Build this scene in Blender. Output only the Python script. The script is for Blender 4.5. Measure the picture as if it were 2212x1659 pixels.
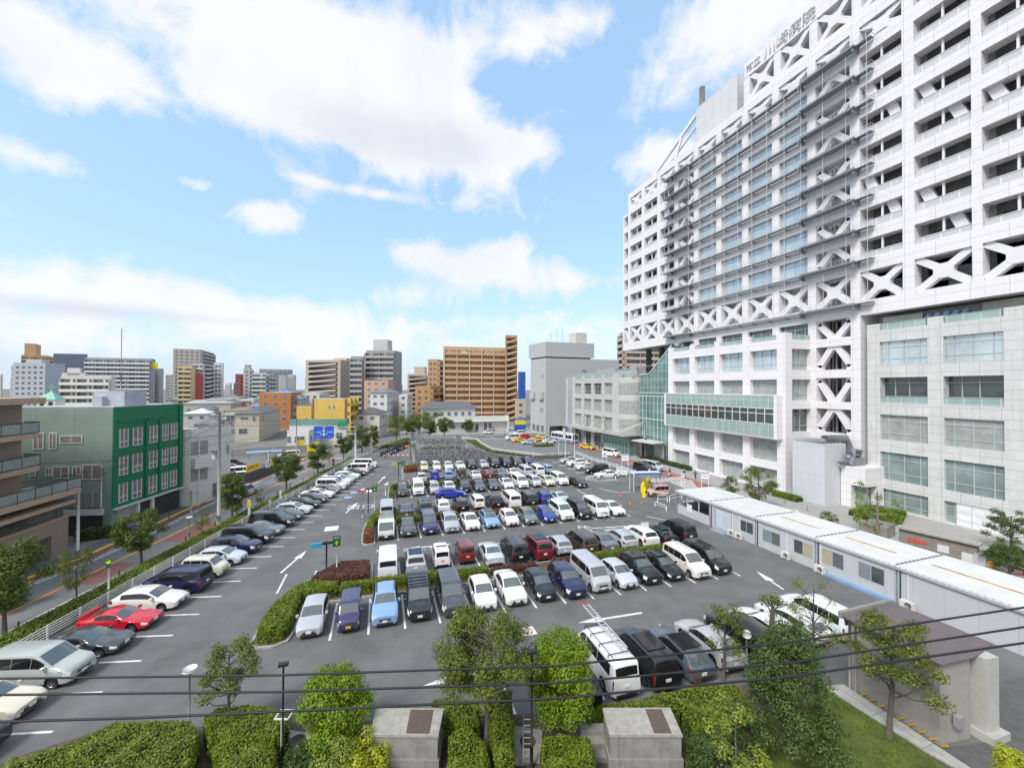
import bpy, bmesh, math, random
from mathutils import Vector, Matrix
random.seed(7)
for o in list(bpy.data.objects): bpy.data.objects.remove(o)
scene = bpy.context.scene
COL = scene.collection
# ---------------------------------------------------------------- camera
FPX, CX, CY, CAMH = 876.4, 1106.0, 829.45, 16.77       # focal length in px of a 2212 px wide view
YAW, PIT, ROL = math.radians(14.05) + .0768, .0103, .0045
_cy, _sy, _cp, _sp, _cr, _sr = math.cos(YAW), math.sin(YAW), math.cos(PIT), math.sin(PIT), math.cos(ROL), math.sin(ROL)
FW = Vector((_sy*_cp, _cy*_cp, _sp)); _rt = Vector((_cy, -_sy, 0)); _up = _rt.cross(FW)
RT = _cr*_rt + _sr*_up; UP = -_sr*_rt + _cr*_up
cam_d = bpy.data.cameras.new('camera'); cam = bpy.data.objects.new('camera', cam_d); COL.objects.link(cam)
cam_d.sensor_width = 36; cam_d.lens = FPX/2212*36; cam_d.clip_start = .3; cam_d.clip_end = 6000
M = Matrix.Identity(4)
for i in range(3):
    M[i][0] = RT[i]; M[i][1] = UP[i]; M[i][2] = -FW[i]
M[2][3] = CAMH; cam.matrix_world = M
scene.camera = cam
# ---------------------------------------------------------------- sky and sun
SUN_EL, SUN_AZ = math.radians(48), math.radians(-122)   # azimuth from +Y towards +X
world = bpy.data.worlds.new('World'); scene.world = world; world.use_nodes = True
WN, WL = world.node_tree.nodes, world.node_tree.links
WN.clear()
def wn(t, **k):
    n = WN.new(t)
    for a, b in k.items(): setattr(n, a, b)
    return n
def wmath(op, a, b=None, c=None, clamp=False):
    n = wn('ShaderNodeMath', operation=op, use_clamp=clamp)
    for i, v in enumerate((a, b, c)):
        if v is None: continue
        if isinstance(v, (int, float)): n.inputs[i].default_value = v
        else: WL.new(v, n.inputs[i])
    return n.outputs[0]
def wmix(f, a, b):
    n = wn('ShaderNodeMix', data_type='RGBA'); n.clamp_factor = True
    for s, v in ((n.inputs[0], f), (n.inputs[6], a), (n.inputs[7], b)):
        if isinstance(v, (tuple, float, int)): s.default_value = v
        else: WL.new(v, s)
    return n.outputs[2]
sky = wn('ShaderNodeTexSky', sky_type='NISHITA', sun_disc=False, sun_elevation=SUN_EL, sun_rotation=SUN_AZ, air_density=1.0, dust_density=1.6, ozone_density=1.5)
geo = wn('ShaderNodeTexCoord'); sep = wn('ShaderNodeSeparateXYZ'); WL.new(geo.outputs['Generated'], sep.inputs[0])
sx, sy, sz = sep.outputs
zc = wmath('MAXIMUM', sz, .0)
zp = wmath('ADD', zc, .10)
comb = wn('ShaderNodeCombineXYZ')
WL.new(wmath('DIVIDE', sx, zp), comb.inputs[0]); WL.new(wmath('DIVIDE', sy, zp), comb.inputs[1])
def noise(vec, scale, detail, rough, seed, dist=0):
    n = wn('ShaderNodeTexNoise', noise_dimensions='4D'); n.inputs['W'].default_value = seed
    n.inputs['Scale'].default_value = scale; n.inputs['Detail'].default_value = detail
    n.inputs['Roughness'].default_value = rough; n.inputs['Distortion'].default_value = dist
    WL.new(vec, n.inputs['Vector']); return n.outputs[0]
n_big = noise(comb.outputs[0], .45, 3, .5, 2.3)
n_det = noise(comb.outputs[0], 1.5, 9, .62, 7.1, .3)
n_fine = noise(geo.outputs['Generated'], 9, 8, .62, 1.7, .4)
n_shade = noise(geo.outputs['Generated'], 4.2, 7, .6, 5.5, .6)
SKY_BLOBS = []      # (direction u, v in view px, radius horizontally, vertically, weight)
def skydir(u, v):
    d = RT*((u-CX)/FPX) + UP*((CY-v)/FPX) + FW; return d.normalized()
def blob(u, v, ru, rv, wgt):
    """soft ellipse on the sky sphere round a fixed world direction"""
    d = skydir(u, v); az = math.atan2(d.x, d.y); el = math.asin(d.z)
    d2 = skydir(u+ru, v); w_ = max(.02, abs(math.atan2(d2.x, d2.y)-az)); d3 = skydir(u, v-rv); h_ = max(.01, abs(math.asin(d3.z)-el))
    a = wmath('DIVIDE', wmath('SUBTRACT', AZ, az), w_); b = wmath('DIVIDE', wmath('SUBTRACT', EL, el), h_)
    r2 = wmath('ADD', wmath('MULTIPLY', a, a), wmath('MULTIPLY', b, b))
    return wmath('MULTIPLY', wmath('POWER', 2.718, wmath('MULTIPLY', r2, -1.0)), wgt)
AZ = wmath('ARCTAN2', sx, sy); EL = wmath('ARCSINE', sz)
cover = None
for b in [(560,120,330,120,.9),(760,230,260,100,1.0),(900,330,260,70,.9),(1080,320,110,45,.9),(620,50,350,80,.7),(250,200,170,60,.75),(60,60,230,50,.55),(60,130,120,110,.5),
          (100,350,150,28,.55),(590,465,70,34,.95),(410,395,60,18,.55),(290,400,50,10,.35),(670,390,55,12,.6),(810,420,90,14,.7),(1030,450,70,28,.5),
          (130,600,230,55,.85),(380,640,140,50,.75),(620,680,220,40,.7),(1010,560,160,42,.95),(1160,610,180,30,.6),(870,640,130,28,.55),(735,580,30,20,.5),
          (1480,90,210,110,.8),(1420,200,110,60,.55),(1420,340,110,50,.95),(1620,20,160,60,.6),(1150,90,130,40,.45),(1200,40,120,50,.5),(600,740,900,50,.6),(1200,700,200,30,.45),(860,130,260,90,.7),
          (390,110,110,60,-.45),(420,40,80,40,-.45),(1290,170,110,90,-.5),(1060,160,60,60,-.3),(700,330,120,26,-.4),(1280,330,90,60,-.4)]:
    t = blob(*b); cover = t if cover is None else wmath('ADD', cover, t)
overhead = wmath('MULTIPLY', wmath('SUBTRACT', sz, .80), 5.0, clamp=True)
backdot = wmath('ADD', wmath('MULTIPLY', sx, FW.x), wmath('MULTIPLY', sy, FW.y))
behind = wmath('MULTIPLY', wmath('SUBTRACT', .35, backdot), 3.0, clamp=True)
cover = wmath('ADD', cover, wmath('MULTIPLY', wmath('MAXIMUM', overhead, behind), .75))  # unseen cloud added above and behind the view, to whiten the sky light
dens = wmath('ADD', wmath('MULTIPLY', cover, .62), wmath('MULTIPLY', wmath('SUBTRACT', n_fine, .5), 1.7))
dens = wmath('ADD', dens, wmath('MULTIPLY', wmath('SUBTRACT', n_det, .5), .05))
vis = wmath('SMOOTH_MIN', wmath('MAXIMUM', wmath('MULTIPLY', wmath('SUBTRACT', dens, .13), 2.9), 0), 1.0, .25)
above = wmath('MULTIPLY', sz, 9, clamp=True)
vis = wmath('MULTIPLY', vis, 1.0, clamp=True)
# thick parts of a cloud are a little darker and bluer underneath
thick = wmath('MULTIPLY', wmath('SUBTRACT', wmath('ADD', blob(880,300,250,75,1.0), wmath('ADD', blob(120,665,260,26,.9), blob(450,690,260,14,.5))), wmath('MULTIPLY', n_fine, .5)), 1.0, clamp=True)
thick = wmath('ADD', thick, wmath('MULTIPLY', wmath('SUBTRACT', n_shade, .46), 1.9, clamp=True), clamp=True)
CLOUD_L, CLOUD_D = (3.95, 4.0, 4.1, 1), (2.75, 3.0, 3.55, 1)
ccol = wmix(wmath('MULTIPLY', thick, .85), CLOUD_L, CLOUD_D)
hs = wn('ShaderNodeHueSaturation'); hs.inputs['Saturation'].default_value = 1.0; hs.inputs['Value'].default_value = 1.5
WL.new(sky.outputs[0], hs.inputs['Color'])
hor = wmath('POWER', wmath('SUBTRACT', 1, zc), 9)
zen = wmix(.68, hs.outputs[0], (1.75, 2.75, 3.9, 1))
base = wmix(wmath('MULTIPLY', hor, .9), zen, (3.0, 3.4, 3.75, 1))
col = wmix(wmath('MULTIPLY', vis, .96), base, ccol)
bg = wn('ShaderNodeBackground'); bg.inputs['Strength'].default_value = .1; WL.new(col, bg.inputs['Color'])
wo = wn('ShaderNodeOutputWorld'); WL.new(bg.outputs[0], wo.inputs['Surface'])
sun_d = bpy.data.lights.new('sun', 'SUN'); sun_d.energy = 1.4; sun_d.angle = math.radians(20); sun_d.color = (1, .96, .9)
sun = bpy.data.objects.new('sun', sun_d); COL.objects.link(sun)
sd = Vector((math.sin(SUN_AZ)*math.cos(SUN_EL), math.cos(SUN_AZ)*math.cos(SUN_EL), math.sin(SUN_EL)))
sun.rotation_euler = sd.to_track_quat('Z', 'Y').to_euler()
vs = scene.view_settings; vs.view_transform = 'Standard'; vs.look = 'None'; vs.exposure = 1.32; vs.gamma = 1
# ---------------------------------------------------------------- measuring helpers
def ray(u, v): return RT*((u-CX)/FPX) + UP*((CY-v)/FPX) + FW
def g(u, v, z=0):
    "ground position seen at a view pixel"
    d = ray(u, v); t = (z-CAMH)/d.z; return (t*d.x, t*d.y)
def ht(u, v, x, y):
    d = ray(u, v); return CAMH + d.z*math.hypot(x, y)/math.hypot(d.x, d.y)
def onX(u, v, X): d = ray(u, v); t = X/d.x; return (t*d.y, CAMH+t*d.z)
# ---------------------------------------------------------------- materials
MATS = {}
def mat(name, col=(.5, .5, .5), rough=.7, metal=0, var=.12, vs=1.2, joint=None, jcol=None, jw=.02, bump=0, bs=8, coat=0, emit=0, alpha=None, spec=.5, stain=0, objcol=False, trans=0, transl=0, wave=None, offs=.0):
    if name in MATS: return MATS[name]
    m = bpy.data.materials.new(name); m.use_nodes = True; MATS[name] = m
    N, L = m.node_tree.nodes, m.node_tree.links
    b = N['Principled BSDF']; b.inputs['Roughness'].default_value = rough; b.inputs['Metallic'].default_value = metal
    b.inputs['Specular IOR Level'].default_value = spec
    if coat: b.inputs['Coat Weight'].default_value = coat; b.inputs['Coat Roughness'].default_value = .05
    if trans: b.inputs['Transmission Weight'].default_value = trans
    tc = N.new('ShaderNodeTexCoord'); src = None
    def mx(f, a, bb, bt='MIX'):
        n = N.new('ShaderNodeMix'); n.data_type = 'RGBA'; n.blend_type = bt; n.clamp_factor = True
        for s, v in ((n.inputs[0], f), (n.inputs[6], a), (n.inputs[7], bb)):
            if isinstance(v, (tuple, float, int)): s.default_value = v
            else: L.new(v, s)
        return n.outputs[2]
    c4 = (*col, 1)
    if objcol:
        oi = N.new('ShaderNodeObjectInfo'); cur = oi.outputs['Color']
    else: cur = c4
    if var:
        nz = N.new('ShaderNodeTexNoise'); nz.inputs['Scale'].default_value = vs; nz.inputs['Detail'].default_value = 6; nz.inputs['Roughness'].default_value = .65
        L.new(tc.outputs['Object'], nz.inputs['Vector'])
        mr = N.new('ShaderNodeMapRange'); mr.inputs[1].default_value = .3; mr.inputs[2].default_value = .7; mr.inputs[3].default_value = 1-var; mr.inputs[4].default_value = 1+var
        L.new(nz.outputs[0], mr.inputs[0])
        vm = N.new('ShaderNodeVectorMath'); vm.operation = 'SCALE'
        if isinstance(cur, tuple): vm.inputs[0].default_value = cur[:3]
        else: L.new(cur, vm.inputs[0])
        L.new(mr.outputs[0], vm.inputs['Scale']); cur = vm.outputs[0]
    if stain:      # long streaks of dirt down the face
        mp = N.new('ShaderNodeMapping'); mp.inputs['Scale'].default_value = (2.2, 2.2, .12); L.new(tc.outputs['Object'], mp.inputs[0])
        n2 = N.new('ShaderNodeTexNoise'); n2.inputs['Scale'].default_value = 1.6; n2.inputs['Detail'].default_value = 5; L.new(mp.outputs[0], n2.inputs['Vector'])
        m2 = N.new('ShaderNodeMapRange'); m2.inputs[1].default_value = .52; m2.inputs[2].default_value = .75; m2.inputs[3].default_value = 0; m2.inputs[4].default_value = stain
        L.new(n2.outputs[0], m2.inputs[0]); cur = mx(m2.outputs[0], cur, tuple(c*.45 for c in col)+(1,))
    if joint:
        br = N.new('ShaderNodeTexBrick'); br.offset = offs; br.inputs['Scale'].default_value = 1; br.inputs['Brick Width'].default_value = joint[0]; br.inputs['Row Height'].default_value = joint[1]
        br.inputs['Mortar Size'].default_value = jw; br.inputs['Mortar Smooth'].default_value = .1; L.new(tc.outputs['UV'], br.inputs['Vector'])
        cur = mx(br.outputs['Fac'], cur, (*(jcol or tuple(c*.55 for c in col)), 1))
    if isinstance(cur, tuple): b.inputs['Base Color'].default_value = cur
    else: L.new(cur, b.inputs['Base Color'])
    if wave:
        wv = N.new('ShaderNodeTexWave'); wv.bands_direction = wave[0]; wv.inputs['Scale'].default_value = wave[1]; L.new(tc.outputs['UV'], wv.inputs['Vector'])
        bp = N.new('ShaderNodeBump'); bp.inputs['Strength'].default_value = wave[2]; bp.inputs['Distance'].default_value = .05
        L.new(wv.outputs[0], bp.inputs['Height']); L.new(bp.outputs[0], b.inputs['Normal'])
    elif bump:
        nb = N.new('ShaderNodeTexNoise'); nb.inputs['Scale'].default_value = bs; nb.inputs['Detail'].default_value = 5; L.new(tc.outputs['Object'], nb.inputs['Vector'])
        bp = N.new('ShaderNodeBump'); bp.inputs['Strength'].default_value = bump; bp.inputs['Distance'].default_value = .05
        L.new(nb.outputs[0], bp.inputs['Height']); L.new(bp.outputs[0], b.inputs['Normal'])
    if emit: b.inputs['Emission Color'].default_value = c4; b.inputs['Emission Strength'].default_value = emit
    if alpha is not None: b.inputs['Alpha'].default_value = alpha
    if transl:
        tr = N.new('ShaderNodeBsdfTranslucent'); ms = N.new('ShaderNodeMixShader'); ms.inputs[0].default_value = transl
        if isinstance(cur, tuple): tr.inputs[0].default_value = cur
        else: L.new(cur, tr.inputs[0])
        L.new(b.outputs[0], ms.inputs[1]); L.new(tr.outputs[0], ms.inputs[2]); L.new(ms.outputs[0], N['Material Output'].inputs[0])
    return m
def leafmat(name, cols, transl=.25):
    """leaves: each leaf face picks a tone through a fine object-space noise"""
    if name in MATS: return MATS[name]
    m = bpy.data.materials.new(name); m.use_nodes = True; MATS[name] = m
    N, L = m.node_tree.nodes, m.node_tree.links; b = N['Principled BSDF']; b.inputs['Roughness'].default_value = .5
    tc = N.new('ShaderNodeTexCoord'); nz = N.new('ShaderNodeTexNoise'); nz.inputs['Scale'].default_value = 2.3; nz.inputs['Detail'].default_value = 8; nz.inputs['Roughness'].default_value = .85
    L.new(tc.outputs['Object'], nz.inputs['Vector'])
    r = N.new('ShaderNodeValToRGB'); L.new(nz.outputs[0], r.inputs[0])
    e = r.color_ramp.elements; e[0].position = .33; e[0].color = (*cols[0], 1); e[1].position = .68; e[1].color = (*cols[-1], 1)
    for i, c in enumerate(cols[1:-1]): k = e.new(.33+.35*(i+1)/(len(cols)-1)); k.color = (*c, 1)
    L.new(r.outputs[0], b.inputs['Base Color'])
    tr = N.new('ShaderNodeBsdfTranslucent'); ms = N.new('ShaderNodeMixShader'); ms.inputs[0].default_value = transl
    L.new(r.outputs[0], tr.inputs[0]); L.new(b.outputs[0], ms.inputs[1]); L.new(tr.outputs[0], ms.inputs[2]); L.new(ms.outputs[0], N['Material Output'].inputs[0])
    return m
# ---------------------------------------------------------------- mesh builder
class MB:
    def __init__(s, T=None): s.v = []; s.f = []; s.mi = []; s.T = T; s.sm = []
    def add(s, vs, fs, mi=0, sm=False):
        n = len(s.v)
        for p in vs:
            p = Vector(p); s.v.append(tuple(s.T @ p) if s.T else tuple(p))
        for f in fs: s.f.append([n+i for i in f]); s.mi.append(mi); s.sm.append(sm)
        return s
    def box(s, x0, x1, y0, y1, z0, z1, mi=0):
        if x0 > x1: x0, x1 = x1, x0
        if y0 > y1: y0, y1 = y1, y0
        if z0 > z1: z0, z1 = z1, z0
        return s.add([(x0,y0,z0),(x1,y0,z0),(x1,y1,z0),(x0,y1,z0),(x0,y0,z1),(x1,y0,z1),(x1,y1,z1),(x0,y1,z1)],
                     [(0,3,2,1),(4,5,6,7),(0,1,5,4),(1,2,6,5),(2,3,7,6),(3,0,4,7)], mi)
    def prism(s, poly, z0, z1, mi=0):
        a = sum(poly[i][0]*poly[(i+1)%len(poly)][1]-poly[(i+1)%len(poly)][0]*poly[i][1] for i in range(len(poly)))
        if a < 0: poly = poly[::-1]
        n = len(poly)
        return s.add([(x,y,z0) for x,y in poly]+[(x,y,z1) for x,y in poly], [tuple(range(n))[::-1], tuple(range(n,2*n))]+[(i,(i+1)%n,(i+1)%n+n,i+n) for i in range(n)], mi)
    def tube(s, pts, rad, n=6, mi=0, cap=True, sm=True):
        pts = [Vector(p) for p in pts]; rs = rad if isinstance(rad, (list, tuple)) else [rad]*len(pts)
        vs = []; fs = []; ref = None
        for i, p in enumerate(pts):
            t = (pts[min(i+1, len(pts)-1)]-pts[max(i-1, 0)]).normalized()
            if ref is None: ref = Vector((0,0,1)) if abs(t.z) < .9 else Vector((1,0,0))
            a = t.cross(ref).normalized(); b = t.cross(a).normalized()
            for k in range(n):
                w = 2*math.pi*k/n; vs.append(p + (a*math.cos(w)+b*math.sin(w))*rs[i])
        for i in range(len(pts)-1):
            for k in range(n): fs.append((i*n+k, i*n+(k+1)%n, (i+1)*n+(k+1)%n, (i+1)*n+k))
        if cap: fs.append(tuple(range(n))); fs.append(tuple(range((len(pts)-1)*n, len(pts)*n))[::-1])
        return s.add(vs, fs, mi, sm)
    def bar(s, p, q, w, h, mi=0, up=(0,0,1)):
        p, q = Vector(p), Vector(q); t = (q-p).normalized(); a = t.cross(Vector(up))
        if a.length < 1e-4: a = t.cross(Vector((1,0,0)))
        a.normalize(); b = a.cross(t).normalized(); a *= w/2; b *= h/2
        return s.add([p-a-b,p+a-b,p+a+b,p-a+b,q-a-b,q+a-b,q+a+b,q-a+b], [(0,1,2,3),(7,6,5,4),(0,4,5,1),(1,5,6,2),(2,6,7,3),(3,7,4,0)], mi)
    def grid(s, rows, mi=0, sm=True):
        n = len(rows[0]); vs = [p for r in rows for p in r]
        return s.add(vs, [(i*n+j, i*n+j+1, (i+1)*n+j+1, (i+1)*n+j) for i in range(len(rows)-1) for j in range(n-1)], mi, sm)
    def mesh(s, name, mats):
        me = bpy.data.meshes.new(name); me.from_pydata(s.v, [], s.f)
        for m in (mats if isinstance(mats, (list, tuple)) else [mats]): me.materials.append(m)
        uv = me.uv_layers.new(name='UVMap'); V = me.vertices
        for p in me.polygons:
            p.material_index = s.mi[p.index]; p.use_smooth = s.sm[p.index]
            n = p.normal
            if abs(n.z) > .7:
                for li in p.loop_indices: c = V[me.loops[li].vertex_index].co; uv.data[li].uv = (c.x, c.y)
            else:
                k = math.hypot(n.x, n.y) or 1; tx, ty = -n.y/k, n.x/k
                for li in p.loop_indices: c = V[me.loops[li].vertex_index].co; uv.data[li].uv = (c.x*tx+c.y*ty, c.z)
        me.update(); return me
    def build(s, name, mats, parent=None, loc=(0,0,0), rz=0):
        me = s.mesh(name, mats); o = bpy.data.objects.new(name, me); COL.objects.link(o); o.location = loc; o.rotation_euler = (0,0,rz)
        if parent: o.parent = parent
        return o
def tag(o, label=None, cat=None, group=None, kind=None):
    if label: o['label'] = label
    if cat: o['category'] = cat
    if group: o['group'] = group
    if kind: o['kind'] = kind
    return o
def empty(name, loc=(0,0,0), rz=0, label=None, cat=None, group=None):
    o = bpy.data.objects.new(name, None); COL.objects.link(o); o.location = loc; o.rotation_euler = (0,0,rz); o.empty_display_size = .3
    return tag(o, label, cat, group)
def structure(name, mb, m): return tag(mb.build(name, m), kind='structure')
def inst(name, me, parent=None, loc=(0,0,0), rz=0, color=None):
    o = bpy.data.objects.new(name, me); COL.objects.link(o); o.location = loc; o.rotation_euler = (0,0,rz)
    if parent: o.parent = parent
    if color: o.color = (*color, 1)
    return o
def text_obj(name, s, size, m, M4, parent=None, ext=.01, align='CENTER'):
    cu = bpy.data.curves.new(name, 'FONT'); cu.body = s; cu.size = size; cu.extrude = ext; cu.align_x = align; cu.align_y = 'CENTER'
    o = bpy.data.objects.new(name, cu); COL.objects.link(o); dg = bpy.context.evaluated_depsgraph_get()
    me = bpy.data.meshes.new_from_object(o.evaluated_get(dg)); bpy.data.objects.remove(o); me.materials.clear(); me.materials.append(m)
    me.transform(M4); r = bpy.data.objects.new(name, me); COL.objects.link(r)
    if parent: r.parent = parent
    return r
def frameM(o, xdir, zdir=(0,0,1)):
    "matrix that lays a flat text (x right, y up) on a wall: xdir is its reading direction"
    x = Vector(xdir).normalized(); y = Vector(zdir).normalized(); n = x.cross(y)
    return Matrix(((x.x,y.x,n.x,o[0]),(x.y,y.y,n.y,o[1]),(x.z,y.z,n.z,o[2]),(0,0,0,1)))
# ================================================================ ground, roads, markings
ASPH = mat('asphalt', (.092,.098,.102), .85, var=.13, vs=.35, bump=.25, bs=60)
ASPH2 = mat('asphalt_lot', (.132,.134,.133), .8, var=.24, vs=.3, bump=.25, bs=70)
ROADM = mat('asphalt_road', (.17,.172,.175), .85, var=.1, vs=.5, bump=.2, bs=60)
GRND = mat('city_ground', (.17,.17,.165), .9, var=.25, vs=.15)
PAVE = mat('paving', (.36,.35,.34), .85, var=.1, vs=1, joint=(.6,.6), jw=.03)
PAVED = mat('paving_brown', (.16,.125,.115), .85, var=.2, vs=1.4, joint=(.4,.2), jw=.02)
REDP = mat('red_asphalt', (.31,.135,.11), .85, var=.18, vs=.8)
KERB = mat('kerb_concrete', (.36,.36,.34), .85, var=.2, vs=2, joint=(.6,2), jw=.02)
WLINE = mat('white_road_paint', (.68,.69,.69), .6, var=.25, vs=2.5)
ORNG = mat('orange_road_paint', (.75,.32,.06), .6, var=.15, vs=3)
YELP = mat('yellow_tactile', (.72,.50,.04), .7, var=.12, vs=3)
SOIL = mat('soil', (.10,.075,.055), .95, var=.35, vs=2.5, bump=.6, bs=12)
GRASS = mat('grass_ground', (.085,.12,.02), .95, var=.5, vs=.9, bump=.8, bs=25)
RD = (math.sin(math.radians(14.05)), math.cos(math.radians(14.05))); RP = (RD[1], -RD[0])
def rdp(w, t): return (w*RP[0]+t*RD[0], w*RP[1]+t*RD[1])
def ribbon(mb, A, B, z, mi=0):
    "sheet between two polylines"
    n = len(A); mb.add([(x,y,z) for x,y in A]+[(x,y,z) for x,y in B], [(i,i+n,i+n+1,i+1) for i in range(n-1)], mi)
def flat(mb, poly, z, mi=0):
    a = sum(poly[i][0]*poly[(i+1)%len(poly)][1]-poly[(i+1)%len(poly)][0]*poly[i][1] for i in range(len(poly)))
    if a < 0: poly = poly[::-1]
    mb.add([(x,y,z) for x,y in poly], [tuple(range(len(poly)))], mi)
def offs(P, d):
    out = []
    for i in range(len(P)):
        a = Vector(P[max(i-1,0)]); b = Vector(P[min(i+1,len(P)-1)]); t = (b-a).normalized(); out.append((P[i][0]+t.y*d, P[i][1]-t.x*d))
    return out
def line(mb, a, b, w, z, mi=0):
    a, b = Vector(a), Vector(b); t = (b-a).normalized(); n = Vector((-t.y, t.x))*w/2
    flat(mb, [tuple(a-n), tuple(b-n), tuple(b+n), tuple(a+n)], z, mi)
mb = MB(); flat(mb, [(-2500,-600),(3000,-600),(3000,3000),(-2500,3000)], 0); structure('ground', mb, GRND)
fA = rdp(-28.2, -30); fB = rdp(-28.2, 104)
mb = MB(); flat(mb, [fA, fB, (8,104), (8.5,100.5), (30,104.5),(33,98.5),(38,91.5),(47.5,91.5),(47.8,66),(47,62),(47,20),(47,8),(-14,8)], .004); structure('parking_lot', mb, ASPH2)
edgeL = [(-34,30),(-31,37),(-28.46,43.9),(-25.9,50.7),(-24.7,57),(-23.2,66),(-20,83.1),(-17.3,93.1),(-14.6,105.3),(-6,135),(6,170),(27,230),(62,330),(120,470)]
kerbR = [(-28,22),(-23.6,36.3),(-20.8,46.7),(-17.9,56),(-16.2,64),(-14.3,72),(-12.2,80.6),(-9.9,89),(-7.3,100),(-3.4,113),(5.5,140),(17.5,175),(38,235),(75,330),(135,470)]
orange = [(-29.5,28),(-25.8,39.7),(-24.4,45.7),(-23.3,50),(-21.4,58),(-18.9,68.9),(-16.2,78.7),(-14,88),(-11,100),(-8,112),(0,139),(12,172)]
mb = MB(); ribbon(mb, offs(kerbR[:11],-.45), kerbR[:11], .012); ribbon(mb, offs(edgeL[:11],.05), offs(edgeL[:11],.45), .0125); structure('gutter', mb, mat('gutter_concrete', (.27,.27,.265), .85, var=.15, vs=1.5))
mb = MB(); ribbon(mb, kerbR[:14][:14], edgeL[:14], .008); structure('street', mb, ROADM)
mb = MB(); ribbon(mb, offs(edgeL,0), offs(edgeL,-1.1), .012); structure('red_strip', mb, mat('red_lane', (.20,.085,.085), .85, var=.25, vs=.9))
mb = MB(); ribbon(mb, offs(edgeL,-1.1), offs(edgeL,-3.4), .03); structure('far_sidewalk', mb, mat('dark_paving', (.13,.13,.135), .9, var=.2, vs=1, joint=(.5,.5), jw=.02))
mb = MB(); ribbon(mb, offs(edgeL,-1.15), offs(edgeL,-1.62), .04); structure('tactile_strip', mb, YELP)
mb = MB()
P = offs(kerbR,.0); Q = offs(kerbR,.3)
for i in range(11): mb.prism([P[i],P[i+1],Q[i+1],Q[i]], 0, .15)
P = offs(edgeL,-.0); Q = offs(edgeL,.16)
for i in range(10): mb.prism([P[i],P[i+1],Q[i+1],Q[i]], 0, .10)
structure('kerbs', mb, KERB)
mb = MB(); ribbon(mb, offs(kerbR[:11],.18), [rdp(-31.6,t) for t in (18,31,42,51,59,67,76,85,96,110,125)], .13); structure('near_sidewalk', mb, PAVED)
mb = MB(); ribbon(mb, offs(orange,.12), offs(orange,-.12), .013); structure('orange_centre_line', mb, ORNG)
mb = MB()
for (w,t,l) in ((-34.0,37.5,4.0),(-33.3,47.0,6.0)):
    flat(mb, [rdp(w-.9,t), rdp(w+1.6,t-.5), rdp(w+1.4,t+l), rdp(w-1.1,t+l)], .0125)
structure('red_patches', mb, mat('red_patch', (.22,.10,.095), .85, var=.2, vs=.9))
# cross street at the far end, its pavements, planting bed
mb = MB(); flat(mb, [(-4,118),(8,141.5),(35,144.5),(39,137),(60,128),(57,131),(52,70),(47.9,70),(47.9,92),(34,93),(33,99),(30,104),(29.5,114),(30.2,126),(26.3,131),(11,137.5)], .008); structure('forecourt_road', mb, ROADM)
mb = MB(); flat(mb, [(52,70),(49,60),(47.5,50),(45.3,50),(45.3,4),(50.4,4),(50.4,42),(52,58),(53.4,72),(55,92),(56,112),(57,131),(50,131)], .009); structure('hospital_road', mb, ROADM)
mb = MB(); flat(mb, [(8,141.7),(35,144.7),(60,140),(60,170),(8,160)], .02); structure('far_pavement', mb, PAVE)
mb = MB(); ribbon(mb, [(50.4,4),(50.4,42),(52.0,58),(53.5,74),(54.4,90),(55.3,112),(57,131)], [(53.4,4),(53.2,42),(55.3,58),(56.5,74),(57.6,90),(58,112),(59.5,131)], .013); structure('red_lane', mb, REDP)
mb = MB(); mb.prism([(53.4,4),(53.2,42),(55.3,58),(56.5,74),(57.6,90),(58,112),(59.5,131),(72,131),(72,4)], 0, .14); structure('hospital_sidewalk', mb, PAVE)
mb = MB()
# round-about island and kerbed beds
isl = [(46+3.6*math.cos(a*math.pi/10), 108.8+1.7*math.sin(a*math.pi/10)) for a in range(20)]
mb.prism(isl, 0, .16)
structure('island', mb, SOIL)
# ---- lot markings
mk = MB(); Z1 = .0085
A0 = Vector((-14.17,28.38)); AS = Vector((.6275,2.491)); hd = Vector((RP[0], RP[1]))
for k in range(-3, 25):
    e = A0 + AS*k; line(mk, e-hd*2.4 if k < 23 else e-hd*1.6, e, .14, Z1)
rows = {   # first line end (right of slot 0), step, last k, direction sign of line (towards the kerb)
 'R1': (Vector((-2.84,29.47)), Vector((2.427,-.088)), 15, 1, 4.9), 'R2': (Vector((-5.1,41.0)), Vector((2.42,-.08)), 15, -1, 3.6),
 'R3': (Vector((2.39,46.4)), Vector((2.447,-.05)), 13, 1, 4.9), 'R4': (Vector((2.57,58.1)), Vector((2.45,-.045)), 11, -1, 3.6),
 'R5': (Vector((5.21,63.65)), Vector((2.445,-.065)), 12, 1, 4.9), 'R6': (Vector((7.9,76.9)), Vector((2.45,-.06)), 10, -1, 3.6),
 'R7': (Vector((10.45,81.6)), Vector((2.47,-.1)), 10, 1, 4.6), 'R0': (Vector((9.4,24.4)), Vector((2.45,-.05)), 9, -1, 5.0)}
for k, (p0, st, n, sgn, ln) in rows.items():
    for i in range(-1 if k in ('R0','R2') else 0, n):
        e = p0 + st*i; line(mk, e, e+Vector((.06*sgn, ln*sgn)), .15, Z1)
for y in (84.7,81.1,76.9,73.0,68.85,65.7):      # paired lines of the right-hand bays
    line(mk, (37.9,y), (42,y-.3), .15, Z1); line(mk, (37.9,y-.85), (42,y-1.15), .15, Z1); line(mk, (37.95,y), (37.95,y-.85), .15, Z1)
line(mk, (4.2,96), (-6.5,93.5), .14, Z1)
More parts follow.
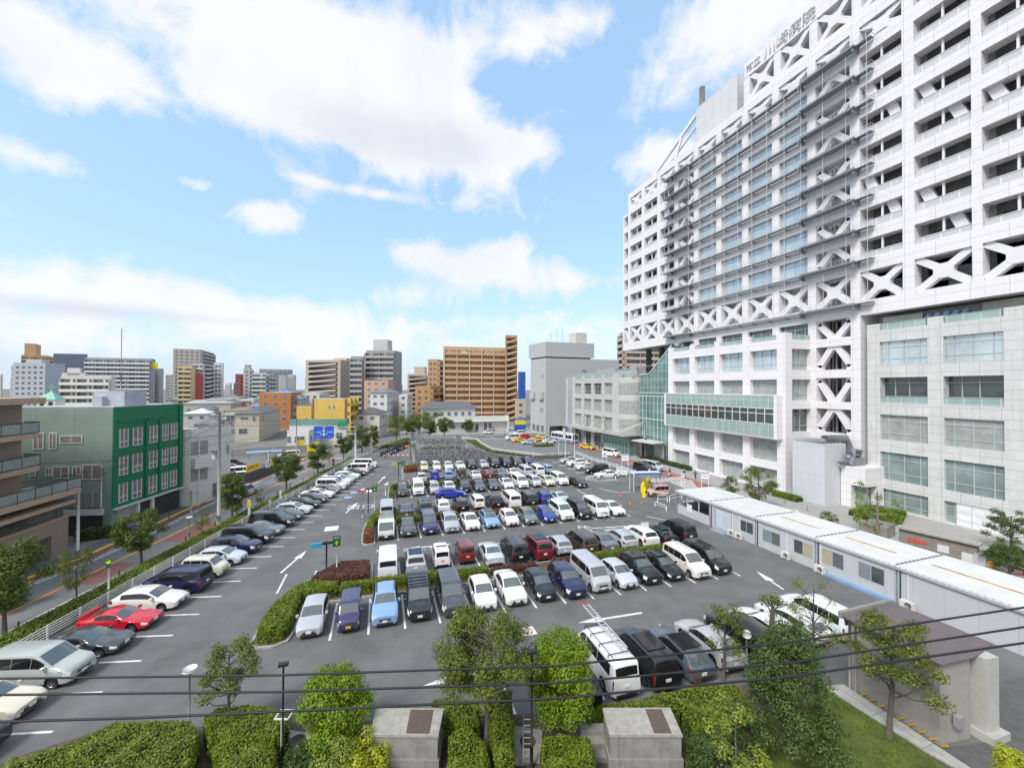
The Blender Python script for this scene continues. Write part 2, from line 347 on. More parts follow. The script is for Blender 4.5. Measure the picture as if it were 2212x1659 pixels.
def arrow(p, q, w=.75, hl=1.9, z=Z1, half=False):
    p, q = Vector(p), Vector(q); t = (q-p).normalized(); n = Vector((-t.y,t.x))
    line(mk, p, q-t*hl*.9, .2, z)
    flat(mk, [tuple(q), tuple(q-t*hl+n*w*(0 if half else 1)*.5), tuple(q-t*hl-n*w*.5)] if not half else [tuple(q), tuple(q-t*hl+n*.08), tuple(q-t*hl-n*w*.6)], z+.0005)
arrow((-8.1,41.5), (-6.7,46.4)); arrow((-3.8,58.5), (-2.5,63.5)); arrow((.4,75.5), (1.7,80.7)); arrow((19,25.9), (13.8,26.2)); arrow((7.4,23.5),(2.6,23.4)); arrow((24.6,43.3),(31.4,42.4)); arrow((32.5,25.2),(33.4,28.6)); arrow((7.6,43.6),(2.6,43.7)); arrow((34.3,63),(36.2,66.5))
for a, b in (((31.5,60.9),(34.3,60.4)), ((31.6,60.3),(31.6,57.5)),((24.2,60.8),(27.6,60.8)),((11,77.6),(16,77.4)),((8.5,59.9),(12,59.8)),((-8.6,23.3),(-9.4,23.2)),((-7.3,23.0),(-8,22.9)),
             ((35.6,60.2),(37.2,56.6)),((37.2,56.6),(39.4,56.8)),((33.8,45.2),(35.4,42.9)),((35.2,42.4),(35.8,42.9)),((36.5,68.5),(41,67.6)),((36.6,66.9),(42,66)),((36.8,66),(42.4,65))):
    line(mk, a, b, .15, Z1)
for (x,y,w,h) in ((9.55,25.9,1.0,.95),(-5.7,51.9,1.5,1.6),(-1.5,69.1,1.3,1.7),(12.2,47.8,1.6,.7)):   # painted plates
    flat(mk, [(x,y),(x+w,y),(x+w,y+h),(x,y+h)], Z1)
# street markings
for i in range(1,10):
    pass
def seg(P, i, f): return (P[i][0]+(P[i+1][0]-P[i][0])*f, P[i][1]+(P[i+1][1]-P[i][1])*f)
W_ = offs(edgeL,.45); ribbon(mk, offs(edgeL,.35), offs(edgeL,.5), .0135)
ribbon(mk, offs(kerbR[:11],-.5), offs(kerbR[:11],-.38), .0135)
# zebra crossings on the hospital road
for i in range(8):
    x = 47.6+i*.95; line(mk, (x,61.0-i*.02), (x+.35,63.6), .42, .0145)
for i in range(11):
    y = 54.2+i*.62; line(mk, (49.0+i*.12,y), (50.9+i*.42,y-.05), .3, .0145)
for i in range(6): line(mk, (43.5+i*.1,49.5-i*.9),(46.5+i*.1,49.3-i*.9), .3, Z1)
line(mk, (43.2,58.4),(46.8,57.9),.15,Z1); line(mk,(43.4,53.6),(46.2,55.5),.12,Z1)
for y in (79,76,73.2): line(mk, (53.2,y),(55.6,y-1.6), .15, .0145); line(mk, (53.3,y),(53.2,y-2.6), .12,.0145)
arrow((36,137),(38.5,133.5),z=.0145); line(mk,(31,134),(44,129.5),.25,.0145); line(mk,(33.5,130.5),(41,126),.25,.0145); line(mk,(45,125),(52,120.5),.2,.0145)
for i in range(5): line(mk,(-9.2+i*.9,103.0-i*.2),(-8.2+i*.9,105.5-i*.2),.4,.0135)
structure('painted_markings', mk, WLINE)
# red ring with a bar painted on the square plate, and painted words
m_ = MB(); R_ = .34; c_ = (10.05,26.37)
ribbon(m_, [(c_[0]+R_*math.cos(a*math.pi/12), c_[1]+R_*math.sin(a*math.pi/12)) for a in range(25)], [(c_[0]+(R_-.06)*math.cos(a*math.pi/12), c_[1]+(R_-.06)*math.sin(a*math.pi/12)) for a in range(25)], .0105)
line(m_, (c_[0]-.24,c_[1]-.24), (c_[0]+.24,c_[1]+.24), .06, .011)
structure('painted_red_ring', m_, mat('red_paint', (.5,.07,.06), .6, var=.1))
m_ = MB(); 
for q in ((9.95,26.55,.1,.1),(9.9,26.2,.25,.08),(10.0,26.15,.06,.45)): flat(m_, [(q[0],q[1]),(q[0]+q[2],q[1]),(q[0]+q[2],q[1]+q[3]),(q[0],q[1]+q[3])], .0112)
structure('painted_black_figure', m_, mat('black_paint', (.04,.04,.04), .6))
for (s, x, y, rot, sz) in (('出口', -2.0, 60.9, 8, 1.9), ('出口', 23.6, 43.2, 90+180, 1.5)):
    T = Matrix.Translation((x,y,Z1)) @ Matrix.Rotation(math.radians(rot-15), 4, 'Z') @ Matrix.Diagonal((1,1.2,1,1))
    tag(text_obj('painted_word', s, sz, WLINE, T, ext=.002), kind='structure')
mb = MB()     # disabled bays
for (x,y) in ((-4.6,66.4),(-3.9,69.2)): flat(mb, [(x,y),(x+1.0,y-.2),(x+1.1,y+.9),(x+.1,y+1.1)], Z1)
structure('painted_blue_plates', mb, mat('blue_road_paint', (.28,.42,.62), .6, var=.3, vs=5))
# kerbed planting islands between the rows
def island(name, pts, h=.14):
    mb = MB(); mb.prism(pts, 0, h); structure(name, mb, KERB)
    c = (sum(p[0] for p in pts)/len(pts), sum(p[1] for p in pts)/len(pts)); q = [(c[0]+(p[0]-c[0])*.965, c[1]+(p[1]-c[1])*.965) for p in pts]
    mb = MB(); q = offs_in(pts, .16); flat(mb, q, h+.004); structure('planting_bed', mb, SOIL)
def offs_in(P, d):
    a = sum(P[i][0]*P[(i+1)%len(P)][1]-P[(i+1)%len(P)][0]*P[i][1] for i in range(len(P))); s = 1 if a > 0 else -1; out = []
    n = len(P)
    for i in range(n):
        p0, p1, p2 = Vector(P[i-1]), Vector(P[i]), Vector(P[(i+1)%n]); t1 = (p1-p0).normalized(); t2 = (p2-p1).normalized()
        nn = Vector((-(t1+t2).y, (t1+t2).x)).normalized(); c = max(.3, nn.dot(Vector((-t1.y,t1.x)))); out.append(tuple(p1+nn*s*d/c))
    return out
island('kerbed_island', [(-7.6,33),(-7.7,30.6),(-7.2,29.9),(-6.2,29.7),(-5.4,30.1),(-5.15,31.2),(-5.1,34.6),(31.2,33.4),(31.2,35.6),(-.2,36.8),(-.3,40.8),(-3.2,41.4),(-5.6,38.9),(-7.2,36.5)])
island('kerbed_island', [(-1.4,46.3),(-1,45.7),(.0,45.9),(.0,51.2),(30.6,50.2),(30.6,52.2),(3,53.3),(2.9,57.2),(.2,57.6),(-1.2,53),(-1.5,49)])
island('kerbed_island', [(1.6,63.4),(2.2,62.7),(2.9,63),(3,68.6),(31.6,67.2),(31.6,69.6),(5.8,70.8),(5.6,75.4),(3.4,75.6),(1.9,69)])
island('kerbed_island', [(4.6,82),(5.4,81.2),(8.2,81.8),(8.3,86.8),(33,85.4),(33,87),(9.4,88.6),(9.2,91.4),(6.6,91.6),(5,86)])
# foreground planting ground
mb = MB(); flat(mb, [(-20,22),(-15.4,24.6),(-12.2,25.4),(-9.4,24.2),(-7.5,23.9),(-4.1,23.9),(-3.4,22.6),(9,19.3),(12,18.6),(24.5,17.4),(25.3,11.8),(26.5,11),(31,9.5),(31,0),(-20,0)], .03); structure('planting_ground', mb, SOIL)
mb = MB(); flat(mb, [(16.3,14.0),(19,15.8),(23.9,16.0),(24.3,13.4),(24.0,10.8),(27,9.6),(23,6),(14.5,8)], .045); structure('grass_patch', mb, GRASS)
mb = MB(); flat(mb, [(24.6,11.9),(24.9,9.4),(31.4,7.2),(60,7),(60,12),(38.5,13.0),(31.8,13.6),(28.2,11.2)], .05); structure('service_yard', mb, mat('yard_asphalt', (.10,.10,.10), .9, var=.2, vs=2, bump=.4, bs=50))
# ================================================================ hospital
PANEL = mat('white_panel', (.75,.735,.75), .45, var=.035, vs=.25, joint=(3.19,1.52), jcol=(.42,.42,.45), jw=.022, spec=.4, stain=.14)
PLAINW = mat('white_concrete', (.72,.71,.735), .5, var=.05, vs=.5)
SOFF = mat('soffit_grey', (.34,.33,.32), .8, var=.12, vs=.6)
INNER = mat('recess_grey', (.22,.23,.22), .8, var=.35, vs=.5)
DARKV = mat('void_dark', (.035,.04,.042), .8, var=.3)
GLASS = mat('pale_glass', (.46,.54,.58), .08, var=.22, vs=.35, spec=.9, metal=.35)
GLASSD = mat('dark_glass', (.06,.075,.075), .06, var=.5, vs=.4, spec=.9)
GLASSG = mat('green_glass', (.25,.33,.32), .10, var=.25, vs=.5, spec=.9, metal=.2)
BLIND = mat('curtained_glass', (.33,.36,.34), .18, var=.22, vs=.9, spec=.8, wave=('X', 2.2, .25))
SPAND = mat('spandrel_glass', (.30,.40,.38), .15, var=.12, vs=.6, joint=(1.55,3), jcol=(.5,.55,.54), jw=.05, spec=.8)
FRAMEM = mat('pale_window_frame', (.42,.44,.45), .5, var=.05)
STEEL = mat('galvanised_steel', (.24,.265,.285), .5, var=.2, metal=.3)
RAILM = mat('pale_rail', (.55,.55,.55), .5, var=.05)
BALP = mat('balcony_panel', (.52,.53,.55), .45, var=.06, joint=(1.75,3), jcol=(.7,.7,.72), jw=.07)
LOUV = mat('louver', (.36,.37,.38), .6, var=.1, wave=('Z', 2.2, 1))
XT = 67.62; S0 = 39.75
def T(s): return S0 + s
FL = [35.7+4.55*k for k in range(8)]         # balcony floor levels
hosp = empty('hospital_building', (XT, T(20), 0), 0, 'huge white hospital tower with X-shaped braces and steel catwalks, right of the car park', 'hospital')
HO = Vector((XT, T(20), 0))
def hpart(mb, name, mats, parent=None, label=None):
    o = mb.build(name, mats, parent or hosp)
    if parent is None: o.location = -HO
    if label: o['label'] = label
    return o
bays = []
for i in range(14):
    s = 58.05 - 6.375*i
    kind = 'core' if i in (3, 8) else ('win' if 4 <= i <= 7 else 'bal')
    w = 5.2 if i < 3 else 5.08 if i < 9 else 5.5 if i > 9 else 5.1
    bays.append((s, s-w, kind))
DEP = 1.5
# columns
fr = MB(); edges = []
prev = 61.5
for i, (a, b, k) in enumerate(bays):
    lo = 0 if 3 <= i <= 8 else 27.7
    if i == 9: lo = 0
    top = 72.04
    if i == 0: fr.box(XT, XT+DEP, T(a), T(59.0), 27.7, 72.04); fr.box(XT, XT+DEP, T(60.9), T(61.5), 27.7, 66.6)
    else:
        p = bays[i-1][1]; w0 = lo if not (i == 3) else 27.7
        fr.box(XT, XT+DEP+(2.4 if i in (3,4,8,9) else 0), T(a), T(p), 0 if i in (3,4,5,6,7,8,9) else 27.7, top)
# horizontal bands
BANDS = [(27.7,29.8)] + [(34.07,35.9)] + [(38.68+4.55*k, 40.35+4.55*k) for k in range(7)] + [(70.5,72.04)]
for i, (a, b, k) in enumerate(bays):
    for (z0, z1) in BANDS: fr.box(XT, XT+DEP-.004, T(b), T(a), z0, z1)
for (z0, z1) in BANDS[:-1]: fr.box(XT, XT+DEP, T(59.0), T(60.9), z0, min(z1, 66.6))
fr.box(XT+DEP, XT+2.2, T(60.9), T(61.5), 27.7, 66.6)
# lower bands of the two stair cores and the window bays
LB = [(23.52,24.8),(18.6,19.9),(13.74,14.86),(8.8,10.0),(3.4,4.8)]
for (z0, z1) in LB: fr.box(XT, XT+DEP-.004, T(bays[8][1]), T(bays[8][0]), z0, z1)
for i in (3,4,5,6,7): fr.box(XT, XT+DEP-.004, T(bays[i][1]), T(bays[i][0]), 0, 25.2)
hpart(fr, 'facade_frame', PANEL)
# body behind
bd = MB()
bd.box(XT+3.1, XT+24, T(-30), T(61.3), 29.7, 67.0); bd.box(XT+4.2, XT+24, T(-30), T(40.4), 0, 29.7)
hpart(bd, 'rear_block', PANEL)
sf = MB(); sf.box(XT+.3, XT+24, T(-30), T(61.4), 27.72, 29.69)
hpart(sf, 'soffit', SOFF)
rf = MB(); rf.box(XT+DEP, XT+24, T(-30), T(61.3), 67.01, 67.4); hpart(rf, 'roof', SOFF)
# balcony floors and walls
for k in range(8):
    z = FL[k]
    if k < 7:
        m = MB()
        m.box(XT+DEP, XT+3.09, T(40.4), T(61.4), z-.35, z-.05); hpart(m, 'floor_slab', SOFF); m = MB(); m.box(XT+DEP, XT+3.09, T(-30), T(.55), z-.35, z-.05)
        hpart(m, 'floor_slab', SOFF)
def xarm(m, y, z, Y2, Z2, w=.86, d=.75, x=XT+.28):
    m.bar((x+d/2, y, z), (x+d/2, Y2, Z2), w, d, up=(1,0,0))
def xbrace(a, b, z0, z1, mode='X', x=XT+.25):
    m = MB(); c = (a+b)/2; h = (z1-z0); zc = (z0+z1)/2; hw = (a-b)/2
    r = 1.15
    def hub(zz, zl, zh):
        pts = []
        for dy, dz in ((-r*.55,-r*.8),(r*.55,-r*.8),(r*.85,-r*.45),(r*.85,r*.45),(r*.55,r*.8),(-r*.55,r*.8),(-r*.85,r*.45),(-r*.85,-r*.45)):
            pts.append((T(c)+dy, min(max(zz+dz, zl), zh)))
        n = len(pts); m.add([(x,py,pz) for py,pz in pts]+[(x+.8,py,pz) for py,pz in pts], [tuple(range(n)), tuple(range(n,2*n))[::-1]]+[(i,i+n,(i+1)%n+n,(i+1)%n) for i in range(n)])
    if mode == 'X':
        hub(zc, z0, z1)
        for sy in (-1,1):
            for sz_ in (-1,1): xarm(m, T(c)+sy*.55, zc+sz_*.5, T(c)+sy*(hw-.15), zc+sz_*(h/2-.05), x=x+.02)
    elif mode == 'A':       # legs run down from the middle of the beam above
        hub(z1+.05, z1-.55, z1)
        for sy in (-1,1): xarm(m, T(c)+sy*.55, z1-.35, T(c)+sy*(hw-.2), z0+.5, x=x+.02); m.box(x+.02, x+.74, T(c)+sy*(hw-.75), T(c)+sy*hw, z0, z0+.75)
    else:
        hub(z0-.05, z0, z0+.55)
        for sy in (-1,1): xarm(m, T(c)+sy*.55, z0+.35, T(c)+sy*(hw-.2), z1-.5, x=x+.02); m.box(x+.02, x+.74, T(c)+sy*(hw-.75), T(c)+sy*hw, z1-.75, z1)
    hpart(m, 'cross_brace', PLAINW)
for i, (a, b, k) in enumerate(bays[:12]):
    xbrace(a, b, 29.8, 34.07); xbrace(a, b, 67.65, 70.5)
    if k == 'core':
        for j in range(7): xbrace(a, b, FL[j]+.2, FL[j]+2.98, 'A' if j % 2 == 0 else 'V')
a, b, _ = bays[8]
for (z0, z1, md) in ((24.8,27.7,'V'),(19.9,23.52,'A'),(14.86,18.6,'V'),(10.0,13.74,'A'),(4.8,8.8,'V')): xbrace(a, b, z0, z1, md)
xbrace(bays[3][0], bays[3][1], 25.2, 27.7, 'V')
# end bay stub braces
m = MB(); m.bar((XT+.6,T(60.8),33.6),(XT+.6,T(59.1),30.4),.6,.6); hpart(m, 'end_brace', PLAINW)
# balcony bays: rails, posts, mega diagonals, back wall
DIAG = {9: [(5,1),(2,1),(4,-1),(1,-1)], 10: [(4,1),(1,1),(3,-1),(0,-1)], 11: [(3,1),(6,1),(5,-1),(2,-1)], 2: [(4,-1),(1,-1),(5,1),(2,1)], 1: [(3,-1),(0,1),(4,1),(1,-1)], 0: [(2,-1),(3,1),(0,1)], 12: []}
for i, (a, b, k) in enumerate(bays[:13]):
    if k != 'bal': continue
    for j in range(7):
        z = FL[j]
        m = MB(); m.box(XT+.28, XT+.34, T(b)+.05, T(a)-.05, z+.22, z+1.1); hpart(m, 'balcony_railing', BALP)
        m = MB(); m.box(XT+.22, XT+.40, T(b)+.02, T(a)-.02, z+1.1, z+1.17); m.box(XT+.42, XT+.62, T((a+b)/2)-.11, T((a+b)/2)+.11, z+.1, z+2.98); hpart(m, 'handrail_post', PLAINW)
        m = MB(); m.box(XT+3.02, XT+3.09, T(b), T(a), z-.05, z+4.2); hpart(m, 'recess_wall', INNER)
        m = MB(); m.box(XT+2.95, XT+3.01, T(b)+.5, T(a)-.5, z+.1, z+2.3); m.box(XT+2.93,XT+3.03,T((a+b)/2)-.06,T((a+b)/2)+.06,z+.1,z+2.4,1); hpart(m, 'balcony_window', [GLASSD, FRAMEM])
        if random.random() < .35:
            m = MB(); yy = T(b)+random.uniform(1,4); m.box(XT+.6, XT+.95, yy, yy+.8, z+.2, z+1.25); hpart(m, 'air_conditioner', PLAINW)
    for (j, sgn) in DIAG.get(i, []):
        z = FL[j]; c = (a+b)/2; m = MB(); hw = (a-b)/2
        # a slab of the giant diagonal crossing this storey in one half of the bay
        y0, y1 = (T(c)-hw, T(c)-.25) if sgn < 0 else (T(c)+.25, T(c)+hw)
        w_ = 1.25
        up_, lo_ = (y1, y0)    # runs down towards the camera side
        pts = [(up_, z+3.2),(up_-w_, z+3.2),(lo_, z+.0),(lo_+w_, z+.0)]
        if i < 3: pts = [(y0, z+3.2),(y0+w_, z+3.2),(y1, z),(y1-w_, z)]
        n = 4; m.add([(XT+.75,py,pz) for py,pz in pts]+[(XT+1.4,py,pz) for py,pz in pts], [tuple(range(n)), tuple(range(n,2*n))[::-1]]+[(q,q+n,(q+1)%n+n,(q+1)%n) for q in range(n)])
        hpart(m, 'giant_diagonal', PLAINW)
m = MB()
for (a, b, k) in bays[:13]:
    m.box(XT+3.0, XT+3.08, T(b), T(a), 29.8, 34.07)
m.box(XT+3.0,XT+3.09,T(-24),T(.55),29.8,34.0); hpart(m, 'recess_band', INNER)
# X-row: dim plant behind
for i in (9,10,11,0,1,2):
    a, b, k = bays[i]; m = MB()
    m.box(XT+2.6, XT+2.9, T(b)+.3, T(a)-2.2, 29.8, 32.6); m.tube([(XT+2.4,T(b)+.4,31),(XT+2.4,T(a)-.5,31.3)], .22, 8)
    hpart(m, 'plant_duct', STEEL)
# window bays
for i in (4,5,6,7):
    a, b, _ = bays[i]
    for j in range(-1, 7):
        z = FL[j] if j >= 0 else 25.2
        z0, z1 = (z+.2, z+2.98) if j >= 0 else (25.2, 27.7)
        m = MB(); m.box(XT+.55, XT+.62, T(b), T(a), z0, z1); w = hpart(m, 'window', GLASS if j >= 0 else GLASSD)
        m = MB(); n = 4
        for q in range(n+1):
            yy = T(b)+(a-b)*[0,.16,.5,.84,1][q]; m.box(XT+.47, XT+.56, yy-.05, yy+.05, z0, z1)
        m.box(XT+.46, XT+.57, T(b), T(a), z1-.85, z1-.76); m.box(XT+.46, XT+.57, T(b), T(a), z0, z0+.1)
        f = hpart(m, 'window_frame', FRAMEM, w)
    m = MB(); m.box(XT+1.42, XT+1.5, T(b), T(a), 29.8, 34.07); hpart(m, 'recess_wall', mat('recess_light', (.42,.41,.40), .8, var=.15))
# core louvres and stairs
for i in (3, 8):
    a, b, _ = bays[i]
    for (z0, z1) in [(29.8,34.07)]+[(FL[j]+.2, FL[j]+2.98) for j in range(7)]+([(24.8,27.7),(19.9,23.52),(14.86,18.6),(10,13.74),(0,8.8)] if i == 8 else [(25.2,27.7)]):
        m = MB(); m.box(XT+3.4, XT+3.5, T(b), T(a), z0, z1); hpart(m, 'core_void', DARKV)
        m = MB(); c = T((a+b)/2); m.box(XT+2.3, XT+2.5, c-1.1, c+.2, z0, z1); m.box(XT+2.4,XT+2.6,c+.9,c+1.15,z0,z1); m.box(XT+2.4,XT+2.6,c+1.5,c+1.62,z0,z1)
        for q in range(int((z1-z0)/.35)): m.box(XT+2.6, XT+2.7, T(b), c-1.2, z0+q*.35, z0+q*.35+.06)
        hpart(m, 'stair_louvre', LOUV)
# catwalks
CW = [29.3, 35.55] + [35.55+4.55*k for k in range(1, 8)]
for z in CW:
    m = MB()
    y0, y1 = T(-1.3), T(42.6)
    m.box(XT-1.0, XT-.12, T(1.4), y1, z, z+.10); m.bar((XT-1.0,T(1.4),z+.0),(XT-1.0,y1,z+.0),.06,.22)
    m.box(XT-1.0, XT-.12, y0, T(1.35), z, z+.1)
    for (p, q) in ((8.6,.5),(42.4,34.2)): m.box(XT-1.5, XT-.1, T(q), T(p), z-.1, z+.04); m.bar((XT-1.5,T(q),z),(XT-1.5,T(p),z),.08,.3)
    for s_ in (8.8,.7,34.3,39.9): m.prism([(XT-1.4,T(s_)),(XT-.02,T(s_)),(XT-.02,T(s_)+.16),(XT-1.4,T(s_)+.16)], z-.75, z-.1)
    s_ = 34
    while s_ > 9: m.bar((XT-.95,T(s_),z-.25),(XT,T(s_),z-.42),.12,.16); s_ -= 3.19
    c = hpart(m, 'catwalk', STEEL)
    m = MB(); s_ = 42.5
    while s_ > -1.2: m.bar((XT-.98,T(s_),z+.05),(XT-.98,T(s_),z+1.1),.05,.05); s_ -= 1.6
    for h in (.3,.5,.7,.9,1.1): m.bar((XT-.98,y0,z+h),(XT-.98,y1,z+h),.025,.025)
    m.bar((XT-.98,y0,z+1.1),(XT-.05,y0,z+1.1),.04,.04); m.bar((XT-.98,y0,z+.5),(XT-.05,y0,z+.5),.04,.04)
    hpart(m, 'catwalk_rail', RAILM, c)
m = MB()
for s_ in (42.4,38.9,34.3,31,27.5,24.4,21.2,18,14.9,11.6,8.7,5.2,1.9,-.9): m.bar((XT-1.06,T(s_),29.3),(XT-1.06,T(s_),67.9),.05,.05)
hpart(m, 'drop_cable', RAILM)
# roof works: white panelled penthouse, stepped lattice block with the hospital name
PH = mat('penthouse_panel', (.60,.60,.62), .4, var=.05, vs=.2, joint=(2.2,2.4), jcol=(.4,.4,.42), jw=.03)
m = MB(); m.box(XT+2.4, XT+12, 64.1, 75.4, 67.4, 81.8); hpart(m, 'penthouse', PH)
m = MB(); m.box(XT+6.6, XT+8.2, 64.0, 64.1, 75.6, 78.4); hpart(m, 'penthouse_window', DARKV)
m = MB(); m.tube([(XT+10.4,82,67),(XT+10.4,82,93.4)], .66, 16); hpart(m, 'chimney', mat('buff_chimney', (.5,.46,.40), .7))
lat = MB(); LX = XT+.5
for i in range(6, 13):
    a0 = bays[i-1][1]; lat.box(LX, LX+1.2, T(bays[i][0]), T(a0), 72.05, 77.6); a, b, _ = bays[i]; lat.box(LX, LX+1.19, T(b), T(a), 72.05, 73.1); xbrace(a, b, 73.1, 77.6, 'X', x=LX+.15)
lat.box(LX-.06, LX+1.25, T(-26), 60.6, 77.6, 80.5)
hpart(lat, 'roof_lattice', PANEL)
m = MB(); m.box(LX+3, LX+16, T(-26), 62, 67.4, 80.0); hpart(m, 'upper_block', SOFF)
for (s_, y_, z_, sz_) in (('川崎病院', 51.6, 79.0, 2.35), ('市立', 58.6, 78.9, 1.6)):
    nm = text_obj('hospital_name_sign', s_, sz_, mat('sign_letter_grey', (.56,.565,.58), .5), frameM((LX-.16, y_, z_), (0,-1,0)), hosp, ext=.09); nm.location = -HO
m = MB(); m.bar((XT+1.6,92,72.1),(XT+2.6,75.6,80.6),.5,.8); m.bar((XT+3.6,92,72.1),(XT+4.6,75.6,80.6),.4,.5); m.bar((XT+1.6,82,72.1),(XT+2.2,80,77.6),.4,.5); hpart(m, 'roof_truss', PLAINW)
for i,(a,b,k) in enumerate(bays[:12]):      # little black camera pods on the parapet
    pass
# ---------------- podium in front of the tower
XP = 61.92
COLS = [(35.35,33.9),(28.85,27.5),(22.3,21.05),(15.87,14.4),(9.35,7.9)]
pod = empty('podium_building', (XP, T(20), 0), 0, 'white four-bay lower wing with glass box gallery, in front of the hospital tower', 'building')
PO = Vector((XP, T(20), 0))
def ppart(mb, name, mats, parent=None):
    o = mb.build(name, mats, parent or pod)
    if parent is None: o.location = -PO
    return o
PANEL2 = mat('white_panel_wide', (.75,.735,.75), .45, var=.035, vs=.25, joint=(3.2,1.1), jcol=(.48,.48,.5), jw=.02, spec=.4, stain=.06)
fr = MB()
for (a, b) in COLS: fr.box(XP, XP+1.0, T(b), T(a), 0, 25.9)
PB = [(0,.35),(3.6,4.75),(8.4,15.86),(18.4,19.95),(23.35,24.85)]
for i in range(4):
    a, b = COLS[i][1], COLS[i+1][0]
    for (z0, z1) in PB:
        if z0 == 8.4: fr.box(XP+.3, XP+.9, T(b), T(a), 8.4, 15.5)
        else: fr.box(XP, XP+.99, T(b), T(a), z0, z1)
# right-hand side face
fr.box(XP+1.0, XP+1.5, T(7.9), T(8.9), 0, 25.9)
for (z0, z1) in ((0,.35),(3.6,4.75),(8.4,9.9),(13.6,15.0),(18.4,19.95),(23.35,24.85)): fr.box(XP+1.5, XT-.01, T(7.9), T(8.9), z0, z1)
ppart(fr, 'facade_frame', PANEL2)
bd = MB(); bd.box(XP+1.05, XT-.02, T(9.0), T(35.2), 0, 24.6); ppart(bd, 'inner_block', INNER)
def winp(parentfn, x, y0, y1, z0, z1, glass, cols=(0,.2,.6,1), rows=(0,.28,.75,1), face='x'):
    m = MB(); m.box(x+.1, x+.16, y0, y1, z0, z1); w = parentfn(m, 'window', glass)
    m = MB()
    for c in cols: yy = y0+(y1-y0)*c; m.box(x+.03, x+.11, yy-.05, yy+.05, z0, z1)
    for r in rows: zz = z0+(z1-z0)*r; m.box(x+.035, x+.105, y0, y1, zz-.045, zz+.045)
    parentfn(m, 'window_frame', FRAMEM, w); return w
for i in range(4):
    a, b = COLS[i][1], COLS[i+1][0]
    for (z0, z1, gl) in ((19.95,23.35,GLASS),(15.9,18.4,BLIND),(4.75,8.4,BLIND),(.35,3.6,BLIND)): winp(ppart, XP+.8, T(b), T(a), z0, z1, gl, cols=(0,.33,.66,1))
    m = MB(); m.box(XP+.2, XP+.26, T(b)+.3, T(a)-.3, 24.86, 25.6); m.box(XP+.15, XP+.3, T(b)+.3, T(a)-.3, 25.6, 25.68); ppart(m, 'parapet_glass', SPAND)
for (z0, z1, gl) in ((19.95,23.35,BLIND),(15,18.4,BLIND),(9.9,13.6,GLASSD),(4.75,8.4,INNER),(.35,3.6,INNER)):
    m = MB(); m.box(XP+1.5, XT-.02, T(8.6), T(8.7), z0, z1); w = ppart(m, 'side_window', gl)
    m = MB()
    for q in (0,.3,.6,1): xx = XP+1.5+(XT-XP-1.55)*q; m.box(xx-.04, xx+.04, T(8.5), T(8.6), z0, z1)
    m.box(XP+1.5, XT-.02, T(8.5), T(8.61), z0+.9, z0+.98); m.box(XP+1.5, XT-.02, T(8.5), T(8.61), z1-.8, z1-.72); ppart(m, 'side_window_frame', FRAMEM, w)
m = MB(); m.box(XP+1.5, XT-.02, T(8.05), T(8.12), 24.86, 25.7); ppart(m, 'side_parapet_glass', SPAND)
# glass box gallery
XG = 60.65
m = MB(); m.box(XG, XP+.28, T(8.35), T(8.9), 8.7, 15.87); m.box(XG, XP+.28, T(34.6), T(35.1), 8.75, 15.87); m.box(XG+.05, XP+.28, T(8.9), T(34.6), 8.75, 8.9); m.box(XG, XP+.28, T(8.9), T(34.6), 15.75, 15.87)
gb = ppart(m, 'glass_gallery', PANEL2)
m = MB(); m.box(XG+.02, XG+.1, T(8.9), T(34.6), 8.9, 11.15); m.box(XG+.02, XG+.1, T(8.9), T(34.6), 13.6, 15.75); ppart(m, 'gallery_spandrel', SPAND, gb)
m = MB(); m.box(XG+.06, XG+.1, T(8.9), T(34.6), 11.15, 13.6); ppart(m, 'gallery_glass', GLASSD, gb)
m = MB()
for q in range(17): yy = T(8.9)+25.7*q/16; m.box(XG-.02, XG+.07, yy-.05, yy+.05, 11.15, 13.6)
for z in (11.15,12.75,13.6): m.box(XG-.025, XG+.065, T(8.9), T(34.6), z-.06, z+.06)
ppart(m, 'gallery_frame', mat('white_frame', (.66,.68,.68), .4), gb)
# ---------------- stone lower building on the right
XL = XT+.04
STONE = mat('pale_stone_panel', (.585,.59,.575), .6, var=.09, vs=.5, joint=(1.75,1.12), jcol=(.37,.39,.38), jw=.028, stain=.22)
lb = empty('stone_building', (XL, T(-8), 0), 0, 'pale greenish stone clinic block with wide window bands under the tower, right edge', 'building')
LO = Vector((XL, T(-8), 0))
def lpart(mb, name, mats, parent=None):
    o = mb.build(name, mats, parent or lb)
    if parent is None: o.location = -LO
    return o
fr = MB()
LC = [(-.15,-1.7),(-6.95,-8.5),(-13.7,-15.3),(-20.5,-22)]
for (a, b) in LC: fr.box(XL, XL+1.3, T(b), T(a), 0, 26.15)
for i in range(3):
    a, b = LC[i][1], LC[i+1][0]
    for (z0, z1) in ((0,.3),(2.95,4.2),(8.1,9.75),(13.3,14.85),(18.5,20.2),(23.5,25.2)): fr.box(XL, XL+1.29, T(b), T(a), z0, z1)
lpart(fr, 'facade_frame', STONE)
m = MB(); m.box(XL+1.35, XL+20, T(-22), T(-.2), 0, 26.0); lpart(m, 'inner_block', INNER)
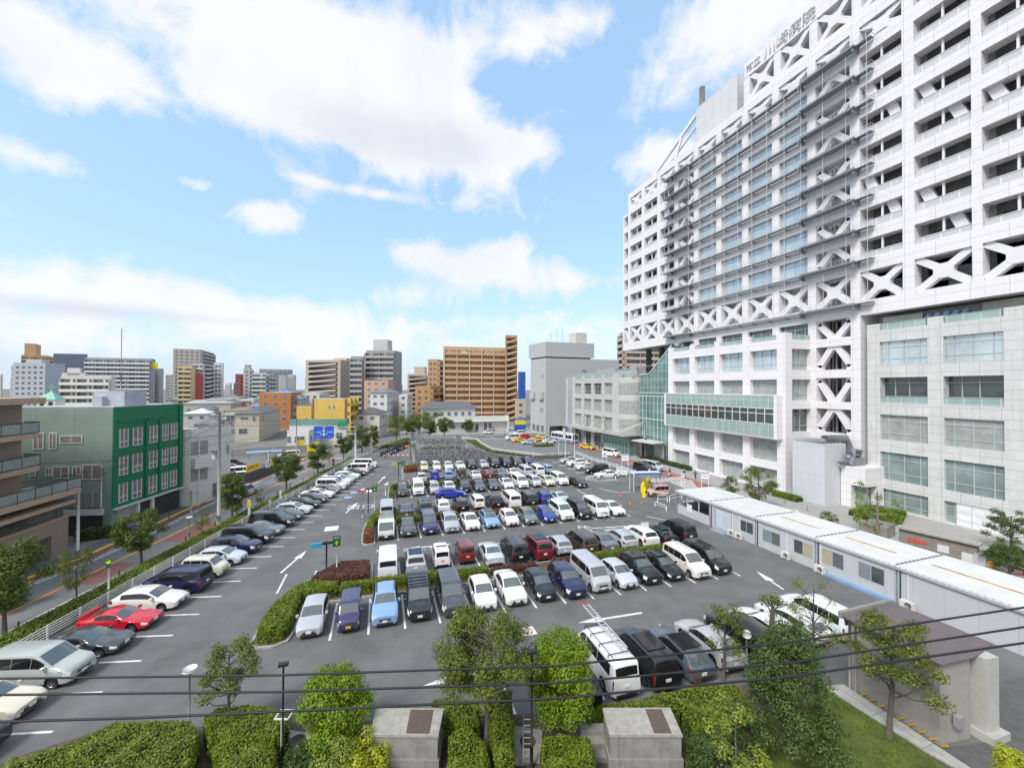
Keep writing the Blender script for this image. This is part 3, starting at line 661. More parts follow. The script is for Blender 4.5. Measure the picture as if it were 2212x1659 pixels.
for i in range(3):
    a, b = LC[i][1], LC[i+1][0]
    for n, (z0, z1, gl, dx) in enumerate(((20.2,23.5,GLASS,.25),(14.85,18.5,GLASSD,.95),(9.75,13.3,BLIND,.25),(4.2,8.1,GLASSG,.25),(.3,2.95,GLASSG,.3))):
        if dx > .5:
            winp(lpart, XL+dx, T(b), T(a), z0+1.0, z1, gl, cols=(0,.45,.75,1), rows=(0,.7,1))
            m = MB(); m.box(XL+.15, XL+.22, T(b), T(a), z0, z0+.98); m.box(XL+.1, XL+.27, T(b), T(a), z0+.98, z0+1.08); lpart(m, 'balustrade', SPAND)
        else: winp(lpart, XL+dx, T(b), T(a), z0, z1, gl, cols=(0,.17,.5,.83,1), rows=(0,.27,.75,1))
    m = MB(); m.box(XL+.12, XL+.2, T(b)+.2, T(a)-.2, 25.21, 26.05); m.box(XL+.08, XL+.24, T(b)+.2, T(a)-.2, 26.05, 26.13); lpart(m, 'parapet_glass', SPAND)
m = MB(); m.box(XL+.1, XL+.3, T(-13.2), T(-9.6), .0, 2.9); lpart(m, 'white_shutter', mat('shutter_white', (.72,.74,.75), .5, joint=(1.6,.9), jw=.03))
m = MB(); m.box(XL+2.5,XL+8,T(-20),T(-11),26.0,27.5); lpart(m, 'roof_plant', mat('roof_plant_cream', (.55,.56,.50), .7, var=.15))
m = MB(); m.box(XL+2, XL+8, T(-5.5), T(-1), 26.0, 27.2); lpart(m, 'roof_plant', mat('roof_plant_cream', (.55,.56,.50), .7, var=.15))
m = MB()
for q in range(5): m.tube([(XL+1.8,T(-6-q*.9),26.2),(XL+1.8,T(-6.5-q*.9),26.9)], .35, 10)
lpart(m, 'roof_pipe', mat('roof_pipe_blue', (.25,.36,.5), .6))
# boiler shed and low entrance at the foot of the core
an = empty('boiler_annex', (60, T(3), 0), 0, 'ribbed grey metal annex with flue ducts on top, beside the tower foot', 'annex'); AN = Vector((60, T(3), 0))
def apart(mb, name, mats, parent=None):
    o = mb.build(name, mats, parent or an)
    if parent is None: o.location = -AN
    return o
RIB = mat('ribbed_grey_metal', (.60,.62,.645), .45, var=.05, joint=(.25,4.3), jcol=(.43,.45,.48), jw=.035)
m = MB(); m.box(60.9, 65.2, T(1.2), T(6.0), 0, 8.9); apart(m, 'ribbed_box', RIB)
m = MB(); m.box(64.0, XT+.5, T(-2.0), T(1.1), 3.3, 5.9); m.box(64.0,65.2,T(-.2),T(1.1),0,3.3); m.box(65.3, XT, T(-.9), T(5.9), 0, 3.29); m.box(66.5,XT+.3,T(-2.0),T(-1.2),0,3.29); apart(m, 'low_wing', PANEL2)
m = MB(); m.box(64.9,64.96,T(-1.7),T(-.25),.4,3.2); apart(m, 'wing_window', GLASSG)
m = MB()
for q in range(5): m.tube([(61.4+q*.8,T(1.6),9.0),(61.4+q*.8,T(5.8),9.05)], .22, 8)
m.tube([(62.5,T(2.4),9.5),(66.4,T(2.0),9.5),(67.0,T(2.0),8.4),(67.0,T(2.0),6)], .55, 14); m.tube([(63,T(.6),6.2),(66,T(.3),6.4),(66.6,T(.1),7.9),(65,T(.0),8.2),(64.4,T(0),6)], .3, 10)
m.tube([(64.4,T(.2),7.4),(66.9,T(.6),7.4)], .45, 10); m.box(64.6,66.8,T(-.4),T(.9),5.95,7.0)
apart(m, 'flue_duct', STEEL)
# ---------------- glazed atrium between the wings
at_ = empty('glass_atrium', (63, T(41), 0), 0, 'green glass atrium with a sloping roof between the two hospital wings', 'atrium'); AT = Vector((63, T(41), 0))
def tpart(mb, name, mats, parent=None):
    o = mb.build(name, mats, parent or at_)
    if parent is None: o.location = -AT
    return o
y0, y1 = T(35.4), T(46.9)
za, zb = 26.5, 20.3
XA = 62.6
CURT = mat('curtain_glass', (.16,.27,.25), .06, var=.4, vs=.3, spec=.9, joint=(1.35,1.9), jcol=(.40,.50,.48), jw=.07, metal=.2)
m = MB(); m.add([(XA,y0,0),(XA,y1,0),(XA,y1,15.2),(XA,y0,15.2)], [(0,3,2,1)]); 
m.add([(XA+.3,y0,15.2),(XA+.3,y1,15.2),(XA+.3,y1,zb),(XA+.3,T(43.2),zb+.15),(XA+.3,y0,za)], [(4,3,2,1,0)])
m.add([(XA+.3,y0,za),(XA+.3,T(43.2),zb+.15),(XA+7,T(43.2),zb+.15),(XA+7,y0,za)], [(0,1,2,3)])
m.add([(XA+.3,T(43.2),zb+.15),(XA+.3,y1,zb),(XA+7,y1,zb),(XA+7,T(43.2),zb+.15)], [(0,1,2,3)])
m.add([(XA,y0,15.2),(XA,y1,15.2),(XA+.3,y1,15.2),(XA+.3,y0,15.2)], [(0,1,2,3)])
tpart(m, 'curtain_wall', CURT)
m = MB()
for z in (14.9,15.6,9.4): m.box(XA-.06, XA+.32, y0, y1, z, z+.25)
m.bar((XA+.25,y0,za),(XA+.25,T(43.2),zb+.15),.25,.3); m.bar((XA+.25,T(43.2),zb+.15),(XA+.25,y1,zb),.25,.3)
for q in range(9): yy = y0+(y1-y0)*q/8; m.box(XA-.04, XA+.04, yy-.06, yy+.06, 0, 15.2)
tpart(m, 'mullions', mat('pale_green_frame', (.45,.55,.52), .5))
# ---------------- far stone wing
XW = 60.3
w2 = empty('far_wing', (XW, 105, 0), 0, 'pale grey four-storey hospital wing with rounded corner beyond the atrium', 'building'); WO = Vector((XW, 105, 0))
def qpart(mb, name, mats, parent=None):
    o = mb.build(name, mats, parent or w2)
    if parent is None: o.location = -WO
    return o
STONE2 = mat('grey_stone_panel', (.50,.50,.48), .6, var=.08, vs=.5, joint=(1.5,1.1), jcol=(.38,.38,.37), jw=.02, stain=.15)
fr = MB(); cs = [(118.8,117.0),(112.7,111.0),(106.6,105.2),(100.8,99.3),(95.3,92.0)]
zs = [(0,.2),(4.3,5.3),(8.9,10.2),(13.7,15.1),(18.3,19.7)]
for i, (a, b) in enumerate(cs): fr.box(XW, XW+1, b, a, 0, 20.6)
for i in range(4):
    for (z0, z1) in zs: fr.box(XW, XW+.98, cs[i+1][0], cs[i][1], z0, z1)
N_ = 7; arc = [(XW+2.6-2.6*math.cos(q*math.pi/2/N_)+q*.12, 92.0-3.4*math.sin(q*math.pi/2/N_)-q*.15) for q in range(N_+1)]
for (z0, z1) in zs[1:]:
    for q in range(N_): fr.prism([arc[q], arc[q+1], (arc[q+1][0]+.5, arc[q+1][1]+.6), (arc[q][0]+.6, arc[q][1]+.1)], z0, z1)
for (z0,z1) in zs[1:]: fr.box(arc[-1][0]-.1, XW+6, 87.4, 88.2, z0, z1)
qpart(fr, 'facade_frame', STONE2)
m = MB(); m.box(XW+1.05, XW+22, 92, 118.7, 0, 19.6); m.box(XW+3.2, XW+22, 88.4, 92, 0, 19.6); qpart(m, 'inner_block', STONE2)
for i in range(4):
    for n, (z0, z1) in enumerate(((15.1,18.3),(10.2,13.7),(5.3,8.9),(.2,4.3))): winp(qpart, XW+.5, cs[i+1][0], cs[i][1], z0, z1, GLASSD if (i in (1,2) and n in (0,)) or n == 3 else BLIND, cols=(0,.3,.65,1), rows=(0,.25,.75,1))
for (z0, z1) in ((15.1,18.3),(10.2,13.7),(5.3,8.9)):
    m = MB()
    for q in range(N_): m.prism([arc[q], arc[q+1], (arc[q+1][0]+.1, arc[q+1][1]+.1), (arc[q][0]+.1, arc[q][1]+.05)], z0, z1)
    for q in range(N_): pass
    w = qpart(m, 'curved_window', BLIND); m.T = None
    m = MB()
    for q in range(0, N_+1): m.bar((arc[q][0]-.03, arc[q][1]-.03, z0), (arc[q][0]-.03, arc[q][1]-.03, z1), .08, .08)
    for z in (z0+.8, z0+2.4): m.tube([(x-.02,y-.02,z) for x,y in arc], .05, 4)
    qpart(m, 'curved_window_frame', FRAMEM, w)
m = MB(); m.box(XW+.3, XW+.36, 92.5, 118.6, 19.75, 20.4); m.box(XW+1.5,XW+1.6,88,118,19.7,21.6); qpart(m, 'parapet_glass', SPAND)
m = MB(); m.tube([(XW+3,116.5,20),(XW+3,116.5,22.8)], .4, 10); m.tube([(XW+3,114.8,20),(XW+3,114.8,22.2)], .35, 10); m.box(XW+5,XW+14,102,112,20,22.6); m.tube([(XW+6,99,22.3),(XW+6,87,22.6)],.12,8); m.box(XW+6,XW+9,93,96,20,22.9); qpart(m, 'roof_plant', mat('roof_plant_grey', (.36,.36,.37), .6, var=.2))
# columns and pipes that carry the tower overhang
m = MB(); 
for (x,s_) in ((XT+4,55),(XT+4,49.5),(XT+4,44)): m.tube([(x,T(s_),0),(x,T(s_),27.7)], .75, 14)
hpart(m, 'overhang_column', mat('column_dark', (.07,.065,.06), .6, var=.3))
m = MB()
for q in range(5): m.tube([(XT+3+q*.3,T(46.5-q*.6),0),(XT+3+q*.3,T(46.5-q*.6),27.7)], .16, 6)
hpart(m, 'drain_pipe', STEEL)
# ---------------- canopies at the entrance
can = empty('entrance_canopy', (58, 92, 0), 0, 'long thin grey entrance canopy hung on raking white struts', 'canopy'); CO = Vector((58, 92, 0))
def cpart(mb, name, mats):
    o = mb.build(name, mats, can); o.location = -CO; return o
CANM = mat('canopy_grey', (.36,.355,.34), .6, var=.15)
m = MB(); m.prism([(57.6,121),(60.3,121),(60.3,98),(57.2,97)], 4.65, 4.95); cpart(m, 'canopy_roof', CANM)
m = MB(); m.prism([(55.9,98),(60.6,98.8),(62.5,92),(62.5,85.2),(56.6,84.6)], 5.1, 5.4); cpart(m, 'canopy_roof', CANM)
m = MB(); m.prism([(57.0,81.8),(61.9,83.2),(61.9,76.0),(58.0,75.4)], 4.5, 4.72); cpart(m, 'canopy_roof', mat('canopy_pale', (.55,.54,.52), .6, var=.1))
for (x,y) in ((60.0,109.5),(60.1,99.5),(62.3,84.0)):
    m = MB(); m.tube([(x,y,0),(x,y,9.0)], .2, 8); m.tube([(x,y,8.6),(57.2,y-5 if y > 90 else y+6,5.4)], .13, 6); m.tube([(x,y,8.6),(57.6,y+5,5.2)], .13, 6); cpart(m, 'canopy_strut', mat('pale_steel', (.5,.52,.5), .5))
m = MB(); m.prism([(58.4,96.5),(61,98),(62.4,92),(62.4,86.3),(59.3,86.0)], .14, 5.1); cpart(m, 'entrance_glass', CURT)
m = MB(); m.box(60.5,62.5,84.5,84.6,.14,3.4); m.tube([(60.6,81.3,0),(60.6,81.3,5.1)], .35, 12); m.tube([(61.2,83.8,0),(61.2,83.8,5.1)], .4, 12); m.box(61.8,62.5,79.2,85.8,.14,4.4); cpart(m, 'entrance_column', mat('column_grey', (.15,.155,.15), .5))
m = MB(); m.box(61.75,61.8,76.2,79.8,.14,4.2); cpart(m, 'side_window', BLIND)
# ================================================================ vehicles
PAINT = mat('car_paint', rough=.35, var=.0, objcol=True, coat=1, spec=.5)
CGL = mat('car_glass', (.10,.125,.125), .05, var=0, spec=1.0, metal=.25, coat=1)
CGLS = mat('car_side_glass', (.012,.013,.015), .06, var=0, spec=.7)
TYRE = mat('tyre', (.012,.012,.013), .8, var=0)
RIM = mat('wheel_rim', (.42,.43,.45), .3, metal=.8, var=0)
BLK = mat('black_plastic', (.02,.02,.021), .5, var=0)
LAMP = mat('headlamp', (.62,.65,.68), .08, var=.25, vs=9, spec=1)
TAIL = mat('tail_lamp', (.30,.010,.012), .15, var=.2, vs=9)
PLW = mat('plate_white', (.7,.72,.7), .5, var=.18, vs=30); PLY = mat('plate_yellow', (.7,.42,.03), .5, var=.15, vs=30)
CHR = mat('chrome', (.5,.51,.52), .2, metal=.9, var=0)
ORG = mat('amber_lamp', (.6,.2,.02), .2, var=0)
def ip(x, P):
    if x <= P[0][0]: return P[0][1]
    for (a, b), (c, d) in zip(P, P[1:]):
        if x <= c: t = (x-a)/(c-a); return b+(d-b)*t
    return P[-1][1]
# L W H, front wheel x, rear wheel x, top profile, shoulder profile, windscreen (x0,x1), rear glass (x0,x1), side windows list, roof half width ratio
CARS = {
 'sedan': dict(L=4.65,W=1.78,H=1.46,fw=.92,rw=3.7,R=.33,top=[(0,.70),(.12,.78),(.5,.88),(1.30,.98),(2.15,1.40),(2.6,1.45),(3.1,1.43),(3.95,1.08),(4.55,1.02),(4.65,.9)],sh=[(0,.62),(.5,.80),(1.3,.9),(3.0,.93),(4.1,.96),(4.65,.82)],ws=(1.34,2.12),rg=(3.16,3.88),side=[(1.55,2.42),(2.50,3.28),(3.33,3.62)],rr=.74),
 'coupe': dict(L=4.45,W=1.76,H=1.30,fw=.95,rw=3.5,R=.32,top=[(0,.60),(.12,.68),(.6,.80),(1.45,.90),(2.2,1.25),(2.6,1.29),(3.0,1.26),(3.9,.98),(4.3,.96),(4.45,.85)],sh=[(0,.52),(.6,.72),(1.4,.82),(3,.87),(4.45,.80)],ws=(1.48,2.17),rg=(3.06,3.82),side=[(1.65,2.75),(2.82,3.3)],rr=.72),
 'hatch': dict(L=3.95,W=1.69,H=1.52,fw=.8,rw=3.3,R=.31,top=[(0,.72),(.1,.82),(.35,.92),(.95,1.06),(1.75,1.46),(2.2,1.52),(3.3,1.46),(3.5,1.40),(3.86,1.0),(3.95,.9)],sh=[(0,.62),(.4,.84),(1,.93),(3,1.0),(3.95,.92)],ws=(1.0,1.72),rg=(3.52,3.82),side=[(1.2,2.1),(2.17,2.95),(3.0,3.3)],rr=.77),
 'kei': dict(L=3.39,W=1.47,H=1.74,fw=.62,rw=2.95,R=.27,top=[(0,.78),(.08,.92),(.2,1.0),(.55,1.12),(1.05,1.66),(1.35,1.73),(3.1,1.72),(3.25,1.66),(3.36,1.05),(3.39,.9)],sh=[(0,.68),(.3,.92),(.7,1.0),(3.39,1.0)],ws=(.58,1.03),rg=(3.255,3.35),side=[(.78,1.62),(1.7,2.5),(2.58,3.1)],rr=.86),
 'minivan': dict(L=4.80,W=1.80,H=1.88,fw=.9,rw=3.8,R=.33,top=[(0,.85),(.1,.98),(.3,1.06),(.95,1.18),(1.75,1.78),(2.1,1.86),(4.4,1.85),(4.6,1.78),(4.76,1.15),(4.8,1.0)],sh=[(0,.74),(.35,.98),(1,1.06),(4.8,1.06)],ws=(.99,1.72),rg=(4.605,4.74),side=[(1.35,1.98),(2.05,3.0),(3.07,3.75),(3.82,4.42)],rr=.84),
 'van': dict(L=4.75,W=1.75,H=2.0,fw=.75,rw=3.6,R=.33,top=[(0,.95),(.08,1.08),(.25,1.2),(.42,1.26),(1.05,1.90),(1.4,1.98),(4.5,1.98),(4.62,1.92),(4.73,1.2),(4.75,1.0)],sh=[(0,.82),(.3,1.1),(.6,1.14),(4.75,1.14)],ws=(.45,1.02),rg=(4.625,4.715),side=[(.78,1.5),(1.62,2.9),(2.98,4.3)],rr=.88),
 'wagon': dict(L=4.62,W=1.77,H=1.50,fw=.92,rw=3.6,R=.33,top=[(0,.70),(.12,.78),(.5,.90),(1.25,1.0),(2.05,1.42),(2.5,1.48),(3.6,1.43),(3.95,1.35),(4.5,1.0),(4.62,.9)],sh=[(0,.62),(.5,.80),(1.3,.92),(3.0,.97),(4.62,.92)],ws=(1.3,2.02),rg=(3.98,4.44),side=[(1.5,2.35),(2.40,3.2),(3.25,3.8)],rr=.76),
 'suv': dict(L=4.5,W=1.82,H=1.66,fw=.88,rw=3.55,R=.36,top=[(0,.84),(.1,.94),(.45,1.06),(1.2,1.14),(1.95,1.58),(2.4,1.65),(3.7,1.60),(3.95,1.54),(4.4,1.12),(4.5,1.0)],sh=[(0,.74),(.5,.98),(1.2,1.05),(3.0,1.10),(4.5,1.04)],ws=(1.25,1.92),rg=(3.98,4.34),side=[(1.42,2.25),(2.32,3.1),(3.17,3.8)],rr=.77),
}
CT = {}
def smooth_curve(P, x, d=.05): return (ip(x-d, P)+2*ip(x, P)+ip(x+d, P))/4
def make_type(key):
    c = CARS[key]; L, W, H = c['L'], c['W'], c['H']; R = c['R']+.06; wz = c['R']
    def ring(x):
        top = smooth_curve(c['top'], x, .04 if key in ('van','kei','minivan') else .07); sh = min(smooth_curve(c['sh'], x, .1), top-.03)
        e0 = max(0, 1-x/.55); e1 = max(0, 1-(L-x)/.35); w = W/2*(1-.17*e0**2.2-.07*e1**2)
        t = max(0, min(1, (top-sh)/(H-ip(L*.6, c['sh'])))); wr = w*(.90+(c['rr']-.90)*t)
        zb = .2+.10*max(0, 1-x/.25)+.10*max(0, 1-(L-x)/.2)
        arch = 0
        for xw in (c['fw'], c['rw']):
            d = abs(x-xw)
            if d < R: arch = max(arch, wz+math.sqrt(R*R-d*d))
        zs = max(zb+.08, arch); zb2 = max(zb, arch-.02) if arch else zb
        mid = max((zs+sh)/2, arch+.06)
        return [(0, zb), (w*.84, zb), (w*.86, max(zb, arch-.01)) , (w*.985, zs), (w*1.0, min(mid, sh-.02)), (w*.975, sh), (wr, max(sh+.01, top-.055*min(1, t*2+.3))), (wr*.8, top-.012), (0, top+.012)]
    xs = set([0, .03, .08, .15, .25, L-.2, L-.1, L-.04, L])
    n = int(L/.13)
    for i in range(n+1): xs.add(round(L*i/n, 3))
    for xw in (c['fw'], c['rw']):
        for k in range(-6, 7): xs.add(round(xw+R*math.sin(k/6*math.pi/2), 3))
    for a, _ in c['top']: xs.add(a)
    xs = sorted(x for x in xs if 0 <= x <= L); ys = [xs[0]]
    for x in xs[1:]:
        if x-ys[-1] > .012: ys.append(x)
    xs = ys
    def P(x, v, side=1):
        r = ring(x); v = max(0, min(len(r)-1, v)); i = min(int(v), len(r)-2); f = v-i
        return Vector((L/2-x, side*(r[i][0]+(r[i+1][0]-r[i][0])*f), r[i][1]+(r[i+1][1]-r[i][1])*f))
    nR = 9
    mb = MB()
    rows = []
    for x in xs:
        r = ring(x); rows.append([(L/2-x, -a, b) for a, b in r[::-1]][:-1] + [(L/2-x, a, b) for a, b in r])
    # full section: roof centre -> left side -> bottom ... keep as grid of 17 points
    rows = [[(L/2-x, a, b) for a, b in ring(x)[::-1]] + [(L/2-x, -a, b) for a, b in ring(x)[1:]] for x in xs]
    m = len(rows[0]); vs = [p for r in rows for p in r]; fs = []; mi = []
    for i in range(len(rows)-1):
        for j in range(m):
            jn = (j+1) % m; fs.append((i*m+j, (i+1)*m+j, (i+1)*m+jn, i*m+jn)); mi.append(1 if (6 <= j <= 9) else 0)
    mb.v = vs; mb.f = [list(f) for f in fs]+[list(range(m)), list(range((len(rows)-1)*m, len(rows)*m))[::-1]]; mb.mi = mi+[0,0]; mb.sm = [True]*len(fs)+[False, False]
    body = mb.mesh('body', [PAINT, BLK])
    bm = bmesh.new(); bm.from_mesh(body); bmesh.ops.recalc_face_normals(bm, faces=bm.faces); bm.to_mesh(body); bm.free()
    try: body.set_sharp_from_angle(angle=math.radians(38))
    except Exception: pass
    parts = [('body', body, None)]
    def patch(name, x0, x1, v0, v1, mt, off=.008, side=0, nx=5, nv=4, both=False):
        "panel that follows the body surface"
        mbp = MB()
        for sd in ((1,-1) if both else (side or 1,)):
            rows = []
            for i in range(nx+1):
                x = x0+(x1-x0)*i/nx; row = []
                for j in range(nv+1):
                    v = v0+(v1-v0)*j/nv; p = P(x, v, sd); e = .02
                    dx = P(min(x+e, L), v, sd)-P(max(x-e, 0), v, sd); dv = P(x, min(v+.15, 8), sd)-P(x, max(v-.15, 0), sd); nn = dx.cross(dv)
                    if nn.length < 1e-9: nn = Vector((0,sd,0))
                    nn.normalize()
                    cc = Vector((p.x*.6, 0, .6)); 
                    if nn.dot(p-cc) < 0: nn = -nn
                    row.append(p+nn*off)
                rows.append(row)
            mbp.grid(rows)
        return (name, mbp.mesh(name, mt), None)
    def cross(name, x0, x1, frac, mt, off=.01, nx=3, ny=8):
        "windscreen: spans the car between the pillars"
        mbp = MB(); rows = []
        for i in range(nx+1):
            x = x0+(x1-x0)*i/nx; r = ring(x); row = []
            dz = ring(min(x+.03,L))[8][1]-ring(max(x-.03,0))[8][1]; n2 = Vector((-dz*1.0, 0, -.06)).normalized()*-1
            n2 = Vector((dz, 0, .06)).normalized()
            for j in range(ny+1):
                yy = (-1+2*j/ny)*frac; ay = abs(yy)
                y = ay*r[6][0]; a = r[7][0]
                z = r[8][1]+(r[7][1]-r[8][1])*min(1, y/a) if y <= a else r[7][1]+(r[6][1]-r[7][1])*(y-a)/max(1e-6, r[6][0]-a)
                row.append(Vector((L/2-x, math.copysign(y, yy), z))+n2*off)
            rows.append(row)
        mbp.grid(rows); return (name, mbp.mesh(name, mt), None)
    ws, rg = c['ws'], c['rg']
    parts.append(cross('windscreen', ws[0]+.02, ws[1]-.02, .90, CGL, .012))
    parts.append(cross('rear_window', rg[0]+.01, rg[1]-.01, .88, CGLS if key in ('van','minivan','kei','suv') else CGL, .012))
    for sd in (1, -1):
        for (a, b) in c['side']: parts.append(patch('side_window', a-.02, b+.02, 5.12, 5.86, CGLS, .008, sd, 4, 2))
    for sd in (1, -1):
        parts.append(patch('headlight', .015, .34 if key not in ('van','kei') else .16, 4.25, 5.35, LAMP, .012, sd, 4, 3))
        parts.append(patch('tail_light', L-.30 if key not in ('van','kei','minivan') else L-.10, L-.012, 3.9 if key in ('van','kei','minivan','suv') else 4.35, 5.2, TAIL, .012, sd, 4, 3))
    w0 = ring(0.02)[4][0]; zt = ip(0, c['sh'])
    mbp = MB(); mbp.box(L/2-.02, L/2+.014, -w0*.52, w0*.52, zt-.20, zt-.05); mbp.box(L/2-.02, L/2+.010, -w0*.7, w0*.7, .32, .43); parts.append(('grille', mbp.mesh('grille', BLK), None))
    mbp = MB(); mbp.box(L/2+.005, L/2+.022, -w0*.5, w0*.5, zt-.135, zt-.11); parts.append(('chrome_bar', mbp.mesh('chrome_bar', CHR), None))
    mbp = MB(); mbp.box(L/2+.012, L/2+.03, -.165, .165, .44, .60); pl = mbp
    parts.append(('licence_plate', pl.mesh('licence_plate', PLY if key == 'kei' else PLW), None))
    mbp = MB(); zr = .80 if key in ('van','minivan','suv','kei') else .62; mbp.box(-L/2-.03, -L/2-.004, -.165, .165, zr-.08, zr+.08); parts.append(('licence_plate', mbp.mesh('licence_plate', PLY if key == 'kei' else PLW), None))
    mbp = MB(); mbp.box(-L/2-.015, -L/2+.02, -w0*.9, w0*.9, .30, .44); parts.append(('rear_bumper_trim', mbp.mesh('rear_bumper_trim', BLK), None))
    for sd in (1,-1):
        mbp = MB(); q = P(c['ws'][0]+.28, 5.1, sd); mbp.box(q.x-.09, q.x+.07, q.y+sd*.02, q.y+sd*.20, q.z+.02, q.z+.16); parts.append(('mirror', mbp.mesh('mirror', PAINT), None))
    # wheels: a tyre with its rim as sub-part
    tm = MB(); rr = c['R']; n = 18
    tm.tube([(0,-.10,0),(0,.10,0)], rr, n); tyre = tm.mesh('wheel', TYRE)
    rm = MB(); rm.tube([(0,-.106,0),(0,.106,0)], rr*.64, n)
    for k in range(5):
        a = 2*math.pi*k/5
    rim = rm.mesh('rim', RIM)
    hub = MB(); 
    for k in range(5):
        a = 2*math.pi*(k+.5)/5; ca, sa = math.cos(a), math.sin(a)
        for s_ in (-1,1):
            pts = [(ca*rr*.2-sa*rr*.06, s_*.109, sa*rr*.2+ca*rr*.06),(ca*rr*.2+sa*rr*.06, s_*.109, sa*rr*.2-ca*rr*.06),(ca*rr*.58+sa*rr*.16, s_*.109, sa*rr*.58-ca*rr*.16),(ca*rr*.58-sa*rr*.16, s_*.109, sa*rr*.58+ca*rr*.16)]
            hub.add(pts, [(0,1,2,3)])
    slots = hub.mesh('rim_slots', BLK)
    for xw in (c['fw'], c['rw']):
        for sd in (1,-1): parts.append(('wheel', tyre, (L/2-xw, sd*(W/2-.12), rr, rim, slots)))
    CT[key] = (parts, c); return CT[key]
def strip_boxes(fn):
    mb = MB(); fn(mb); return mb
def car(key, x, y, heading, color, label, cat, group, z=.009, plate=None, extras=()):
    """heading: direction the nose points, radians from +X"""
    parts, c = CT.get(key) or make_type(key)
    nm = {'sedan':'parked_sedan','coupe':'parked_coupe','hatch':'parked_hatchback','kei':'parked_microvan','minivan':'parked_minivan','van':'parked_van','wagon':'parked_station_wagon','suv':'parked_suv'}[key]
    root = empty(nm, (x, y, z), heading, label, cat, group)
    body = None
    for (pn, me, w) in parts:
        if w is None:
            o = inst(pn, me, root)
            if pn in ('body', 'mirror'): o.color = (*color, 1)
            if pn == 'body': body = o
        else:
            o = inst(pn, me, root, w[:3]); r = inst('rim', w[3], o); inst('rim_slots', w[4], r) if False else None
            inst('spokes', w[4], o)
    for e in extras:
        L, H, W = c['L'], c['H'], c['W']
        if e == 'rails':
            for sd in (1,-1):
                mb = MB(); mb.bar((L/2-2.1, sd*W*.36, H+.03), (-L/2+.9, sd*W*.36, H+.01), .05, .05); mb.build('roof_rail', CHR if sum(color) < .3 else BLK, root)
        if e == 'dark_roof':
            mb = MB(); mb.box(-L/2+1.0, L/2-2.15, -W*.33, W*.33, H+.0, H+.02); mb.build('dark_roof', CGLS, root)
        if e == 'bars':
            for q in (-.2,.35,.9,1.4):
                mb = MB(); mb.bar((q-.9, -W*.42, H+.12), (q-.9, W*.42, H+.12), .05, .05); mb.build('roof_bar', BLK, root)
        if e == 'spoiler':
            mb = MB(); mb.box(-L/2+.05, -L/2+.32, -W*.42, W*.42, 1.12, 1.16); mb.box(-L/2+.1,-L/2+.28,-W*.4,-W*.37,.95,1.12); mb.box(-L/2+.1,-L/2+.28,W*.37,W*.4,.95,1.12); o = mb.build('spoiler', PAINT, root); o.color = (*color,1)
        if e == 'taxi':
            mb = MB(); mb.box(-.25,.15,-.25,.25,H+.01,H+.16); mb.build('roof_sign', ORG, root)
        if e == 'sunshade':
            mb = MB(); mb.box(L/2-1.25,L/2-1.1,-.5,.3,1.3,1.31); mb.build('dashboard_card', PLW, root)
    return root
K = dict(white=(.76,.77,.78), pearl=(.70,.70,.66), cream=(.66,.62,.50), silver=(.42,.44,.46), lsilver=(.52,.56,.62), grey=(.16,.17,.185), dgrey=(.055,.06,.068), black=(.010,.011,.013), navy=(.012,.014,.06), blue=(.02,.05,.30), bblue=(.012,.03,.42), lblue=(.22,.38,.62), skyb=(.25,.42,.60),
         red=(.55,.012,.025), dred=(.16,.012,.016), wine=(.30,.08,.08), purple=(.035,.03,.11), pink=(.52,.30,.28), brown=(.05,.035,.022), yellow=(.78,.42,.01), green=(.42,.55,.22), slate=(.08,.10,.13))
CN = dict(white='white', pearl='pearl white', cream='cream', silver='silver', lsilver='pale silver', grey='grey', dgrey='dark grey', black='black', navy='navy blue', blue='blue', bblue='bright blue', lblue='light blue', skyb='pale sky blue', red='bright red', dred='dark red', wine='wine red', purple='dark purple', pink='pink', brown='dark brown', yellow='yellow', green='yellow green', slate='slate grey')
TN = dict(sedan='sedan', coupe='coupe', hatch='hatchback', kei='mini van', minivan='minivan', van='van', wagon='station wagon', suv='SUV')
TCAT = dict(sedan='sedan', coupe='coupe', hatch='hatchback', kei='mini van', minivan='minivan', van='van', wagon='station wagon', suv='SUV')
ORDN = ['first','second','third','fourth','fifth','sixth','seventh','eighth','ninth','tenth','eleventh','twelfth','thirteenth','fourteenth','fifteenth','sixteenth','seventeenth','eighteenth','nineteenth','twentieth','twenty-first','twenty-second','twenty-third','twenty-fourth','twenty-fifth','twenty-sixth','twenty-seventh','twenty-eighth']
def row_cars(spec, pos, heading, rowname, group, offset=0, step=None, along=None):
    """spec: list of (type, colour, extras...) ; pos(i) -> (x, y of the bumper that faces the lane)"""
    for i, s in enumerate(spec):
        if s is None: continue
        key, colr = s[0], s[1]; ex = s[2] if len(s) > 2 else (); flip = len(s) > 3 and s[3]
        (CT.get(key) or make_type(key)); L = CARS[key]['L']
        x, y, lane = pos(i); h = heading + (math.pi if flip else 0)
        # lane: unit vector from slot to the lane; centre is half a length back
        cx_, cy_ = x-lane[0]*L/2, y-lane[1]*L/2
        jit = random.uniform(-.015,.015); dj = random.uniform(-.12,.12)
        cl = tuple(max(0, c*random.uniform(.95,1.05)) for c in K[colr])
        lab = f'{CN[colr]} {TN[key]}, {ORDN[i]} from the left in {rowname}' if 'kerb' not in rowname else f'{CN[colr]} {TN[key]}, {ORDN[i]} from the near end in {rowname}'
        if len(s) > 4: lab = s[4]
        car(key, cx_+dj*lane[0]*1.5, cy_+dj*lane[1]*1.5, h+jit, cl, lab, TCAT[key], group, extras=ex)
DN = -math.pi/2
th = math.radians(-1.6)
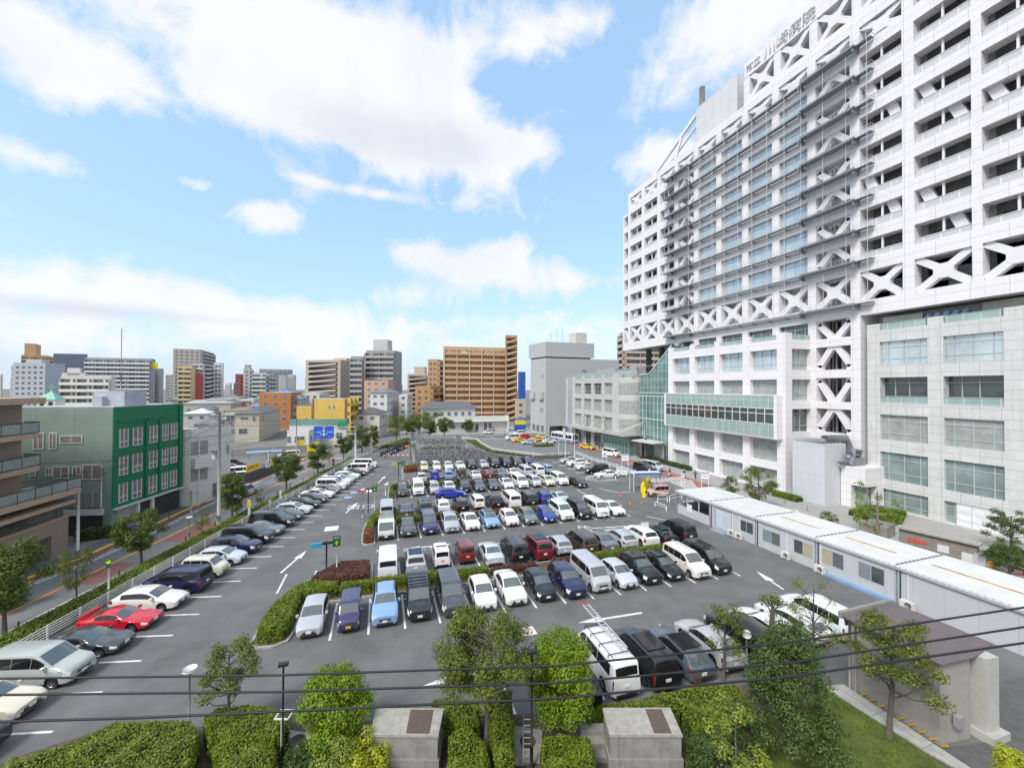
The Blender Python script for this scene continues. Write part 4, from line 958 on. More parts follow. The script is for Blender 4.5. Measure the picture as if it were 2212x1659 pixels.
R1 = [('hatch','silver',(),0,'silver hatchback at the left end of the front row, beside the clipped hedge'),('kei','purple',(),0,'dark purple boxy mini van with yellow plate, front row second from left'),('suv','lblue',('rails',),0,'light blue SUV with roof rails in the front hedge row'),('minivan','black',('bars',),0,'black minivan with four roof bars in the front hedge row'),('minivan','dgrey',('sunshade',),0,'dark minivan with chrome nose, fifth in the front hedge row'),('hatch','white',(),0,'white hatchback with black grille in the front hedge row'),('sedan','pearl',(),0,'pearl white sedan with silver grille in the front hedge row'),('hatch','black',(),0,'small black hatchback right of the pearl sedan, front row'),('suv','navy',(),0,'dark navy SUV beside the tall silver van, front row'),
      ('van','silver',(),0,'tall silver van with blue card on dashboard, front row'),('hatch','lsilver',(),0,'pale silver hatchback right of the tall silver van'),('suv','black',('rails','dark_roof'),0,'black SUV with chrome window line, twelfth in front row'),('wagon','black',('dark_roof',),0,'black wagon with kidney grille, thirteenth in front row'),('minivan','pearl',(),0,'pearl white minivan, second from the right end of front row'),('minivan','black',('dark_roof',),0,'large black minivan at the right end of the front row')]
row_cars(R1, lambda i: (-2.84-1.21+2.427*i, 29.75-.088*i, (.03,-1)), DN+th, 'the front hedge row', 'cars in the front row by the hedge')
R2 = [('van','white'),('suv','silver',('dark_roof',)),('kei','white',('dark_roof',)),('kei','dred'),('sedan','lsilver'),('minivan','black'),('minivan','dred',('dark_roof',)),('hatch','silver'),('minivan','brown'),('sedan','grey'),('wagon','silver'),('suv','white'),('sedan','black',('dark_roof',)),('minivan','black',('dark_roof',))]
row_cars(R2, lambda i: (-5.1+5.0+1.2+2.42*i, 41.4-.08*i, (0,1)), math.pi/2+th, 'the second row, tails to the hedge', 'cars in the second row')
R3 = [None,('sedan','dgrey'),('minivan','purple'),('suv','silver'),('sedan','white'),('wagon','lblue',('dark_roof',)),('hatch','white'),('hatch','grey'),('hatch','blue'),('minivan','white'),('minivan','black'),('van','white'),('sedan','white')]
row_cars(R3, lambda i: (2.39-1.22+2.447*i, 46.6-.05*i, (.02,-1)), DN+th, 'the third row behind the red shrub', 'cars in the third row')
R4 = [('van','silver'),('sedan','dgrey'),('minivan','dgrey',('dark_roof',)),('hatch','white'),('suv','black'),('kei','white'),('suv','black',('dark_roof',)),('van','white'),('minivan','black'),('suv','blue',('rails',)),('sedan','lsilver')]
row_cars(R4, lambda i: (2.57-1.22+2.45*i, 58.2-.05*i, (0,1)), math.pi/2+th, 'the fourth row', 'cars in the fourth row')
R5 = [('kei','dgrey'),('van','white'),('kei','silver'),('hatch','white'),('minivan','black',('dark_roof',)),('hatch','slate'),('sedan','dgrey'),('sedan','white'),('minivan','white'),('kei','lsilver'),('hatch','cream'),('minivan','white')]
row_cars(R5, lambda i: (5.21-1.22+2.445*i, 64.0-.065*i, (.02,-1)), DN+th, 'the fifth row', 'cars in the fifth row')
R6 = [('suv','silver',('rails',)),('kei','bblue'),('kei','lblue'),('kei','black'),('sedan','pearl'),('wagon','dred'),('sedan','grey'),('sedan','white'),('van','lsilver'),('van','white'),('kei','skyb')]
row_cars(R6, lambda i: (7.9-.2+2.45*i, 76.8-.06*i, (0,1)), math.pi/2+th, 'the sixth row', 'cars in the sixth row')
R7 = [('kei','cream'),('kei','white'),('hatch','white'),('sedan','pearl'),('suv','black'),('hatch','silver'),('minivan','black'),('minivan','black'),('minivan','dgrey'),('suv','navy')]
row_cars(R7, lambda i: (10.45-1.2+2.47*i, 82.1-.1*i, (.02,-1)), DN+th, 'the last row before the bicycles', 'cars in the last row')
R0 = [('sedan','black'),None,('minivan','black',('dark_roof',)),('wagon','slate',('rails','dark_roof')),('wagon','silver'),('minivan','black'),('wagon','white'),('wagon','white'),('minivan','white')]
row_cars(R0, lambda i: (10.5+2.45*i, 23.3-.03*i, (0,1)), math.pi/2+th, 'the nearest row by the shrubs', 'cars in the nearest row')
PC = [('sedan','black',(),1),('sedan','cream'),('minivan','silver'),('coupe','dgrey'),('coupe','red',('spoiler',)),('wagon','white'),('minivan','navy',(),1),('kei','cream'),('hatch','lsilver'),('suv','navy'),('minivan','black'),('sedan','grey'),('minivan','black'),('wagon','dgrey'),('wagon','lsilver'),('sedan','black'),('sedan','dgrey'),('sedan','white'),('sedan','grey'),('minivan','white'),('minivan','white',('dark_roof',)),('wagon','silver'),('wagon','white'),('sedan','black'),('van','white',(),1),('sedan','dgrey'),('van','white')]
def leftpos(i):
    c = A0 + AS*(i-2+.5); p = c - hd*((1.4 if i == 0 else 2.0) - .02*max(0, i-8)*2.2); return (p.x, p.y, (hd.x, hd.y))
PC[4] = ('coupe','red',('spoiler',),0,'bright red sports coupe with rear spoiler by the white railing')
PC[2] = ('minivan','silver',(),0,'silver minivan between the cream classic car and the dark coupe')
PC[1] = ('sedan','cream',(),0,'cream classic saloon with yellow plate at the left picture edge')
PC[0] = ('sedan','black',(),1,'dark sedan with red tail lamp at the lower left corner')
row_cars(PC, leftpos, math.atan2(hd.y, hd.x), 'the kerb row by the railing', 'cars along the white railing')
RC = [('sedan','white'),('minivan','black'),('sedan','pearl'),('suv','white'),('wagon','silver')]
ry = [67.2,71.2,75.0,79.0,82.6]
for i, (k, c) in enumerate(RC):
    car(k, 39.0+CARS[k]['L']/2 if k in CT or make_type(k) else 0, ry[i], math.pi+math.radians(-3), K[c], f'{CN[c]} {TN[k]} facing left beside the entrance fence, {ORDN[i]} from the gate', TCAT[k], 'cars beside the entrance fence')
car('wagon', 10.9, 62.2, math.radians(-8), K['bblue'], 'bright blue station wagon driving across the lane between two rows', 'station wagon', None)
car('hatch', 32.9, 62.6, math.radians(-86), K['black'], 'black hatchback driving down the right lane towards the camera', 'hatchback', None)
car('kei', 42.0, 53.3, math.radians(172), K['pink'], 'small pink car stopped at the yellow ticket machine', 'mini car', None)
car('minivan', 51.3, 69.3, math.radians(-82), K['black'], 'black minivan waiting on the hospital road before the crossing', 'minivan', None)
car('van', 54.1, 70.4, math.radians(-80), K['lsilver'], 'pale silver van standing on the red lane beside the black minivan', 'van', None)
car('van', 55.4, 88.0, math.radians(-75), K['white'], 'white high-roof patient transport van on the red lane by the entrance', 'van', None)
car('sedan', 55.6, 100.3, math.radians(-72), K['yellow'], 'yellow taxi waiting behind the white transport van', 'taxi', 'yellow taxis', extras=('taxi',))
car('sedan', 42.2, 119.5, math.radians(185), K['yellow'], 'yellow taxi in the turning circle, left of the other yellow taxi', 'taxi', 'yellow taxis', extras=('taxi',))
car('sedan', 48.3, 120.0, math.radians(178), K['yellow'], 'yellow taxi in the turning circle, behind the white pickup', 'taxi', 'yellow taxis', extras=('taxi',))
car('sedan', 43.4, 114.2, math.radians(182), K['lsilver'], 'silver sedan queued in the turning circle', 'sedan', None)
car('van', 41.8, 124.5, math.radians(186), K['white'], 'white van queued behind the taxis in the turning circle', 'van', None)
car('suv', 50.0, 113.5, math.radians(5), K['white'], 'white car with round door emblem beside the planted island', 'car', None)
car('sedan', 53.2, 126.5, math.radians(-10), K['green'], 'yellow green taxi near the bus in the turning circle', 'taxi', None, extras=('taxi',))
car('suv', 46.5, 127.5, math.radians(180), K['red'], 'red and white car at the far side of the turning circle', 'car', None)
car('kei', 38.8, 143.5, math.radians(182), K['white'], 'small white car parked in front of the low white clinic', 'mini car', None)
car('minivan', 48.5, 136.5, math.radians(180), K['white'], 'white minivan on the far street past the taxis', 'minivan', None)
car('minivan', -19.2, 72.2, math.radians(72), K['lsilver'], 'silver car driving on the street behind the roadside tree', 'minivan', None)
car('kei', -12.6, 112.0, math.radians(250), K['white'], 'white mini van coming down the street under the blue sign', 'mini van', None)
car('minivan', -28.5, 99.0, math.radians(10), K['dgrey'], 'dark minivan at the back of the small pay car park', 'minivan', None)
car('wagon', -27.5, 95.0, math.radians(10), K['red'], 'red car beside the dark minivan in the small pay car park', 'car', None)
car('van', -24.4, 88.2, math.radians(15), K['white'], 'white van beside the yellow banner in the small pay car park', 'van', None)
car('kei', -22.6, 84.6, math.radians(15), K['white'], 'white truck-like mini van nearest the street in the small pay car park', 'mini van', None)
car('minivan', -19.5, 108.0, math.radians(190), K['pearl'], 'pearl minivan left of the blue parking machine', 'minivan', None)
# rounded emblem and small markings ride as parts; the flat-bed truck, ladder van and bus follow
def box_truck(x, y, h):
    root = empty('flatbed_truck', (x, y, .009), h, 'white flatbed truck with an aluminium load bed, left end of the third row', 'truck', 'cars in the third row')
    L, W = 4.7, 1.7
    m = MB(); xs = [(L/2,.45,.9),(L/2-.05,.42,1.2)]
    prof = [(2.35,.35),(2.38,.75),(2.33,1.12),(1.72,1.92),(1.5,1.98),(.75,1.98),(.62,1.9),(.62,.35)]
    n = len(prof); m.add([(a,-W/2,b) for a,b in prof]+[(a,W/2,b) for a,b in prof], [tuple(range(n)), tuple(range(n,2*n))[::-1]]+[(i,i+n,(i+1)%n+n,(i+1)%n) for i in range(n)])
    o = m.build('cab', PAINT, root); o.color = (.7,.71,.72,1)
    m = MB(); m.add([(2.325,-.75,1.16),(2.325,.75,1.16),(1.76,.72,1.86),(1.76,-.72,1.86)], [(0,1,2,3)]); me = m.build('windscreen', CGL, root); me.location = (.02,0,.015)
    for s in (1,-1):
        m = MB(); m.add([(2.1,s*.857,1.2),(1.0,s*.857,1.2),(1.0,s*.857,1.8),(1.68,s*.857,1.8)], [(0,1,2,3)]); m.build('side_window', CGLS, root)
        m = MB(); m.box(2.34,2.4,s*.52-.17,s*.52+.17,.72,.92); m.build('headlight', LAMP, root)
        m = MB(); m.box(1.95,2.1,s*.87,s*1.05,1.25,1.5); m.build('mirror', BLK, root)
    m = MB(); m.box(-2.35,.5,-.86,.86,.72,.8); m.box(-2.35,.5,-.86,-.82,.8,1.15); m.box(-2.35,.5,.82,.86,.8,1.15); m.box(-2.35,-2.31,-.82,.82,.8,1.15); m.box(.46,.5,-.8,.8,.8,2.1)
    for k in range(8): m.box(-2.3+k*.34,-2.2+k*.34,-.8,.8,1.5,1.54)
    for s in (-.8,0,.8): m.bar((-2.3,s,1.48),(.48,s,1.48),.05,.05)
    for s in (-.8,.8): m.bar((-2.3,s,.8),(-2.3,s,1.5),.05,.05)
    m.build('load_bed', mat('aluminium', (.45,.46,.46), .45, metal=.3, var=.15), root)
    m = MB(); m.box(-2.2,2.3,-.45,.45,.35,.7); m.box(2.3,2.4,-.8,.8,.38,.62); m.build('chassis', BLK, root)
    m = MB(); m.box(2.4,2.42,-.16,.16,.42,.58); m.build('licence_plate', PLW, root)
    p, c = CT['van']
    for pn, me, w in p:
        if w: o = inst('wheel', me, root, (w[0], w[1], w[2])); inst('rim', w[3], o)
box_truck(2.39-1.22, 46.6+2.3, DN+th)
v = car('van', 12.95, 21.2, math.pi/2+th, K['white'], 'white van with a long aluminium ladder on its roof rack, nearest row', 'van', 'cars in the nearest row')
m = MB()
for q in (-1.6,-.6,.4,1.2): m.bar((q,-.72,2.12),(q,.72,2.12),.04,.04); m.bar((q,-.72,1.95),(q,-.72,2.12),.04,.04); m.bar((q,.72,1.95),(q,.72,2.12),.04,.04)
for s in (-.6,.6): m.bar((-1.9,s,2.14),(1.3,s,2.14),.03,.03)
m.build('roof_rack', BLK, v)
ld = empty('ladder', (12.9, 21.9, 2.26), math.pi/2+th, 'aluminium extension ladder with red ends lying on the white van roof', 'ladder')
m = MB()
for s in (-.62,-.22): m.bar((-2.2,s,.0),(2.5,s,.05),.07,.05)
m.build('rails', mat('ladder_aluminium', (.62,.64,.66), .35, metal=.5, var=.05), ld)
m = MB()
for q in range(15): m.bar((-2.1+q*.32,-.62,.02),(-2.1+q*.32,-.22,.02),.04,.04)
m.build('rungs', MATS['ladder_aluminium'], ld)
m = MB(); m.box(2.45,2.62,-.68,-.56,0,.12); m.box(2.45,2.62,-.28,-.16,0,.12); m.build('red_end_caps', mat('red_plastic', (.6,.06,.02), .5), ld)
# city bus
bus = empty('city_bus', (56.0, 115.6, .02), math.radians(-76), 'white and blue city bus standing at the hospital stop', 'bus')
m = MB(); prof = [(5.2,.35),(5.3,1.0),(5.15,2.6),(4.9,2.95),(-5.0,2.95),(-5.2,2.7),(-5.2,.35)]; n = len(prof)
m.add([(a,-1.2,b) for a,b in prof]+[(a,1.2,b) for a,b in prof], [tuple(range(n)), tuple(range(n,2*n))[::-1]]+[(i,i+n,(i+1)%n+n,(i+1)%n) for i in range(n)])
o = m.build('body', mat('bus_body', (.66,.68,.72), .35, var=.03), bus)
m = MB(); m.box(-5.22,5.27,-1.215,1.215,.55,.95); m.build('blue_stripe', mat('bus_blue', (.04,.10,.42), .4), bus)
for s in (1,-1):
    for k in range(6):
        m = MB(); m.box(-4.9+k*1.62,-3.42+k*1.62,s*1.205,s*1.225,1.45,2.45); m.build('side_window', CGLS, bus)
m = MB(); m.add([(5.31,-1.05,1.25),(5.31,1.05,1.25),(5.19,1.05,2.5),(5.19,-1.05,2.5)], [(0,1,2,3)]); m.build('windscreen', CGL, bus)
m = MB(); m.box(5.0,5.2,-.7,.7,2.62,2.9); m.build('destination_sign', BLK, bus)
m = MB(); m.box(-3.5,-1,-.6,.6,2.95,3.15); m.build('roof_unit', PLW, bus)
for xx in (3.3,-2.6):
    for s in (1,-1):
        m = MB(); m.tube([(xx,s*1.0,.48),(xx,s*1.23,.48)], .48, 16); w = m.build('wheel', TYRE, bus); m = MB(); m.tube([(xx,s*1.22,.48),(xx,s*1.24,.48)], .26, 12); m.build('rim', RIM, w)
# ================================================================ surrounding buildings
DWIN = mat('far_window', (.10,.12,.14), .15, var=.5, vs=.5, spec=.8)
WFR = mat('white_window_frame', (.6,.61,.6), .5, var=0)
CURTW = mat('window_with_curtain', (.20,.17,.165), .25, var=.3, vs=2.5, spec=.7, wave=('X', 2.5, .3))
def wallm(name, col, joint=None, **k): return mat('wall_'+name, col, .8, var=k.pop('var',.07), vs=.4, joint=joint, stain=k.pop('stain',.25), jw=.03, **k)
class Bld:
    """a box building: corner point C, directions and lengths of its two seen faces"""
    def __init__(b, name, label, cat, C, dL, wL, dR, wR, h, wall, roofm=None, parapet=.5):
        b.C = Vector((C[0], C[1], 0)); b.dL = Vector((dL[0], dL[1], 0)).normalized(); b.dR = Vector((dR[0], dR[1], 0)).normalized(); b.wL, b.wR, b.h = wL, wR, h
        b.root = empty(name, b.C, 0, label, cat)
        L, R = b.dL*wL, b.dR*wR; m = MB(); m.prism([(0,0),(L.x,L.y),(L.x+R.x,L.y+R.y),(R.x,R.y)], 0, h); b.wall = wall; m.build('wall', wall, b.root)
        if roofm:
            m = MB(); e = .0; m.prism([tuple((L*a+R*c).xy) for a,c in ((.02,.02),(.98,.02),(.98,.98),(.02,.98))], h, h+.06); m.build('roof', roofm, b.root)
    def fr(b, face):     # local frame: u along the face from the corner, n outward
        d = b.dL if face == 'L' else b.dR; o = b.dR if face == 'L' else b.dL
        n = Vector((-d.y, d.x, 0)); n = n if n.dot(o) < 0 else -n
        return d, n
    def box(b, m, face, u0, u1, o0, o1, z0, z1, mi=0):
        d, n = b.fr(face); pts = [d*u0+n*o0, d*u1+n*o0, d*u1+n*o1, d*u0+n*o1]; m.prism([(p.x,p.y) for p in pts], z0, z1, mi)
    def part(b, name, face, u0, u1, o0, o1, z0, z1, mt, parent=None):
        m = MB(); b.box(m, face, u0, u1, o0, o1, z0, z1); return m.build(name, mt, parent or b.root)
    def window(b, face, u, z, w, h, mt=None, frame=True, bars=1, sill=False):
        x = b.part('window', face, u, u+w, .0, .05, z, z+h, mt or DWIN)
        if frame:
            m = MB(); t = .07
            b.box(m, face, u-t, u, .0, .09, z-t, z+h+t); b.box(m, face, u+w, u+w+t, .0, .09, z-t, z+h+t); b.box(m, face, u, u+w, .0, .085, z+h, z+h+t); b.box(m, face, u, u+w, .0, .085, z-t, z)
            for k in range(bars): uu = u+w*(k+1)/(bars+1); b.box(m, face, uu-.03, uu+.03, .0, .08, z, z+h)
            m.build('window_frame', WFR, x)
        return x
    def grid(b, face, n, floors, z0, fh, ww=1.5, wh=1.3, mt=None, u0=.5, u1=None, frame=False, sill=.9, skip=0):
        W = b.wL if face == 'L' else b.wR; u1 = W-.5 if u1 is None else u1; st = (u1-u0)/n
        for f in range(floors):
            for k in range(n):
                if skip and random.random() < skip: continue
                b.window(face, u0+st*(k+.5)-ww/2, z0+f*fh+sill, ww, wh, mt, frame)
    def balconies(b, face, floors, z0, fh, u0, u1, bays, par, dep=1.3, ph=1.1, wm=None, post=True):
        for f in range(floors):
            z = z0+f*fh; m = MB(); b.box(m, face, u0, u1, 0, dep, z-.15, z); b.box(m, face, u0, u1, dep-.12, dep, z-.2, z+ph); b.box(m, face, u0, u0+.1, 0, dep-.12, z, z+ph); b.box(m, face, u1-.1, u1, 0, dep-.12, z, z+ph)
            m.build('balcony', par, b.root)
            m = MB(); st = (u1-u0)/bays
            b.box(m, face, u0+.1, u1-.1, .02, .08, z, z+fh-.35); o = m.build('recessed_windows', wm or DWIN, b.root)
            m = MB()
            for k in range(bays+1): uu = u0+st*k; b.box(m, face, max(u0,uu-.12), min(u1,uu+.12), .08, dep-.15, z, z+fh-.2)
            for k in range(bays): uu = u0+st*(k+.3); b.box(m, face, uu, uu+st*.16, .08, .14, z, z+fh-.4)
            m.build('party_wall', b.wall, b.root)
def face_len(C, d, u):
    r = ray(u, 840); n = (r.y, -r.x); return -(C[0]*n[0]+C[1]*n[1])/(d[0]*n[0]+d[1]*n[1])
def pxb(name, label, cat, uL, uC, uR, vtop, dist, ang, wall, roofm=None, depth=12):
    r = ray(uC, 840); k = dist/r.dot(FW); C = (r.x*k, r.y*k); h = ht(uC, vtop, *C); a = math.radians(ang)
    c, s = math.cos(a), math.sin(a)
    front_is_left = (uC-uL) >= (uR-uC)
    if front_is_left: dL, dR = (-c, s), (s, c)
    else: dL, dR = (s, c), (c, -s)
    if uC == uL: wL = depth; dL, dR = (s, c), (c, -s)
    else: wL = face_len(C, dL, uL)
    if uC == uR: wR = depth; dL, dR = (-c, s), (s, c); wL = face_len(C, dL, uL)
    else: wR = face_len(C, dR, uR)
    wL = wL if 0 < wL < 120 else depth; wR = wR if 0 < wR < 120 else depth
    return Bld(name, label, cat, C, dL, wL, dR, wR, h, wall, roofm)
ROOFG = mat('flat_roof_grey', (.42,.43,.43), .8, var=.15, vs=.6)
ROOFW = mat('flat_roof_white', (.60,.62,.62), .7, var=.1)
# --- green building across the street
GREENP = mat('green_paint', (.003,.16,.07), .5, var=.08, vs=.8, stain=.2); SAGE = mat('sage_siding', (.22,.30,.26), .75, var=.08, vs=.6, joint=(4,.24), jcol=(.13,.17,.155), jw=.03, stain=.2)
Cg = (-28.35,58.0)
gb_ = Bld('green_building', 'dark green three-storey building with sage green side wall, across the street', 'building', Cg, (-RP[0],-RP[1]), 9.6, RD, 10.52, 14.38, SAGE)
m = MB(); gb_.box(m, 'R', 0, 10.52, .0, .12, 2.85, 14.4); gb_.box(m,'R',9.9,10.52,.12,.3,2.85,14.4)
for (a,b) in ((4.35,4.6),(6.45,6.7)): gb_.box(m,'R',a,b,.12,.26,2.85,12.6)
for (a,b) in ((.5,4.1),(4.75,6.3),(6.9,9.7)): gb_.box(m,'R',a,b,.12,.24,12.62,12.85)
m.build('green_front', GREENP, gb_.root)
def offwin(B, face, u, z, w, h, mt, o=.12, low=True):
    x = B.part('window', face, u, u+w, o, o+.04, z, z+h, mt); m = MB(); t = .07
    for (a,b,c,d) in ((u-t,u,z-t,z+h),(u+w,u+w+t,z-t,z+h),(u,u+w,z-t,z),(u,u+w,z+h*.27,z+h*.27+.09) if low else (u,u+w,z-t,z),(u+w/2-.04,u+w/2+.04,z,z+h)): B.box(m, face, a, b, o, o+.12, c, d)
    m.build('window_frame', WFR, x)
for zz in (9.75,6.55,3.4):
    for (u,w) in ((.75,1.0),(2.55,1.2),(4.95,1.15),(7.05,.85),(8.5,1.0)): offwin(gb_, 'R', u, zz, w, 2.1, CURTW)
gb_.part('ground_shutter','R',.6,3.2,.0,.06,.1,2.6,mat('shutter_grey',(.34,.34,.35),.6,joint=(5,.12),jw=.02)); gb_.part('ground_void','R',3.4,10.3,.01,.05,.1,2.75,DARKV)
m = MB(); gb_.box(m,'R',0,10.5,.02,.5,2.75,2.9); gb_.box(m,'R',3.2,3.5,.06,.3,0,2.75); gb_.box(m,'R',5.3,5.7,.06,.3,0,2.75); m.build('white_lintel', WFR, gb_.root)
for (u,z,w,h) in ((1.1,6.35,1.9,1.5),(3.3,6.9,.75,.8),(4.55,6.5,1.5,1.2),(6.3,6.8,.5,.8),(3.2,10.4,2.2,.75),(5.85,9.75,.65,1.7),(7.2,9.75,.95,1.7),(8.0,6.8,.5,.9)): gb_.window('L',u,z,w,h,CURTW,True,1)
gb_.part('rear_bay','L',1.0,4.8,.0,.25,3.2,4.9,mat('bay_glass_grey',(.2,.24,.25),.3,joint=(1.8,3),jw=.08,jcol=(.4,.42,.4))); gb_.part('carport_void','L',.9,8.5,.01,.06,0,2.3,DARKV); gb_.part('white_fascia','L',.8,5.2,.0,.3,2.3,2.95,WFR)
m = MB(); d,n = gb_.fr('L'); q = d*1.0+n*.12; m.tube([(q.x,q.y,7.6),(q.x,q.y,3.1)], .06, 6); m.build('downpipe', WFR, gb_.root)
m = MB(); p = gb_.dL*1.6+gb_.dR*3; m.T = None
L_, R_ = gb_.dL, gb_.dR
def rbox(B, m, a0, a1, c0, c1, z0, z1): m.prism([tuple((B.dL*a+B.dR*c).xy) for a,c in ((a0,c0),(a1,c0),(a1,c1),(a0,c1))], z0, z1)
rbox(gb_, m, -.0+.6, 4.0, 2.2, 5.4, 14.4, 16.2); rbox(gb_, m, 2.6,3.6,1.6,2.2,14.4,15.6); o = m.build('roof_shed', mat('roof_shed_blue', (.40,.43,.50), .7), gb_.root)
m = MB(); rbox(gb_, m, .1, 9.5, .2, 10.3, 14.385, 14.45); m.build('roof', ROOFG, gb_.root)
mast = empty('radio_mast', (-28.9,60.6,16.2), 0, 'thin tall radio mast with guy frame on the green building roof', 'mast')
m = MB(); m.tube([(0,0,0),(0,0,7.5)], .035, 5); m.tube([(0,0,0),(0,0,2.2)], .07, 5); m.tube([(-.5,0,0),(-.5,0,1.6),(.5,0,1.6),(.5,0,0)], .03, 4); m.build('pole', STEEL, mast)
# --- brown balcony building at the left edge
BRN = mat('brown_tile', (.33,.26,.215), .7, var=.08, vs=2, joint=(.24,.12), jw=.012, jcol=(.17,.13,.11), stain=.15); TRIM = mat('tan_trim', (.42,.30,.21), .7, var=.1)
BGL = mat('frosted_green_glass', (.24,.28,.265), .25, var=.12, spec=.6); BRAIL = mat('dark_rail', (.035,.04,.045), .5, var=0)
nb = Bld('brown_building', 'brown tiled building with glass balcony railings at the left edge', 'building', (-32.6,48.9), (-RP[0],-RP[1]), 14, RD, .1, 15.0, BRN)
P1, P2, P3 = Vector((-32.9,40)), Vector((-33.0,53.4)), Vector((-29.2,53.6))
def poly(m, pts, z0, z1): m.prism([(p[0]+32.6,p[1]-48.9) for p in pts], z0, z1)
m = MB(); poly(m, [(-45,38),(-33.6,38),(-33.6,54),(-45,57)], 0, 15); o = m.build('main_block', BRN, nb.root)
m = MB(); poly(m, [(-45,38),(-33.2,38),(-31.9,54.2),(-45,58)], 15, 15.6); m.build('roof_slab', TRIM, nb.root)
for (z, x1) in ((12.1,-32.0),(8.85,-31.9)):
    m = MB(); poly(m, [(-34,38),(x1-1.2,38),(x1,53.5),(-33.6,54.3)], z-.5, z); m.build('balcony_slab', TRIM, nb.root)
    m = MB(); A_, B_ = Vector((x1-1.2+32.6,38-48.9)), Vector((x1+32.6,53.5-48.9)); m.bar((*A_,z+.55),(*B_,z+.55),.03,.95); e = Vector((-33.6+32.6,54.3-48.9)); m.bar((*B_,z+.55),(*e,z+.55),.03,.95); gl = m.build('balcony_glass', BGL, nb.root)
    m = MB(); m.bar((*A_,z+1.1),(*B_,z+1.1),.07,.07); m.bar((*B_,z+1.1),(*e,z+1.1),.07,.07); m.bar((*A_,z+.1),(*B_,z+.1),.05,.05)
    for k in range(9): q = A_+(B_-A_)*k/8; m.bar((*q,z),(*q,z+1.1),.06,.06)
    m.build('balcony_rail', BRAIL, gl)
# first-floor deck and parking level
m = MB(); poly(m, [(-34,38),(-31.2,38),(-28.7,53.6),(-33.6,55)], 5.9, 6.45); poly(m, [(-34,38),(-30.8,38),(-28.9,53.2),(-33.6,54)], 5.0, 5.3); m.build('balcony_slab', TRIM, nb.root)
m = MB(); A_, B_ = Vector((-31.2+32.6,38-48.9)), Vector((-28.7+32.6,53.6-48.9)); m.bar((*A_,6.95),(*B_,6.95),.03,.9); gl = m.build('balcony_glass', BGL, nb.root)
m = MB(); m.bar((*A_,7.45),(*B_,7.45),.07,.07); m.bar((*A_,6.55),(*B_,6.55),.05,.05)
for k in range(11): q = A_+(B_-A_)*k/10; m.bar((*q,6.4),(*q,7.45),.06,.06)
m.build('balcony_rail', BRAIL, gl)
m = MB(); poly(m, [(-33.5,38),(-31.8,38),(-29.9,53.3),(-33.5,54)], 3.6, 5.0); m.build('dark_strip_window', GLASSD, nb.root)
m = MB(); poly(m, [(-33.6,38),(-31.6,38),(-29.5,53.3),(-33.6,54)], 2.3, 3.6); poly(m, [(-30.6,51.6),(-29.7,51.4),(-29.5,53.3),(-30.6,53.4)], 0, 2.3); m.build('brown_band', BRN, nb.root)
m = MB(); poly(m, [(-33.6,38),(-31.5,38),(-29.4,53.35),(-33.6,54)], 3.6, 3.75); m.build('band_cap', TRIM, nb.root)
for z in (12.4,9.1): 
    m = MB(); poly(m, [(-33.6,44),(-33.52,44),(-33.52,50.4),(-33.6,50.4)], z, z+2); m.build('balcony_window', DWIN, nb.root)
tag(MB().tube([(-28.9,53.6,0),(-28.9,53.6,6)], .13, 8).build('drain_post', WFR), 'white drain post at the corner of the brown building', 'post')
# --- white office next door
WH = mat('white_render', (.62,.62,.60), .7, var=.05, stain=.08)
wb = Bld('white_office', 'white two-storey office with open corner balconies beside the green building', 'building', g(411,1093), (-.97,.10), 7, tuple(Vector(g(497,1071))-Vector(g(411,1093))), (Vector(g(497,1071))-Vector(g(411,1093))).length, ht(497,925,*g(497,1071)), WH, ROOFW)
OH = wb.h-10.5
m = MB(); wb.box(m,'R',-.02,wb.wR,0,.15,wb.h-.8,wb.h+.4); wb.box(m,'L',0,7,0,.15,wb.h-.8,wb.h+.4); m.build('parapet', WH, wb.root)
m = MB(); wb.box(m,'R',.0,2.3,.0,.05,3.4,5.6); wb.box(m,'R',.0,2.3,.0,.05,7.0,9.0); m.build('balcony_recess', mat('recess_shade',(.3,.3,.3),.8), wb.root)
m = MB(); wb.box(m,'R',0,2.5,0,.9,5.2,6.7); m.build('balcony', WH, wb.root); m = MB(); wb.box(m,'R',.6,.75,.5,.7,0,9.7); m.build('post', WH, wb.root)
for (u,z,w,h) in ((3.0,.5,1.2,2.0),(5.4,.6,.9,2.0),(7.4,.9,.5,1.4),(7.6,6.5,.5,1.5)): wb.window('R',min(u,wb.wR-.7),z,w if u<7 else .4,h,CURTW,True,1)
